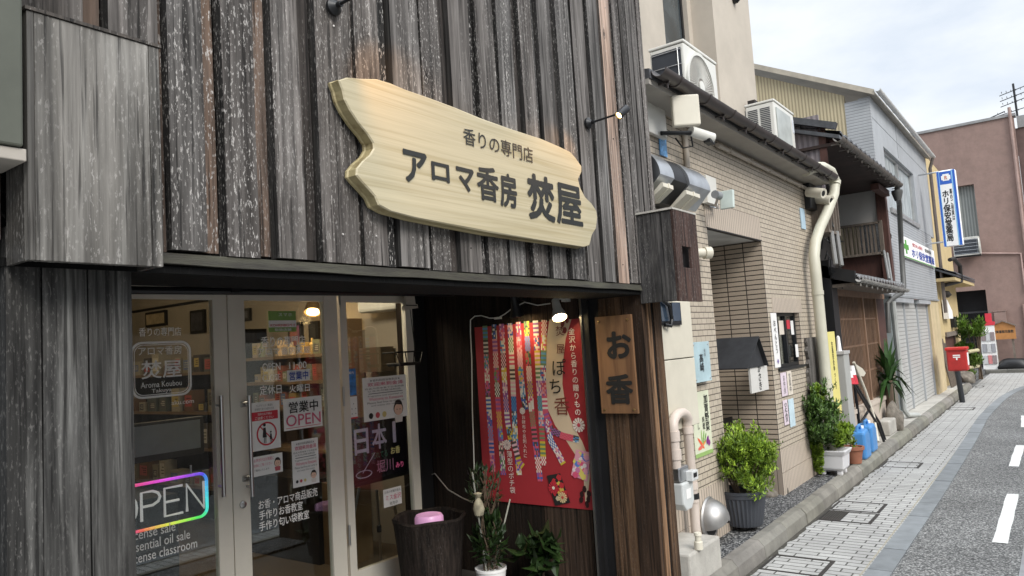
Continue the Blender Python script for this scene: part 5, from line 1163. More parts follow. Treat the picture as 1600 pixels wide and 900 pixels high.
part('curtain', stripes('curtain_pleat', 'Y', (.35, .37, .35), (.22, .24, .23), .09, .5), pk, (XP + .25, XP + .28, w0, w1, wz0_, wz1_))
q = MB(); q.tube([(XP - .06, .75, zt + .3), (XP - .06, .75, .1)], .05, 8); q.build('downpipe', mat('pink_pipe', (.32, .22, .19), .6), pk, smooth=True)
q = MB(); q.tube([(XP - .04, 3.0, 3.86), (XP - .04, 2.0, 4.0), (XP - .04, .9, 3.86), (XP - .04, .9, 2.6)], .03, 6); q.build('conduit', mat('pink_conduit', (.4, .28, .25), .6), pk)
for y in (1.05, .98, .6): q = MB(); q.tube([(XP - .05, y - .05, 2.4 - y * .2), (XP - .05, y - .05, .15)], .035, 6); q.build('conduit', mat('pink_conduit', (.3, .2, .17), .6), pk)
for k, (y0, y1, z0, z1, hood_) in enumerate(((1.5, 1.83, 1.6, 2.0, 0), (.3, .75, 1.0, 2.15, 0))):
    q = MB(); q.box(XP - .14, XP - .01, y0, y1, z0, z1); q.box(XP - .16, XP - .01, y0 - .02, y1 + .02, z1 + .001, z1 + .03); one('meter_box', mat('meter_box_pink', (.28, .2, .17), .6), ['small pinkish meter box left of the pipes on the pink wall', 'large pinkish meter box at the right picture edge'][k], 'box', q)
t = thing('notice_sign', 'orange brown house shaped notice sign on two posts before the pink wall', 'sign', (XP - .5, 1.6, .1))
sx_ = XP - .5; O = PX(1550, 531, sx_); E_ = PX(1588, 528, sx_); y0, y1 = E_.y, O.y; z0 = O.z
q = MB(); q.prism([(sx_, y1, z0), (sx_, y0, z0), (sx_, y0, z0 + .42), (sx_, (y0 + y1) / 2, z0 + .58), (sx_, y1, z0 + .42)], (.06, 0, 0)); q.build('panel', mat('notice_wood', (.38, .17, .05), .6), t)
q = MB(); q.obox((sx_ - .05, y1 + .04, z0 + .41), (.16, 0, 0), (0, (y0 - y1) / 2 - .04, .18), (0, 0, .03)); q.obox((sx_ - .05, y0 - .04, z0 + .41), (.16, 0, 0), (0, (y1 - y0) / 2 + .04, .18), (0, 0, .03)); q.build('roof_strip', M['oldwood'], t)
q = MB(); text(q, '加賀藩御用屋敷', V((sx_, y1 - .05, z0 + .2)), V((0, y0 - y1 + .1, 0)), V((0, 0, .1)), 0, .02); q.build('lettering', M['inkblack'], t, normals=False)
q = MB()
for y in (y0 + .1, y1 - .1): q.box(sx_ + .061, sx_ + .1, y - .03, y + .03, .1, z0 + .4)
q.build('post', M['oldwood'], t)
t = thing('leaflet_rack', 'white leaflet rack with a red top by the dark garage opening', 'rack', (XP - .6, 2.05, .1))
sx_ = XP - .6; a, b = PX(1537, 577, sx_), PX(1553, 508, sx_); y0, y1 = b.y, a.y
part('frame', M['paper'], t, (sx_, sx_ + .25, y0, y1, .12, b.z)); q = MB()
for k in range(3):
    for j in range(3): yk = y0 + .02 + (y1 - y0 - .04) * j / 3; z = .3 + k * .38; q.box(sx_ - .03, sx_ - .001, yk, yk + (y1 - y0) / 3 - .03, z, z + .28, 0, rnd.choice([(.3, .3, .32), (.5, .5, .5), (.6, .58, .55), (.25, .2, .2), (.55, .2, .2)]))
q.build('leaflet', M['col'], t); part('header', M['redink'], t, (sx_ - .02, sx_ + .26, y0 - .02, y1 + .02, b.z, b.z + .12), (sx_ + .02, sx_ + .2, y0 + .05, y1 - .2, b.z + .121, b.z + .4))
rock(V((XP - .5, 1.4, .1)), (.25, .55, .28), 'dark covered heap at the foot of the pink wall', m=M['black'])
ac_unit(XP - .5, XP - .2, 2.0, 2.75, 3.95, 4.55, 'white outdoor unit in the window recess of the pink building', 'fan')
t = thing('tv_antenna', 'television aerial with four crossbars on the pink roof', 'antenna', (XP + 1, .75, zt))
ax = XP + 1; sc_ = PX(1586, 130, ax); b_ = PX(1591, 190, ax)
q = MB(); q.tube([(ax, b_.y, zt - .2), (ax, b_.y + .02, sc_.z)], .035, 6); q.build('mast', M['blackmetal'], t)
for k, v in enumerate((140, 149, 158, 172)):
    z = PX(1588, v, ax).z; q = MB(); wd = .75 if k < 3 else 1.1; q.tube([(ax, b_.y + wd * .6, z - .1), (ax, b_.y - wd * .5, z + .08)], .015, 5)
    for j in range(6): y = b_.y + wd * .5 - wd * j / 5.5; q.tube([(ax - .1, y, z), (ax + .1, y, z)], .012, 4)
    q.build('crossbar', M['blackmetal'], t)
q = MB(); a, b = PX(1470, 208, XP + .5), PX(1570, 174, XP + .5); q.tube([a, (a + b) / 2 + V((0, 0, -.12)), b], .02, 5); one('overhead_wire', M['blackmetal'], 'thin wire running along the pink roof to the aerial', 'wire', q)
#@@OPPOSITE
# unseen house over the road, added for the shop glass to mirror
op = thing('unseen_timber_house', 'unseen dark timber house added across the road for the shop glass to mirror', 'house', (9, -4.2, 0))
part('wall', mat('opposite_boards', (.13, .11, .095), .8, var=.3, st=(6, 6, .6)), op, (1.5, 18, -4.2, -4.1, 0, 2.7), (1.5, 18, -4.2, -4.1, 2.7, 3.6)); q = MB(); q.prism([(1.2, -3.6, 3.5), (1.2, -3.6, 3.65), (1.2, -8, 5.2), (1.2, -8, 5.0)], (17.1, 0, 0)); q.build('roof', M['rooftile'], op)
for x in (4.0, 7.5, 11.0, 14.5): part('window', M['frame'], op, (x, x + 1.8, -4.09, -4.05, 1.0, 2.2))
#@@STREET
# ------------------------------------------------------------------ street furniture
t = thing('post_box', 'red post box on a dark post at the kerb', 'post box', (19.0, 1.93, 0))
bx0, bx1, by0, by1, bz0, bz1 = 19.0, 19.42, 1.74, 2.15, .67, 1.17
rx = 19.0; yl, yr = PX(1479, 560, rx).y, PX(1511, 560, rx).y; z0, z1 = PX(1490, 580, rx).z, PX(1490, 545, rx).z
q = MB(); q.box(rx, rx + .38, yr, yl, z0, z1); q.build('body', mat('post_red', (.44, .025, .022), .45, var=.15, vs=6, dirt=.3), t, bevel=.03)
q = MB(); q.box(rx - .03, rx + .41, yr - .02, yl + .02, z1 - .04, z1 + .03); q.build('lid', mat('post_red_lid', (.52, .025, .02), .35, var=.08), t, bevel=.02)
q = MB(); ym = (yl + yr) / 2; q.box(rx - .004, rx - .001, ym - .07, ym + .07, z1 - .16, z1 - .135); q.box(rx - .004, rx - .001, ym - .07, ym + .07, z1 - .2, z1 - .175); q.box(rx - .004, rx - .001, ym - .014, ym + .014, z1 - .25, z1 - .2); q.build('postal_mark', M['white'], t)
q = MB(); q.box(rx + .05, rx + .33, yr - .004, yr - .001, z0 + .12, z1 - .1); q.build('collection_label', M['paper'], t)
p = PZ(1504, 629, 0); q = MB(); q.tube([(p.x, p.y, 0), (p.x + .02, ym, z0)], .055, 12); q.build('post', mat('post_dark', (.02, .022, .026), .45), t, smooth=True)
# second bush in the white square planter
px, py = 9.02, 2.27
t = thing('potted_bush', 'leafy bush with trailing yellow green ivy in a white square planter', 'plant', (px, py, .14))
q = MB(); s0, s1 = .125, .165; zb, zt_ = .19, .42
def sq(s_, z): return [(px - s_, py - s_, z), (px + s_, py - s_, z), (px + s_, py + s_, z), (px - s_, py + s_, z)]
lv = [sq(s0, zb), sq(s0 + .02, zb + .03), sq(s1 - .01, zt_ - .06), sq(s1, zt_ - .05), sq(s1 + .02, zt_), sq(s1 - .02, zt_), sq(s1 - .04, zt_ - .05)]
vs = [v for l in lv for v in l]; q.add(vs, [(i * 4 + j, i * 4 + (j + 1) % 4, (i + 1) * 4 + (j + 1) % 4, (i + 1) * 4 + j) for i in range(len(lv) - 1) for j in range(4)] + [(0, 3, 2, 1), (24, 25, 26, 27)])
for a in (-1, 1):
    for b in (-1, 1): q.box(px + a * .09 - .03, px + a * .09 + .03, py + b * .09 - .03, py + b * .09 + .03, .14, .19)
q.build('pot', mat('planter_white', (.66, .65, .66), .5, var=.06, dirt=.25), t, bevel=.012)
q = MB(); cl = bush_clumps((px - .06, py + .03, .7), (.34, .14, .22), 34, .36, 8) + bush_clumps((px - .14, py + .08, .93), (.24, .08, .14), 12, .45, 9)
leaves(q, None, None, 3600, .055, cl, 5, shades=((1.0, 1.0, .9), (3.4, 3.1, 2.2)), narrow=.5); sprigs(q, (px - .1, py + .04, .78), (.3, .13, .34), 40, .12, .055, 78, ((1.2, 1.2, 1), (3.8, 3.3, 2.2))); q.build('foliage', M['leafdark'], t, normals=False)
q = MB(); cl = bush_clumps((px + .12, py - .06, .58), (.36, .11, .11), 34, .34, 10) + bush_clumps((px - .21, py + .1, .42), (.06, .06, .2), 12, .5, 11) + bush_clumps((px - .1, py + .06, 1.06), (.12, .06, .1), 5, .5, 13)
leaves(q, None, None, 3200, .055, cl, 6, shades=((.8, .8, .6), (2.4, 2.1, 1.4)), narrow=.75); q.build('ivy', M['leaf'], t, normals=False)
t = thing('flower_pot', 'small terracotta pot beside the white square planter', 'pot', (9.72, 2.2, .14)); q = MB(); q.lathe([(0, 0), (.085, 0), (.1, .1), (.115, .16), (.13, .162), (.132, .2), (.11, .2), (.1, .16), (0, .16)], (9.72, 2.2, .15), n=20); q.build('pot', mat('terracotta', (.3, .12, .07), .8, var=.15, dirt=.3), t, smooth=True)
q = MB(); leaves(q, (9.72, 2.2, .4), V((.06, .06, .08)), 60, .05, None, 21, shades=((1, .9, .7), (1.8, 1.5, 1.2))); q.build('foliage', M['leaf'], t, normals=False)
def jerry(p, label, rz=0):
    t = thing('jerry_can', label, 'jerry can', p, 'blue plastic cans by the kerb'); x, y, z = p; bl_ = mat('blue_plastic', (.07, .25, .56), .4, var=.15, dirt=.35)
    q = MB(); q.prism([(x - .15, y - .09, z), (x + .15, y - .09, z), (x + .15, y - .09, z + .3), (x + .08, y - .09, z + .36), (x - .15, y - .09, z + .34)], (0, .2, 0)); q.build('body', bl_, t, bevel=.03)
    q = MB(); q.tube([(x - .12, y, z + .33), (x - .11, y, z + .4), (x + .02, y, z + .41), (x + .06, y, z + .35)], .018, 8); q.build('handle', bl_, t, smooth=True)
    q = MB(); q.lathe([(.03, 0), (.035, .05), (0, .055)], (x + .1, y, z + .34), n=12); q.build('cap', M['white'], t)
jerry((10.15, 2.2, .143), 'blue plastic water can, the nearer of two beside the terracotta pot'); jerry((10.72, 2.23, .143), 'blue plastic water can, the farther of two beside the terracotta pot')
t = thing('concrete_post', 'square pale grey post with flat top beside the yellow banner', 'post', (10.0, 2.35, .14)); x0_, x1_ = PY(1305, 600, 2.28).x, PY(1325, 600, 2.28).x
PXc = 9.95; ya_, yb_ = PX(1323, 600, PXc).y, PX(1304, 600, PXc).y; x0_ = PXc; x1_ = PY(1335, 640, ya_).x; q = MB(); q.box(x0_, x1_, ya_, yb_, .14, 1.46); q.build('shaft', mat('post_grey', (.36, .36, .34), .8, var=.08, dirt=.3), t, bevel=.01); q = MB(); q.box(x0_ - .02, x1_ + .02, ya_ - .01, yb_ + .01, 1.461, 1.5); q.build('cap', mat('post_grey_cap', (.42, .41, .39), .8), t); q = MB(); q.lathe([(.03, 0), (.02, .18), (0, .2)], (x0_ + .1, (ya_ + yb_) / 2, 1.5), n=8); q.build('spike', M['white'], t)
hung_sheet('yellow_banner', mat('yellow_cloth', (.68, .6, .2), .8, var=.08), (1304, 650), (1316, 650), (1288, 519), 'tall narrow yellow banner with black writing left of the grey post', 'banner', [('交\n通\n安\n全\nゆ\nっ\nく\nり', .32, .3, .36, .58, M['inkblack'], .01)], y=2.26)
t = thing('folding_frame', 'black metal tube frame leaning by the blue cans', 'frame', (11, 2.25, .14)); PF = 2.28
q = MB()
for pts in (((1327, 588, 2.35), (1357, 640, 2.3), (1371, 663, 2.25), (1382, 692, 2.2)), ((1331, 590, 2.38), (1360, 638, 2.33), (1374, 660, 2.28), (1384, 690, 2.22)), ((1335, 600, 2.4), (1343, 664, 2.4)), ((1343, 664, 2.4), (1358, 640, 2.32))): q.tube([PY(u, v, y) for u, v, y in pts], .018, 6)
q.build('tube', M['blackmetal'], t)
q = MB(); q.tube([PY(1334, 566, 2.4), PY(1352, 610, 2.36), PY(1365, 650, 2.3), PY(1372, 690, 2.2)], .02, 8); one('pale_pole', M['cream'], 'slender cream pole leaning across the lattice door', 'pole', q, smooth=True)
q = MB(); a = PY(1340, 573, 2.38); q.prism([PY(1336, 568, 2.38), PY(1348, 576, 2.38), PY(1353, 583, 2.38), PY(1350, 588, 2.38), PY(1342, 587, 2.38)], (0, .03, 0)); one('scoop', M['cream'], 'small cream paddle hanging by the lattice door', 'paddle', q)
for k, (u, v0, v1) in enumerate(((1328, 580, 600), (1333, 571, 600))):
    p = PY(u, v1, 2.36); tp = PY(u - 1, v0, 2.36); hh = tp.z - p.z; t = thing('marker_cone', ['pale red and white marker behind the grey post', 'bright red and white marker beside the grey post'][k], 'marker', p); 
    q = MB(); q.lathe([(.07, 0), (.05, hh * .5)], p, n=12); q.build('red_band', M['redink'], t); q = MB(); q.lathe([(.05, hh * .5 + .001), (.035, hh)], p, n=12); q.build('white_band', M['white'], t)
t = thing('yucca', 'spiky green yucca with long drooping leaves by the shutter', 'plant', (13.2, 2.36, .14)); c = V((13.2, 2.34, .95)); q = MB(); r = random.Random(4)
for k in range(75):
    a = r.uniform(0, 6.283); e = r.uniform(-.5, 1.4); L_ = r.uniform(.45, .75); d = V((math.cos(a) * math.cos(e), math.sin(a) * math.cos(e) * .55, math.sin(e))); sd_ = d.cross(V((0, 0, 1))).normalized() * .03; k_ = r.uniform(.7, 1.6)
    p0 = c + V((0, 0, r.uniform(-.15, .1))); p1 = p0 + d * L_ * .5; p2 = p0 + d * L_ + V((0, 0, -.12 - .1 * (1 - e)))
    for s_ in (1,): q.add([p0 - sd_ * .6, p0 + sd_ * .6, p1 + sd_, p1 - sd_, p2], [(0, 1, 2, 3), (3, 2, 4)], 0, (k_ * .8, k_, k_ * .8))
q.build('leaf_rosette', M['leafdark'], t, normals=False); q = MB(); q.tube([(13.2, 2.36, .14), (13.2, 2.35, .9)], .06, 8); q.build('trunk', M['stem'], t)
rock((12.95, 2.28, .14), (.24, .13, .3), 'rounded grey stone under the yucca', m=M['rock']); q = MB(); q.box(12.2, 12.75, 2.22, 2.4, .14, .36); one('stone_block', M['concrete'], 'small squared stone block before the yucca', 'block', q, bevel=.02)
q = MB(); q.box(11.2, 11.55, 2.3, 2.42, .14, .24); one('brick', mat('brick_red', (.25, .1, .07), .8), 'loose red brick behind the blue cans', 'brick', q, bevel=.01)
t = thing('potted_bamboo', 'feathery bamboo behind the red post box', 'plant', (24.6, 2.1, .1)); q = MB(); bc = PX(1516, 512, 24.6); cl = bush_clumps(bc, (.3, .36, .3), 14, .45, 31) + bush_clumps(PX(1505, 545, 24.6), (.15, .2, .15), 5, .5, 32); leaves(q, None, None, 1300, .15, cl, 33, shades=((.6, .7, .5), (1.5, 1.6, 1.3)), narrow=.28); q.build('foliage', M['leaf'], t, normals=False)
q = MB()
for k in range(6): a = V((24.6 + rnd.uniform(-.1, .1), 2.05 + rnd.uniform(-.1, .1), .1)); q.tube([a, a + V((rnd.uniform(-.1, .1), rnd.uniform(-.25, .1), 1.6))], .015, 5)
q.build('stem', M['stem'], t)
t = thing('bamboo_fence', 'low fence of pale bamboo rails behind the red post box', 'fence', (24, 2.0, .1))
for v in (549, 574): q = MB(); q.tube([PX(1512, v + 1, 23.5), PX(1528, v - 2, 24.5)], .05, 8); q.build('rail', mat('bamboo', (.5, .45, .28), .6), t, smooth=True)
q = MB(); leaves(q, PX(1520, 562, 24), V((.3, .25, .2)), 260, .12, None, 40); leaves(q, PX(1512, 583, 23.6), V((.3, .2, .12)), 160, .1, None, 41); q.build('creeper', M['leaf'], t, normals=False)
rock((23.3, 2.25, .1), (.35, .22, .25), 'boulder at the foot of the bamboo fence', m=M['rock'])
q = MB()
for k in range(7): a = V((20.9 + k * .16, 2.42, .13)); q.tube([a + V((.3, -.06, 0)), a + V((-.2 - rnd.uniform(0, .2), .04, rnd.uniform(.8, 1.25)))], .03, 5)
o = q.build('timber_stack', M['oldwood']); tag(o, 'grey timber sticks leaning on the wall behind the red post box', 'timber')
# covers let into the pavement
def cover(px4, label, grate=None):
    P_ = [PZ(*p) for p in px4]; x0, x1 = min(p.x for p in P_), max(p.x for p in P_); y0, y1 = min(p.y for p in P_), max(p.y for p in P_)
    t = thing('drain_cover', label, 'drain cover', ((x0 + x1) / 2, (y0 + y1) / 2, .004), 'covers let into the pavement'); f = .022; q = MB()
    q.box(x0, x1, y0, y0 + f * 1.6, .0, .0085); q.box(x0, x1, y1 - f, y1, .0, .0085); q.box(x0, x0 + f, y0 + f * 1.6, y1 - f, .0, .0085); q.box(x1 - f, x1, y0 + f * 1.6, y1 - f, .0, .0085); q.build('frame', M['iron'], t)
    if grate:
        q = MB(); n = 9
        q.box(x0 + f, x1 - f, y1 - .22, y1 - f, .0045, .006)
        gq = q.build('well', M['black'], t); q = MB()
        for k in range(n): y = y1 - .21 + (.19 - .0) * k / n; q.box(x0 + f, x1 - f, y, y + .009, .0062, .011)
        q.build('grate', mat('grate_iron', (.1, .09, .08), .6, .5), t)
def cv(xa, xb, ya, yb, label, grate=None):
    P_ = [(xa, ya), (xb, yb)]
    t = thing('drain_cover', label, 'drain cover', ((xa + xb) / 2, (ya + yb) / 2, .004), 'covers let into the pavement'); f = .02; q = MB()
    q.box(xa, xb, ya, ya + f * 1.5, .0, .0085); q.box(xa, xb, yb - f, yb, .0, .0085); q.box(xa, xa + f, ya + f * 1.5, yb - f, .0, .0085); q.box(xb - f, xb, ya + f * 1.5, yb - f, .0, .0085); q.build('frame', M['iron'], t)
    if grate:
        q = MB(); q.box(xa + f, xb - f, yb - .2, yb - f, .0045, .006); q.build('well', M['black'], t); q = MB()
        for k in range(8): y = yb - .19 + .17 * k / 8; q.box(xa + f, xb - f, y, y + .009, .0065, .011)
        q.build('grate', mat('grate_iron', (.1, .09, .08), .6, .5), t)
for (c1, c2, label, g) in (((1185, 890), (1315, 868), 'paved drain cover, nearest to the shop', 0), ((1267, 812), (1370, 810), 'paved drain cover with an iron grate by the kerb', 1), ((1300, 797), (1388, 788), 'paved drain cover just beyond the iron grate', 0), ((1378, 730), (1445, 722), 'paved drain cover level with the white square planter', 0), ((1480, 641), (1522, 640), 'small dark cover by the red post box', 0), ((1495, 606), (1540, 602), 'dark cover in the pavement beyond the red post box', 0)):
    a, b = PZ(*c1), PZ(*c2); xa = a.x; wd = .42 if a.x < 12 else .5; cv(xa, xa + wd, b.y, KY - .03, label, g)
t = thing('manhole_cover', 'grey metal cover in the road at the lower right edge', 'drain cover', (6.6, .35, .004)); q = MB(); q.box(6.2, 7.25, .3, .42, 0, .009); q.build('frame', M['galv'], t); q = MB(); q.box(6.25, 7.2, -.4, .298, 0, .007); q.build('plate', M['iron'], t)
#@@PORCH
# ------------------------------------------------------------------ things in the porch
PW = PlaneX(XS - .004)
poster = thing('incense_poster', 'large red poster with patterned ribbons and a cream band on the dark porch wall', 'poster', PX(835, 790, XS))
PO = V((XS - .006, 3.642, .664)); PU = V((0, 2.677 - 3.642, 0)); PWv = V((0, 0, 1.31))
def pab(u, v):
    p = PX(u, v, XS - .006); return (PO.y - p.y) / (PO.y - (PO.y + PU.y)), (p.z - PO.z) / PWv.z
def pp3(a, b, l): return PO + PU * a + PWv * b + V((-l, 0, 0))
M['posterred'] = mat('poster_red', (.36, .028, .036), .55, var=.05)
q = MB(); sheet(q, PO, PU, PWv, .002); q.build('sheet', M['posterred'], poster)
PAL = [(.62, .1, .16), (.75, .45, .5), (.7, .62, .5), (.05, .12, .4), (.1, .28, .5), (.6, .45, .05), (.08, .07, .06), (.15, .25, .12), (.72, .68, .6), (.55, .08, .1), (.3, .1, .3), (.7, .3, .32)]
rp_ = random.Random(12)
STR = [[(758, 509), (763, 620), (771, 737)], [(772, 507), (778, 620), (787, 742)], [(784, 506), (789, 600), (793, 655), (799, 690)], [(797, 505), (802, 600), (806, 690), (812, 742)], [(810, 503), (814, 580), (818, 620), (822, 640)], [(823, 502), (827, 580), (831, 640), (838, 700), (845, 752)], [(837, 501), (842, 590), (846, 650), (850, 727)], [(851, 500), (849, 590), (853, 645), (862, 672), (880, 681), (905, 687)], [(853, 655), (862, 690), (871, 705), (881, 725)], [(803, 690), (812, 722), (818, 729)]]
for pi_, path in enumerate(STR):
    pts = [pab(*p) for p in path]; q = MB(); n = 70; cols = 5; hw = .0245
    seglen = [((pts[i + 1][0] - pts[i][0]) ** 2 + ((pts[i + 1][1] - pts[i][1]) * 1.36) ** 2) ** .5 for i in range(len(pts) - 1)]; tot = sum(seglen); n = max(12, int(tot / .016))
    def at_(t):
        s_ = t * tot
        for i, l in enumerate(seglen):
            if s_ <= l + 1e-9 or i == len(seglen) - 1:
                k = s_ / l; a, b = pts[i], pts[i + 1]; d = (b[0] - a[0], (b[1] - a[1]) * 1.36); L_ = math.hypot(*d); return a[0] + (b[0] - a[0]) * k, a[1] + (b[1] - a[1]) * k, d[1] / L_, -d[0] / L_
            s_ -= l
    pal = None
    for i in range(n):
        if i % 7 == 0: pal = rp_.sample(PAL, 3); mode = rp_.choice('frsc')
        a0, a1 = at_(i / n), at_((i + 1) / n)
        for j in range(cols):
            c = rp_.choice(pal) if mode == 'f' or mode == 'r' else pal[i % 2] if mode == 's' else pal[(i + j) % 2]
            f0, f1 = (j / cols - .5) * 2 * hw, ((j + 1) / cols - .5) * 2 * hw
            q.face([pp3(a0[0] - a0[2] * f0, a0[1] - a0[3] * f0 / 1.36, .003 + pi_ * .00025), pp3(a0[0] - a0[2] * f1, a0[1] - a0[3] * f1 / 1.36, .003 + pi_ * .00025), pp3(a1[0] - a1[2] * f1, a1[1] - a1[3] * f1 / 1.36, .003 + pi_ * .00025), pp3(a1[0] - a1[2] * f0, a1[1] - a1[3] * f0 / 1.36, .003 + pi_ * .00025)], 0, c)
    q.build('ribbon', M['col'], poster, normals=False)
band = [(867, 499, 17), (860, 530, 15), (856, 565, 15), (855, 600, 15), (860, 635, 15), (873, 665, 14), (889, 690, 12), (902, 715, 9), (908, 745, 5), (907, 792, .5)]
band = [(u + 9, v, w_) for u, v, w_ in band]; q = MB()
for (u0, v0, h0), (u1, v1, h1) in zip(band, band[1:]):
    q.face([pp3(*pab(u0 - h0, v0), .0024), pp3(*pab(u0 + h0, v0), .0024), pp3(*pab(u1 + h1, v1), .0024), pp3(*pab(u1 - h1, v1), .0024)])
q.build('cream_band', mat('poster_band', (.62, .49, .34), .55, var=.04), poster, normals=False)
def vtext(body, p0, p1, size, m, parent=poster, off=.0, X=None):
    q = MB(); n = len(body)
    for i, ch in enumerate(body):
        t = i / max(1, n - 1); u, v = p0[0] + (p1[0] - p0[0]) * t, p0[1] + (p1[1] - p0[1]) * t; X_ = X or XS - .0125
        c = PX(u, v, X_); h = abs(PX(u, v - size / 2, X_).z - PX(u, v + size / 2, X_).z)
        gv, gf = text_geo(ch, 0.0, 1.0)
        for k, (a, b) in enumerate([(0, 0)] + ([(off * math.cos(z * .785), off * math.sin(z * .785)) for z in range(8)] if off > 0 else [])): q.add([V((X_ - .001 - k * .0001, c.y - (x + a) * h * 1.12, c.z + (y + b - .36) * h * 1.12)) for x, y in gv], gf)
    return q.build('lettering', m, parent, normals=False)
pbr = mat('poster_brown', (.16, .03, .02), .6)
vtext('焚屋', (875, 517), (876, 545), 15, pbr); vtext('ぽ', (873, 575), (873, 575), 25, M['inkblack'], off=.004); vtext('ち', (868, 604), (868, 604), 24, M['inkblack'], off=.004); vtext('香', (878, 635), (878, 635), 27, pbr)
M['posterwhite'] = mat('poster_white', (.75, .68, .62), .6)
vtext('金沢から香りの贈りもの', (893, 518), (903, 644), 10.5, M['posterwhite'], off=.006); vtext('薄型のポチ袋', (796, 710), (801, 766), 10, M['posterwhite']); vtext('お財布や名刺入れに', (818, 652), (821, 712), 6.5, M['posterwhite'])
def flower(u, v, r, c1, c2, lay=.0064, name='flower_emblem'):
    q = MB(); c = pab(u, v); k = r / 164
    for i in range(12):
        a = 2 * math.pi * i / 12
        q.face([pp3(c[0], c[1], lay), pp3(c[0] + k * math.cos(a - .2), c[1] + k * math.sin(a - .2) / 1.36 * 1.0, lay), pp3(c[0] + k * 1.1 * math.cos(a), c[1] + k * 1.1 * math.sin(a) / 1.36, lay), pp3(c[0] + k * math.cos(a + .2), c[1] + k * math.sin(a + .2) / 1.36, lay)], 0, c1)
    q.face([pp3(c[0] + k * .3 * math.cos(x * .785), c[1] + k * .3 * math.sin(x * .785) / 1.36, lay + .0006) for x in range(8)], 0, c2); return q.build(name, M['col'], poster, normals=False)
flower(905, 664, 8, (.75, .66, .6), (.5, .05, .08)); flower(793, 695, 6, (.75, .66, .6), (.45, .3, .3)); flower(817, 642, 4, (.75, .68, .62), (.7, .6, .6))
for name, quad, cols_, nb in (('floral_envelope', ((901, 702), (924, 707), (918, 752), (893, 742)), [(.75, .35, .45), (.8, .7, .7), (.1, .22, .6), (.7, .1, .2), (.75, .65, .15), (.6, .2, .4)], 60), ('dark_envelope', ((855, 743), (876, 739), (892, 785), (868, 790)), [(.02, .02, .02), (.5, .03, .04), (.65, .45, .08), (.6, .5, .35), (.02, .02, .02)], 26)):
    Q_ = [pab(*p) for p in quad]; q = MB(); q.face([pp3(*p, .0066) for p in Q_], 0, cols_[0])
    for i in range(nb):
        s_, t_ = rp_.uniform(.08, .92), rp_.uniform(.06, .94); a = [Q_[0][k] * (1 - s_) * (1 - t_) + Q_[1][k] * s_ * (1 - t_) + Q_[2][k] * s_ * t_ + Q_[3][k] * (1 - s_) * t_ for k in (0, 1)]
        R_ = rp_.uniform(.01, .022); c = rp_.choice(cols_)
        q.face([pp3(a[0] + R_ * (1 + .2 * (x % 2)) * math.cos(x * .628), a[1] + R_ * (1 + .2 * (x % 2)) * math.sin(x * .628) / 1.36, 0.007 + i * .00003) for x in range(10)], 0, c)
    q.build(name, M['col'], poster, normals=False)
flower(866, 762, 7, (.55, .03, .05), (.75, .7, .6), .0092, 'envelope_flower'); flower(880, 777, 6, (.7, .55, .3), (.55, .05, .05), .0092, 'envelope_flower')
q = MB()
for u, v in ((914, 764), (910, 772), (921, 771), (909, 781), (920, 780), (918, 788)): blob(q, pp3(0, 0, 0), PU, PWv, *pab(u, v), .018, .016, rp_.uniform(0, 3), (.03, .01, .01), wob=.15, lift=.0068)
q.build('leaf_sprig', M['col'], poster, normals=False)
q = MB()
for u, v in ((880, 506), (883, 516), (887, 500)): blob(q, pp3(0, 0, 0), PU, PWv, *pab(u, v), .018, .016, rp_.uniform(0, 3), (.2, .03, .03), wob=.15, lift=.0068)
q.build('leaf_sprig', M['col'], poster, normals=False)
# incense board
t = thing('incense_board', 'brown wooden plank with two brushed black characters and four brass screws', 'sign', (XS - .02, 2.41, 1.32))
O = V((XS - .03, 2.543, 1.322)); U = V((0, -.275, 0)); W = V((0, 0, .65)); q = MB(); sheet(q, O, U, W, .02); q.build('board', M['okou'], t, bevel=.003)
vtext('お香', (966, 540), (968, 609), 43, M['inkblack'], t, .035, XS - .0515)
for a in (.1, .9):
    for b in (.04, .95): q = MB(); q.lathe([(.008, 0), (.007, .004), (0, .006)], O + U * a + W * b + V((-.021, 0, 0)), (-1, 0, 0), 10); q.build('screw', M['brass'], t, smooth=True)
# clip lamps with their cable
def clip_lamp(u, v, x, d, body_m, label, bright):
    c = PX(u, v, x); d = V(d).normalized(); t = thing('clip_lamp', label, 'lamp', c, 'clip lamps over the red poster')
    q = MB(); q.lathe([(0, -.1), (.025, -.1), (.03, -.05), (.03, -.03), (.05, .03), (.056, .05), (.05, .052), (.045, .035), (0, .03)], c, d, 20); q.build('lamp_head', body_m, t, smooth=True)
    q = MB(); q.lathe([(0, .036), (.044, .036), (.04, .05), (0, .056)], c, d, 18); q.build('bulb', M['lampwhite'], t, smooth=True)
    q = MB(); s_ = V((0, 0, 1)); q.tube([c - d * .06, c - d * .05 + V((.05, .01, .05)), V((XS, c.y, c.z + .1))], .008, 6); q.box(XS - .06, XS, c.y - .02, c.y + .02, c.z + .07, c.z + .15); q.build('clamp', body_m, t)
    col_light('clip_beam', c + d * .09, bright, (1, .68, .32), .03, 110, c + d); return c
cA = clip_lamp(872, 487, XS - .14, (-.25, -.3, -.62), M['acwhite'], 'pale clip lamp with ribbed bulb shining near the top right of the red poster', 2.6)
cB = clip_lamp(806, 484, XS - .12, (.2, -.0, -1), M['black'], 'black clip lamp with glowing bulb above the middle of the red poster', 1.9)
q = MB(); pts = [PX(u, v, XS - .02) for u, v in ((860, 474), (840, 477), (820, 472), (800, 482), (790, 490), (778, 497), (765, 497), (752, 493), (742, 494), (735, 500), (735, 520), (737, 560), (738, 640), (740, 700), (741, 735))]; q.tube(pts, .0045, 5); q.box(pts[5].x - .008, pts[5].x + .01, pts[5].y - .03, pts[5].y + .03, pts[5].z - .008, pts[5].z + .008)
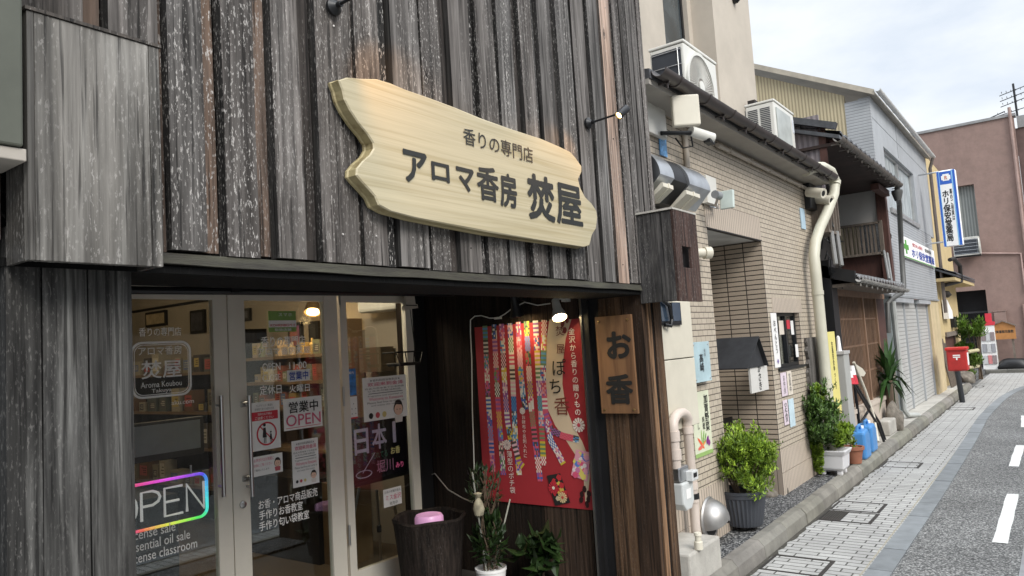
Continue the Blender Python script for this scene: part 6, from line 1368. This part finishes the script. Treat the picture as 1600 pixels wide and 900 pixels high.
one('lamp_cable', M['acwhite'], 'thin white cable running along the poster edge to the clip lamps', 'cable', q)
# bark tub with diffuser
bc = V((3.86, 3.72, .115)); t = thing('bark_tub', 'tall round tub of dark rough bark beside the glass doors', 'tub', bc)
M['bark'] = weathered('bark', (.008, .006, .005), (.028, .02, .016), (.055, .042, .034), .1, (30, 30, 3))
q = MB(); n = 48; vs = []; prof = [(.2, 0), (.215, .15), (.235, .35), (.25, .5), (.262, .53), (.25, .545), (.232, .53), (.22, .35), (.2, .3)]
for r0, h0 in prof:
    for j in range(n): a = 2 * math.pi * j / n; k = r0 * (1 + rnd.uniform(-.012, .012) + .01 * math.sin(a * 9 + h0 * 4)); vs.append((bc.x + k * math.cos(a), bc.y + k * math.sin(a), bc.z + h0 + .006 * math.sin(a * 5)))
q.add(vs, [(i * n + j, i * n + (j + 1) % n, (i + 1) * n + (j + 1) % n, (i + 1) * n + j) for i in range(len(prof) - 1) for j in range(n)] + [tuple(range((len(prof) - 1) * n, len(prof) * n))], 0, (.75, .0, .4)); q.build('tub', M['bark'], t, smooth=True)
dc = V((3.80, 3.66, .58)); q = MB(); q.lathe([(0, 0), (.095, 0), (.1, .01), (.1, .085), (.09, .102), (.075, .106), (.06, .1), (0, .098)], dc, n=28)
one('aroma_diffuser', mat('pink_plastic', (.72, .38, .62), .35, var=.04, emit=(.8, .4, .7), es=.1), 'round pale pink aroma diffuser set in the bark tub', 'diffuser', q, smooth=True)
q = MB(); a = PX(671, 743, XS - .01); q.tube([a, a + V((0, 0, -.1)), a + V((-.1, .01, -.3)), V((3.95, 3.75, .66))], .004, 5); q.tube([a, a + V((0, -.06, .02)), PX(700, 765, XS - .05), PX(722, 778, XS - .1), PX(738, 785, XS - .25)], .005, 5); q.box(a.x - .02, a.x, a.y - .012, a.y + .012, a.z - .05, a.z + .02); one('plug_cable', mat('cable_grey', (.3, .28, .25), .6), 'loose grey cable hanging from a hook on the dark porch wall', 'cable', q)
# slim potted plants
px, py = 4.03, 3.32; t = thing('potted_plant', 'thin tangled plant tied to sticks in a white pot below the red poster', 'plant', (px, py, .115))
q = MB(); q.lathe([(0, 0), (.085, 0), (.105, .17), (.11, .172), (.11, .19), (.098, .19), (.09, .17), (0, .165)], (px, py, .115), n=24); q.build('pot', M['white'], t, smooth=True)
q = MB()
for (u, v), w_ in (((738, 738), .006), ((797, 780), .006)): q.tube([(px + (.03 if u > 760 else -.05), py, .29), PY(u, v, py)], w_, 6)
q.build('support_stick', mat('stick_green', (.3, .3, .26), .6), t)
q = MB(); r = random.Random(9)
for k in range(16):
    p = V((px + r.uniform(-.05, .05), py + r.uniform(-.05, .05), .29)); pts = [p]
    for j in range(7): p = p + V((r.uniform(-.035, .045), r.uniform(-.03, .03), r.uniform(.05, .12))); pts.append(p)
    q.tube(pts, .004, 4)
q.build('stem', M['stem'], t)
q = MB(); leaves(q, (px, py, .5), V((.12, .11, .2)), 240, .085, None, 51, shades=((.25, .3, .25), (.65, .7, .55)), narrow=.4); leaves(q, (px - .02, py, .85), V((.14, .12, .17)), 170, .06, None, 52, shades=((.25, .3, .25), (.65, .7, .55)), narrow=.3); q.build('foliage', M['leafdark'], t, normals=False)
q = MB(); p = PY(748, 795, py - .1); q.lathe([(0, 0), (.03, .02), (.04, .06), (.03, .1), (.012, .13), (.03, .16), (0, .17)], p + V((0, 0, -.06)), n=10); q.build('tied_bundle', mat('dry_bundle', (.3, .27, .19), .9, var=.4, vs=20), t, smooth=True)
px, py = 4.2, 3.0; t = thing('potted_plant', 'broad leaved dark green plant in a low pot right of the white pot', 'plant', (px, py, .115)); q = MB(); q.lathe([(0, 0), (.08, 0), (.1, .12), (.085, .12), (0, .1)], (px, py, .115), n=18); q.build('pot', M['iron'], t, smooth=True)
q = MB(); leaves(q, None, None, 70, .17, bush_clumps((px, py, .43), (.13, .13, .13), 9, .6, 61), 62, shades=((.3, .35, .3), (.75, .8, .6)), narrow=.5, droop=.5); q.build('foliage', M['leafdark'], t, normals=False); q = MB(); q.tube([(px, py, .2), (px, py, .5)], .008, 6); q.build('stem', M['stem'], t)
# wire basket and bell shaped charm at the door jamb
t = thing('wire_basket', 'small black wire basket on a thin chain at the door jamb', 'basket', PY(640, 572, 4.05)); b0, b1 = PY(626, 570, 4.02), PY(656, 565, 4.02); q = MB(); t0, t1 = PY(619, 552, 4.02), PY(660, 547, 4.02); dpt = V((0, .12, 0))
for A_, B_, r_ in ((t0, t1, .006), (b0, b1, .008)): z = (A_.z + B_.z) / 2; q.tube([(A_.x, 4.02, z), (B_.x, 4.02, z), (B_.x, 4.16, z), (A_.x, 4.16, z)], r_, 5, closed=True)
for k in range(4): s_ = k / 3; q.tube([V((b0.x + (b1.x - b0.x) * s_, 4.02, b0.z)), V((t0.x + (t1.x - t0.x) * s_, 4.02, t0.z))], .004, 4)
q.box(b0.x, b1.x, 4.02, 4.16, b0.z - .01, b0.z); q.tube([V((t1.x, 4.1, t1.z)), V((t1.x - .05, 4.1, t1.z + .5))], .003, 4); q.build('wire', M['black'], t)
c = PY(643, 485, 4.05); t = thing('bell_charm', 'pale wooden bell shaped charm hung at the top of the door jamb', 'ornament', c); q = MB(); q.prism([c + V(p) for p in ((-.075, 0, .0), (.075, 0, .02), (.07, 0, .05), (.05, 0, .05), (.03, 0, .2), (-.04, 0, .2), (-.055, 0, .04), (-.075, 0, .03))], (0, .03, 0)); q.build('bell', mat('charm_wood', (.55, .5, .42), .7), t); q = MB(); q.box(c.x - .06, c.x + .06, c.y - .004, c.y - .001, c.z + .035, c.z + .042); q.box(c.x + .0, c.x + .02, c.y - .004, c.y - .001, c.z + .12, c.z + .14); q.build('mark', M['inkblack'], t)
#@@GLASSNOTES
# ------------------------------------------------------------------ papers on the glass
YG = YD - .006
def note(label, bl, br, tl, lines, m=None, cat='notice', name='paper_notice', extra=None, y=YG):
    O, U, W = PlaneY(y).fr(bl, br, tl); t = thing(name, label, cat, O); q = MB(); sheet(q, O, U, W, .001); q.build('sheet', m or M['paper'], t)
    for body, a, b, w_, h_, ink, off in lines: q = MB(); text(q, body, O + U * a + W * b + V((0, -.002, 0)), U * w_, W * h_, 0, off); q.build('lettering', ink, t, normals=False)
    if extra: extra(t, O + V((0, -.002, 0)), U, W)
    return t
def bar(q, O, U, W, a0, a1, b0, b1, l=.0008): sheet(q, O + U * a0 + W * b0, U * (a1 - a0), W * (b1 - b0), l)
note('white notice with black characters over large pink OPEN on the glass door', (444, 674), (504, 668), (443, 624), [('営業中', .13, .53, .76, .36, M['inkblack'], .015), ('OPEN', .05, .12, .9, .36, M['pinkink'], .005)], extra=lambda t, O, U, W: (lambda q: (bar(q, O, U, W, .05, .95, .06, .075), q.build('underline', M['redink'], t)))(MB()))
def kid(t, O, U, W):
    q = MB(); bar(q, O, U, W, .0, .92, .62, .8); q.build('red_band', M['redink'], t)
    q = MB(); text(q, '同伴のお子様は', O + U * .2 + W * .72 + V((0, -.001, 0)), U * .5, W * .055, 0, 0); q.build('lettering', M['white'], t, normals=False); q = MB(); text(q, 'ご遠慮ください', O + U * .1 + W * .64 + V((0, -.001, 0)), U * .65, W * .06, 0, 0); q.build('lettering', M['white'], t, normals=False)
    cx_, cz_, R_ = .5, .33, .36; k = U.length / W.length; q = MB(); n = 40
    def pt(r, a): return O + U * (cx_ + r * math.cos(a)) + W * (cz_ + r * k * math.sin(a)) + V((0, -.0015, 0))
    q.add([pt(R_, 2 * math.pi * i / n) for i in range(n)] + [pt(R_ - .05, 2 * math.pi * i / n) for i in range(n)], [(i, (i + 1) % n, (i + 1) % n + n, i + n) for i in range(n)])
    q.face([pt(R_ - .02, math.radians(137)), pt(R_ - .02, math.radians(131)), pt(R_ - .02, math.radians(-43)), pt(R_ - .02, math.radians(-49))]); q.build('ban_ring', M['redink'], t)
    def fig(name, x, z0, h):
        q = MB(); d = V((0, -.0022, 0)); P_ = lambda a, b: O + U * a + W * b + d; hr = h * .1
        q.face([P_(x + hr * 1.2 / 1 * math.cos(i * .52) * 1.0, z0 + h * .9 + hr * k * 1.2 * math.sin(i * .52)) for i in range(12)]); w_ = h * .22
        q.face([P_(x - w_ * .45, z0 + h * .76), P_(x + w_ * .45, z0 + h * .76), P_(x + w_ * .8, z0 + h * .28), P_(x - w_ * .8, z0 + h * .28)])
        for s_ in (-.35, .25): q.face([P_(x + w_ * s_, z0 + h * .28), P_(x + w_ * (s_ + .3), z0 + h * .28), P_(x + w_ * (s_ + .25), z0), P_(x + w_ * s_, z0)])
        q.build(name, M['inkblack'], t, normals=False)
    fig('adult_symbol', .42, .14, .42); fig('child_symbol', .64, .14, .24)
note('white notice with red ring and two black figures by the door handle', (395, 706), (439, 699), (392, 630), [('フレグランス・精油を', .14, .9, .6, .05, M['greyink'], 0), ('多数取り扱うお店のため', .1, .83, .68, .05, M['greyink'], 0)], extra=kid)
def face_extra(a, b, s_, c_):
    def f(t, O, U, W):
        k = U.length / W.length; q = MB()
        def disc(cx_, cz_, r, l, c, n=16, a0=0, a1=6.283): q.face([O + U * (cx_ + r * math.cos(a0 + (a1 - a0) * i / n)) + W * (cz_ + r * k * math.sin(a0 + (a1 - a0) * i / n)) + V((0, -l, 0)) for i in range(n)], 0, c)
        disc(a, b + s_ * .2, s_ * 1.15, .001, (.02, .015, .015)); disc(a, b, s_, .0014, (.75, .5, .38)); disc(a, b + s_ * .7 * k, s_ * .95, .0018, (.02, .015, .015), 12, 0, 3.14)
        for e in (-.35, .35): disc(a + e * s_, b, s_ * .1, .0022, (.03, .02, .02), 8)
        q.face([O + U * (a - s_) + W * (b - s_ * k * 1.0) + V((0, -.0008, 0)), O + U * (a + s_) + W * (b - s_ * k * 1.0) + V((0, -.0008, 0)), O + U * (a + s_ * .8) + W * (b - s_ * 2.2 * k) + V((0, -.0008, 0)), O + U * (a - s_ * .8) + W * (b - s_ * 2.2 * k) + V((0, -.0008, 0))], 0, c_)
        q.build('clerk_drawing', M['col'], t, normals=False)
    return f
note('wide small notice with pink writing and a drawn clerk on the right', (395, 746), (442, 737), (394, 715), [('お声がけはお気軽に', .04, .72, .66, .18, M['pinkink'], 0), ('自由にご覧ください', .04, .48, .6, .15, M['pinkink'], 0), ('ご案内いたします', .04, .25, .5, .1, M['greyink'], 0)], extra=face_extra(.82, .5, .1, (.5, .1, .12)))
def welcome(t, O, U, W):
    q = MB(); bar(q, O, U, W, .12, .9, .615, .63); q.build('rule', M['greyink'], t); face_extra(.78, .19, .1, (.7, .65, .6))(t, O, U, W)
    q = MB(); k = U.length / W.length
    for i, c in enumerate(((.02, .02, .02), (.5, .08, .1), (.6, .5, .2))): x = .15 + i * .15; q.face([O + U * (x + .05 * math.cos(j * .6)) + W * (.12 + .05 * k * math.sin(j * .6)) + V((0, -.001, 0)) for j in range(10)], 0, c)
    q.build('small_drawing', M['col'], t, normals=False)
L_W = [('★香料和精油專卖店★', .15, .9, .7, .05, M['greyink'], 0), ('欢迎来到金泽', .1, .79, .82, .09, M['pinkink'], .01), ('在此为您准备了日本的香', .04, .72, .9, .04, M['greyink'], 0), ('以及天然精油制品', .1, .66, .75, .04, M['greyink'], 0), ('Welcome to Kanazawa', .12, .46, .78, .07, M['pinkink'], 0), ('Fragrance and essential oil', .1, .54, .8, .045, M['greyink'], 0), ('Please feel free to come in', .08, .39, .84, .045, M['greyink'], 0), ('and enjoy the scents', .16, .32, .66, .045, M['greyink'], 0)]
note('tall white welcome notice in Chinese and English on the glass door', (458, 763), (499, 752), (455, 690), L_W, extra=welcome)
note('wide white welcome notice to Kanazawa on the side window', (569, 660), (637, 650), (567, 591), L_W, extra=welcome)
def kb(t, O, U, W):
    q = MB(); bar(q, O, U, W, 0, 1, .22, .55); q.build('white_band', M['paper'], t); q = MB(); text(q, 'KOHRINBOペイ', O + U * .05 + W * .25 + V((0, -.002, 0)), U * .9, W * .14, 0, .01); q.build('lettering', M['redink'], t, normals=False)
note('square green and white sticker at the top of the glass door', (420, 519), (463, 518), (419, 486), [('スマホ', .35, .75, .5, .16, M['white'], 0), ('取扱店舗', .2, .04, .6, .13, M['white'], .01)], m=mat('sticker_green', (.22, .36, .1), .5), name='sticker', cat='sticker', extra=kb)
note('small white sticker with three blue characters in the opening hours', (449, 597), (484, 594), (449, 579), [('営業中', .08, .12, .84, .76, M['blueink'], .015)], name='sticker', cat='sticker')
note('blue flyer at the left edge of the side window', (540, 619), (557, 616), (539, 577), [('ご案内', .1, .8, .7, .1, M['white'], 0)], m=mat('flyer_blue', (.05, .2, .5), .5, var=.5, vs=25), name='flyer', cat='flyer')
note('narrow white price list under the blue flyer', (541, 656), (559, 653), (540, 621), [('・・\n・・・\n・・・', .15, .2, .7, .5, M['greyink'], .01)], name='flyer', cat='flyer', extra=lambda t, O, U, W: (lambda q: (bar(q, O, U, W, 0, 1, 0, .07), q.build('red_band', M['redink'], t)))(MB()))
note('small handwritten white paper under the black light board', (600, 794), (628, 788), (598, 766), [('日本の老舗が造る', .05, .76, .88, .14, M['greyink'], 0), ('ミス金沢', .1, .36, .85, .3, M['pinkink'], .005), ('発売中', .3, .06, .45, .2, M['greyink'], 0)])
# light board on its easel, inside
YB = 4.36; t = thing('light_board', 'black light board with handwritten neon coloured writing on a tripod', 'sign', PY(590, 760, YB)); O, U, W = PlaneY(YB).fr((548, 757), (637, 738), (546, 672)); O.z += .0; W = V((0, 0, .44))
q = MB(); q.box(O.x - .03, O.x + U.x + .02, YB + .002, YB + .03, O.z - .03, O.z + .48); q.build('frame', M['black'], t); q = MB(); sheet(q, O, U, W, .001); q.build('panel', mat('board_black', (.012, .01, .018), .2), t)
nw, ng, npk = mat('marker_lilac', (.66, .56, .8), .5), mat('marker_green', (.06, .22, .14), .5), mat('marker_pink', (.75, .32, .52), .5)
for body, a, b, w_, h_, m, off in (('日', .08, .46, .24, .44, nw, .02), ('本', .38, .5, .26, .44, nw, .02), ('1', .75, .56, .06, .38, nw, .02), ('売れてる', .36, .34, .28, .12, ng, .01), ('お香', .7, .36, .17, .13, emit('marker_ochre', (.3, .24, .1), .3), .01), ('堀川', .44, .08, .3, .22, npk, .01), ('みり', .78, .1, .14, .1, emit('marker_rose', (.6, .1, .22), .3), .01)):
    q = MB(); text(q, body, O + U * a + W * b + V((0, -.002, 0)), U * w_, W * h_, 0, off); q.build('lettering', m, t, normals=False)
q = MB(); n = 26
q.tube([O + U * (.22 + .13 * math.cos(2 * math.pi * i / n)) + W * (.12 + .06 * math.sin(2 * math.pi * i / n)) + V((0, -.004, 0)) for i in range(n)], .004, 5, closed=True); q.tube([O + U * .2 + W * .14 + V((0, -.004, 0)), O + U * .42 + W * .45 + V((0, -.004, 0))], .003, 5); q.build('doodle', nw, t)
for (u0, v0), (u1, v1) in (((561, 762), (548, 832)), ((588, 765), (596, 878)), ((616, 790), (626, 840))):
    a, b = PY(u0, v0, YB + .05), PY(u1, v1, YB + .12); e = a + (b - a) * 1.25; e = a + (b - a) * ((a.z - .13) / (a.z - b.z)); q = MB(); q.tube([a, e], .011, 8); g_ = q.build('leg', M['steel'], t); q = MB(); m_ = a.lerp(e, .45); q.tube([m_, a.lerp(e, .53)], .018, 8); q.build('clamp', M['black'], g_)
# neon OPEN sign and screen behind the left door
YN = 4.34; t = thing('open_sign', 'rainbow framed neon OPEN sign hanging behind the left glass door', 'sign', PY(270, 830, YN))
bl, br, tr_ = PY(208, 832, YN), PY(324, 802, YN), PY(324, 738, YN); x1 = br.x; zc0, zc1 = (bl.z + br.z) / 2 - .01, tr_.z + .02; x0 = x1 - (x1 - PY(222, 790, YN).x) * 1.42
zb_, zt_ = PY(322, 808, YN).z + .01, PY(322, 738, YN).z
path = rrect(x0, x1, zb_, zt_, .05, 5); full = []
for i in range(len(path)):
    a, b = path[i], path[(i + 1) % len(path)]; k = max(1, int(math.hypot(b[0] - a[0], b[1] - a[1]) / .03)); full += [(a[0] + (b[0] - a[0]) * j / k, a[1] + (b[1] - a[1]) * j / k) for j in range(k)]
import colorsys
q = MB()
for i in range(len(full)):
    a, b = full[i], full[(i + 1) % len(full)]; fx_ = (a[0] - x0) / (x1 - x0); fz = (a[1] - zb_) / (zt_ - zb_)
    hue = .62 - .0 * fz if fx_ > .97 else (.66 + .4 * (1 - fx_) if fz > .5 else .42 - .55 * (1 - fx_))
    if fx_ > .97: hue = .45 + .2 * fz
    q.tube([(a[0], YN, a[1]), (b[0], YN, b[1])], .0095, 6, c=colorsys.hsv_to_rgb(hue % 1, .92, 1))
q.build('rainbow_tube', emit('neon_rainbow', (1, 1, 1), .42, True), t)
q = MB(); lw = (x1 - x0) / 4.15; z0, z1 = zb_ + .05, zt_ - .05
def ltr(x, strokes): 
    for s_ in strokes: q.tube([(x + u_ * lw * .8, YN - .0, z0 + v_ * (z1 - z0)) for u_, v_ in s_], .008, 6)
lx = [x0 + lw * (.2 + k) for k in range(4)]
ltr(lx[0], [[(.5 + .5 * math.cos(k * .42), .5 + .5 * math.sin(k * .42)) for k in range(16)]]); ltr(lx[1], [[(0, 0), (0, 1), (.6, 1), (.9, .9), (1, .75), (.9, .6), (.6, .5), (0, .5)]]); ltr(lx[2], [[(1, 1), (0, 1), (0, 0), (1, 0)], [(0, .5), (.8, .5)]]); ltr(lx[3], [[(0, 0), (0, 1), (1, 0), (1, 1)]])
q.build('letter_tube', emit('neon_white', (.7, .67, .66), .22), t)
q = MB()
for k in range(2): q.tube([(x0 + .1 + k * (x1 - x0 - .2), YN, zt_), (x0 + .1 + k * (x1 - x0 - .2), YN, zt_ + .06)], .006, 6)
q.build('hanger', M['steel'], t)
t = thing('display_screen', 'grey screen with dark bezel behind the left glass door', 'screen', PY(262, 745, 4.62)); a, b = PY(190, 742, 4.6), PY(318, 640, 4.6); q = MB(); q.box(a.x - .2, b.x, 4.6, 4.65, a.z + .05, b.z - .04); q.build('bezel', M['black'], t, bevel=.006); q = MB(); q.box(a.x - .17, b.x - .03, 4.594, 4.599, a.z + .09, b.z - .06); q.build('panel', mat('screen_grey', (.2, .225, .245), .3, var=.2, vs=3), t)
q = MB(); q.box(1.0, 2.55, 4.68, 5.3, .123, 1.0); one('counter', M['black'], 'low black counter under the grey screen', 'counter', q)
#@@INTERIOR
# ------------------------------------------------------------------ shop interior seen through the glass
XI = 4.69
def wallpic(u0, v0, u1, v1, label, m, fr_=None):
    a, b = PX(u0, v1, XI), PX(u1, v0, XI); t = thing('wall_picture', label, 'picture', (XI, (a.y + b.y) / 2, a.z)); q = MB(); q.box(XI - .03, XI, b.y, a.y, a.z, b.z); q.build('frame', fr_ or M['black'], t); q = MB(); f = .03; q.box(XI - .034, XI - .031, b.y + f, a.y - f, a.z + f, b.z - f); q.build('picture', m, t)
pcr = mat('picture_cream', (.4, .32, .2), .7, var=.3, vs=8)
wallpic(231, 484, 262, 512, 'black framed picture on the warm wall seen through the left door', pcr); wallpic(301, 483, 322, 522, 'dark framed picture near the left door stile', mat('picture_dark', (.05, .05, .06), .5, var=.5, vs=12)); wallpic(381, 481, 393, 502, 'small dark picture seen through the right door', mat('picture_grey', (.1, .1, .11), .5, var=.5, vs=12)); wallpic(455, 503, 474, 545, 'purple and orange panel behind the warm lamp', mat('panel_purple', (.16, .06, .2), .5, c2=(.5, .2, .05), vs=6)); wallpic(487, 501, 500, 545, 'black panel with a white stroke behind the right door', mat('panel_black', (.02, .02, .02), .4)); wallpic(545, 515, 570, 570, 'pale painted scroll seen through the side window', mat('scroll_pale', (.4, .34, .27), .7, var=.4, vs=14), M['plaster'])
q = MB(); a, b = PX(208, 487, XI), PX(326, 469, XI); q.box(XI - .02, XI, b.y, a.y, a.z - .02, a.z + .01); one('picture_rail', M['black'], 'dark rail on the warm wall above the pictures', 'rail', q)
sx_ = 4.32; sy0, sy1 = PX(522, 600, sx_).y, PX(372, 600, sx_).y
t = thing('display_shelf', 'wooden display shelf of three levels along the right wall', 'shelf', (4.5, (sy0 + sy1) / 2, .12)); lv = [PX(440, v, sx_).z for v in (556, 596, 636, 700)]; shw = mat('shelf_wood', (.2, .13, .07), .5, var=.2)
for z in lv: q = MB(); q.box(sx_, 4.66, sy0, sy1, z - .03, z); q.build('board', shw, t)
for y in (sy0, sy1): q = MB(); q.box(sx_ + .02, 4.66, y - .02, y, .12, lv[0] + .3); q.build('side_panel', M['darkwall'] if y == sy1 else shw, t)
q = MB(); q.box(4.66, 4.68, sy0, sy1, .12, lv[0]); q.build('back_panel', mat('shelf_back', (.1, .06, .035), .6), t)
rb = random.Random(3); bi = 0
def lab_(q, x, y, wd, z, hh):
    k = rb.random(); c = rb.choice([(.62, .58, .5), (.5, .1, .08), (.1, .1, .1), (.55, .42, .12), (.15, .2, .35)])
    a, b = rb.uniform(.1, .3), rb.uniform(.65, .9); q.face([(x, y + wd * .12, z + hh * a), (x, y + wd * .88, z + hh * a), (x, y + wd * .88, z + hh * b), (x, y + wd * .12, z + hh * b)], 0, c)
    for j in range(3): zz = z + hh * (a + (b - a) * (.25 + .22 * j)); q.face([(x - .0006, y + wd * .2, zz), (x - .0006, y + wd * rb.uniform(.5, .8), zz), (x - .0006, y + wd * rb.uniform(.5, .8), zz + hh * .05), (x - .0006, y + wd * .2, zz + hh * .05)], 0, tuple(v * .2 for v in c) if c[0] > .3 else (.6, .55, .45))
BC = [(.5, .4, .28), (.3, .1, .06), (.6, .55, .45), (.12, .08, .06), (.35, .25, .1), (.2, .22, .14), (.45, .2, .12)]
for li, z in enumerate(lv[:3]):
    y = sy0 + .06
    while y < sy1 - .12:
        wd = rb.uniform(.06, .13); hh = rb.uniform(.06, .17) if li else rb.uniform(.08, .2); q = MB(); c = rb.choice(BC)
        if li == 0 and rb.random() < .6:
            q.lathe([(0, 0), (.03, 0), (.032, hh * .6), (.012, hh * .75), (.012, hh), (0, hh)], (sx_ + rb.uniform(.06, .2), y + wd / 2, z), n=12, c=c); o = q.build('bottle', M['col'], smooth=True); tag(o, 'small scent bottle on the top level of the display shelf', 'bottle', 'bottles on the display shelf')
        else:
            xx = sx_ + rb.uniform(.02, .1); q.box(xx, xx + .12, y, y + wd - .015, z, z + hh, 0, c); lab_(q, xx - .001, y, wd - .015, z, hh); o = q.build('incense_box', M['col']); tag(o, ['incense box on the top level of the display shelf', 'incense box on the middle level of the display shelf', 'incense box on the lowest level of the display shelf'][li], 'box', 'incense boxes on the display shelf, level %d' % (li + 1))
        y += wd + rb.uniform(.0, .04)
c = PX(489, 481, 4.45); t = thing('interior_lamp', 'warm shaded lamp with slits glowing inside the right door', 'lamp', c); q = MB(); d = V((-.3, -.3, -.8)).normalized(); q.lathe([(0, -.12), (.03, -.11), (.06, -.04), (.085, .05), (.08, .052), (.05, -.03), (0, -.06)], c, d, 20); q.build('shade', mat('shade_dark', (.12, .08, .04), .5), t, smooth=True); q = MB(); q.lathe([(0, 0), (.05, .02), (.06, .05), (0, .07)], c, d, 14); q.build('bulb', emit('warm_bulb', (1, .65, .25), 9), t)
q = MB(); q.tube([c - d * .1, V((4.69, c.y, c.z + .12))], .01, 6); q.build('bracket', M['black'], t); col_light('warm_lamp_light', c + V((-.12, -.05, -.12)), 3, (1, .62, .25), .05)
q = MB(); a, b = PX(398, 870, 3.95), PX(494, 735, 3.95); q.box(3.95, 4.25, b.y, a.y + .6, .123, PX(440, 745, 3.95).z); one('black_cabinet', M['black'], 'tall black cabinet behind the lower part of the right door', 'cabinet', q)
q = MB(); a, b = PX(495, 860, 4.0), PX(518, 660, 4.0); q.box(4.0, 4.3, b.y - .1, a.y - .01, .123, .78); one('wooden_stand', shw, 'pale wooden stand right of the black cabinet', 'stand', q)
t = thing('wall_air_conditioner', 'white indoor air conditioner high on the wall behind the side window', 'air conditioner', PX(590, 490, XI)); a, b = PX(560, 490, XI - .2), PX(622, 464, XI - .2); q = MB(); q.box(XI - .22, XI, b.y, a.y, a.z, a.z + .28); q.build('body', M['acwhite'], t, bevel=.03)
q = MB(); a, b = PX(562, 582, 4.5), PX(594, 542, 4.5); q.box(4.5, 4.66, b.y, a.y, a.z, b.z); one('wall_cupboard', M['intfloor'], 'small brown cupboard on the wall behind the side window', 'cupboard', q)
sy0, sy1 = 6.75, 9.8; t = thing('display_rack', 'dark display rack of goods along the wall behind the left door', 'shelf', (4.5, 8.2, .12)); q = MB(); q.box(4.6, 4.67, sy0, sy1, .12, 1.75); q.build('back_panel', M['darkwall'], t)
for z in (.55, .95, 1.33, 1.75): q = MB(); q.box(4.3, 4.598, sy0, sy1, z - .03, z); q.build('board', shw, t)
for z in (.55, .95, 1.33, 1.75):
    y = sy0 + .1
    while y < sy1 - .25:
        wd = rb.uniform(.1, .22); hh = rb.uniform(.08, .26); q = MB(); c = rb.choice([(.12, .14, .08), (.07, .06, .05), (.3, .26, .18), (.18, .1, .05), (.1, .12, .1), (.4, .36, .28)]); q.box(4.32, 4.46, y, y + wd, z, z + hh, 0, c); lab_(q, 4.319, y, wd, z, hh); o = q.build('goods_box', M['col']); tag(o, 'boxed goods standing on the dark display rack', 'box', 'boxed goods on the dark display rack'); y += wd + rb.uniform(.02, .12)
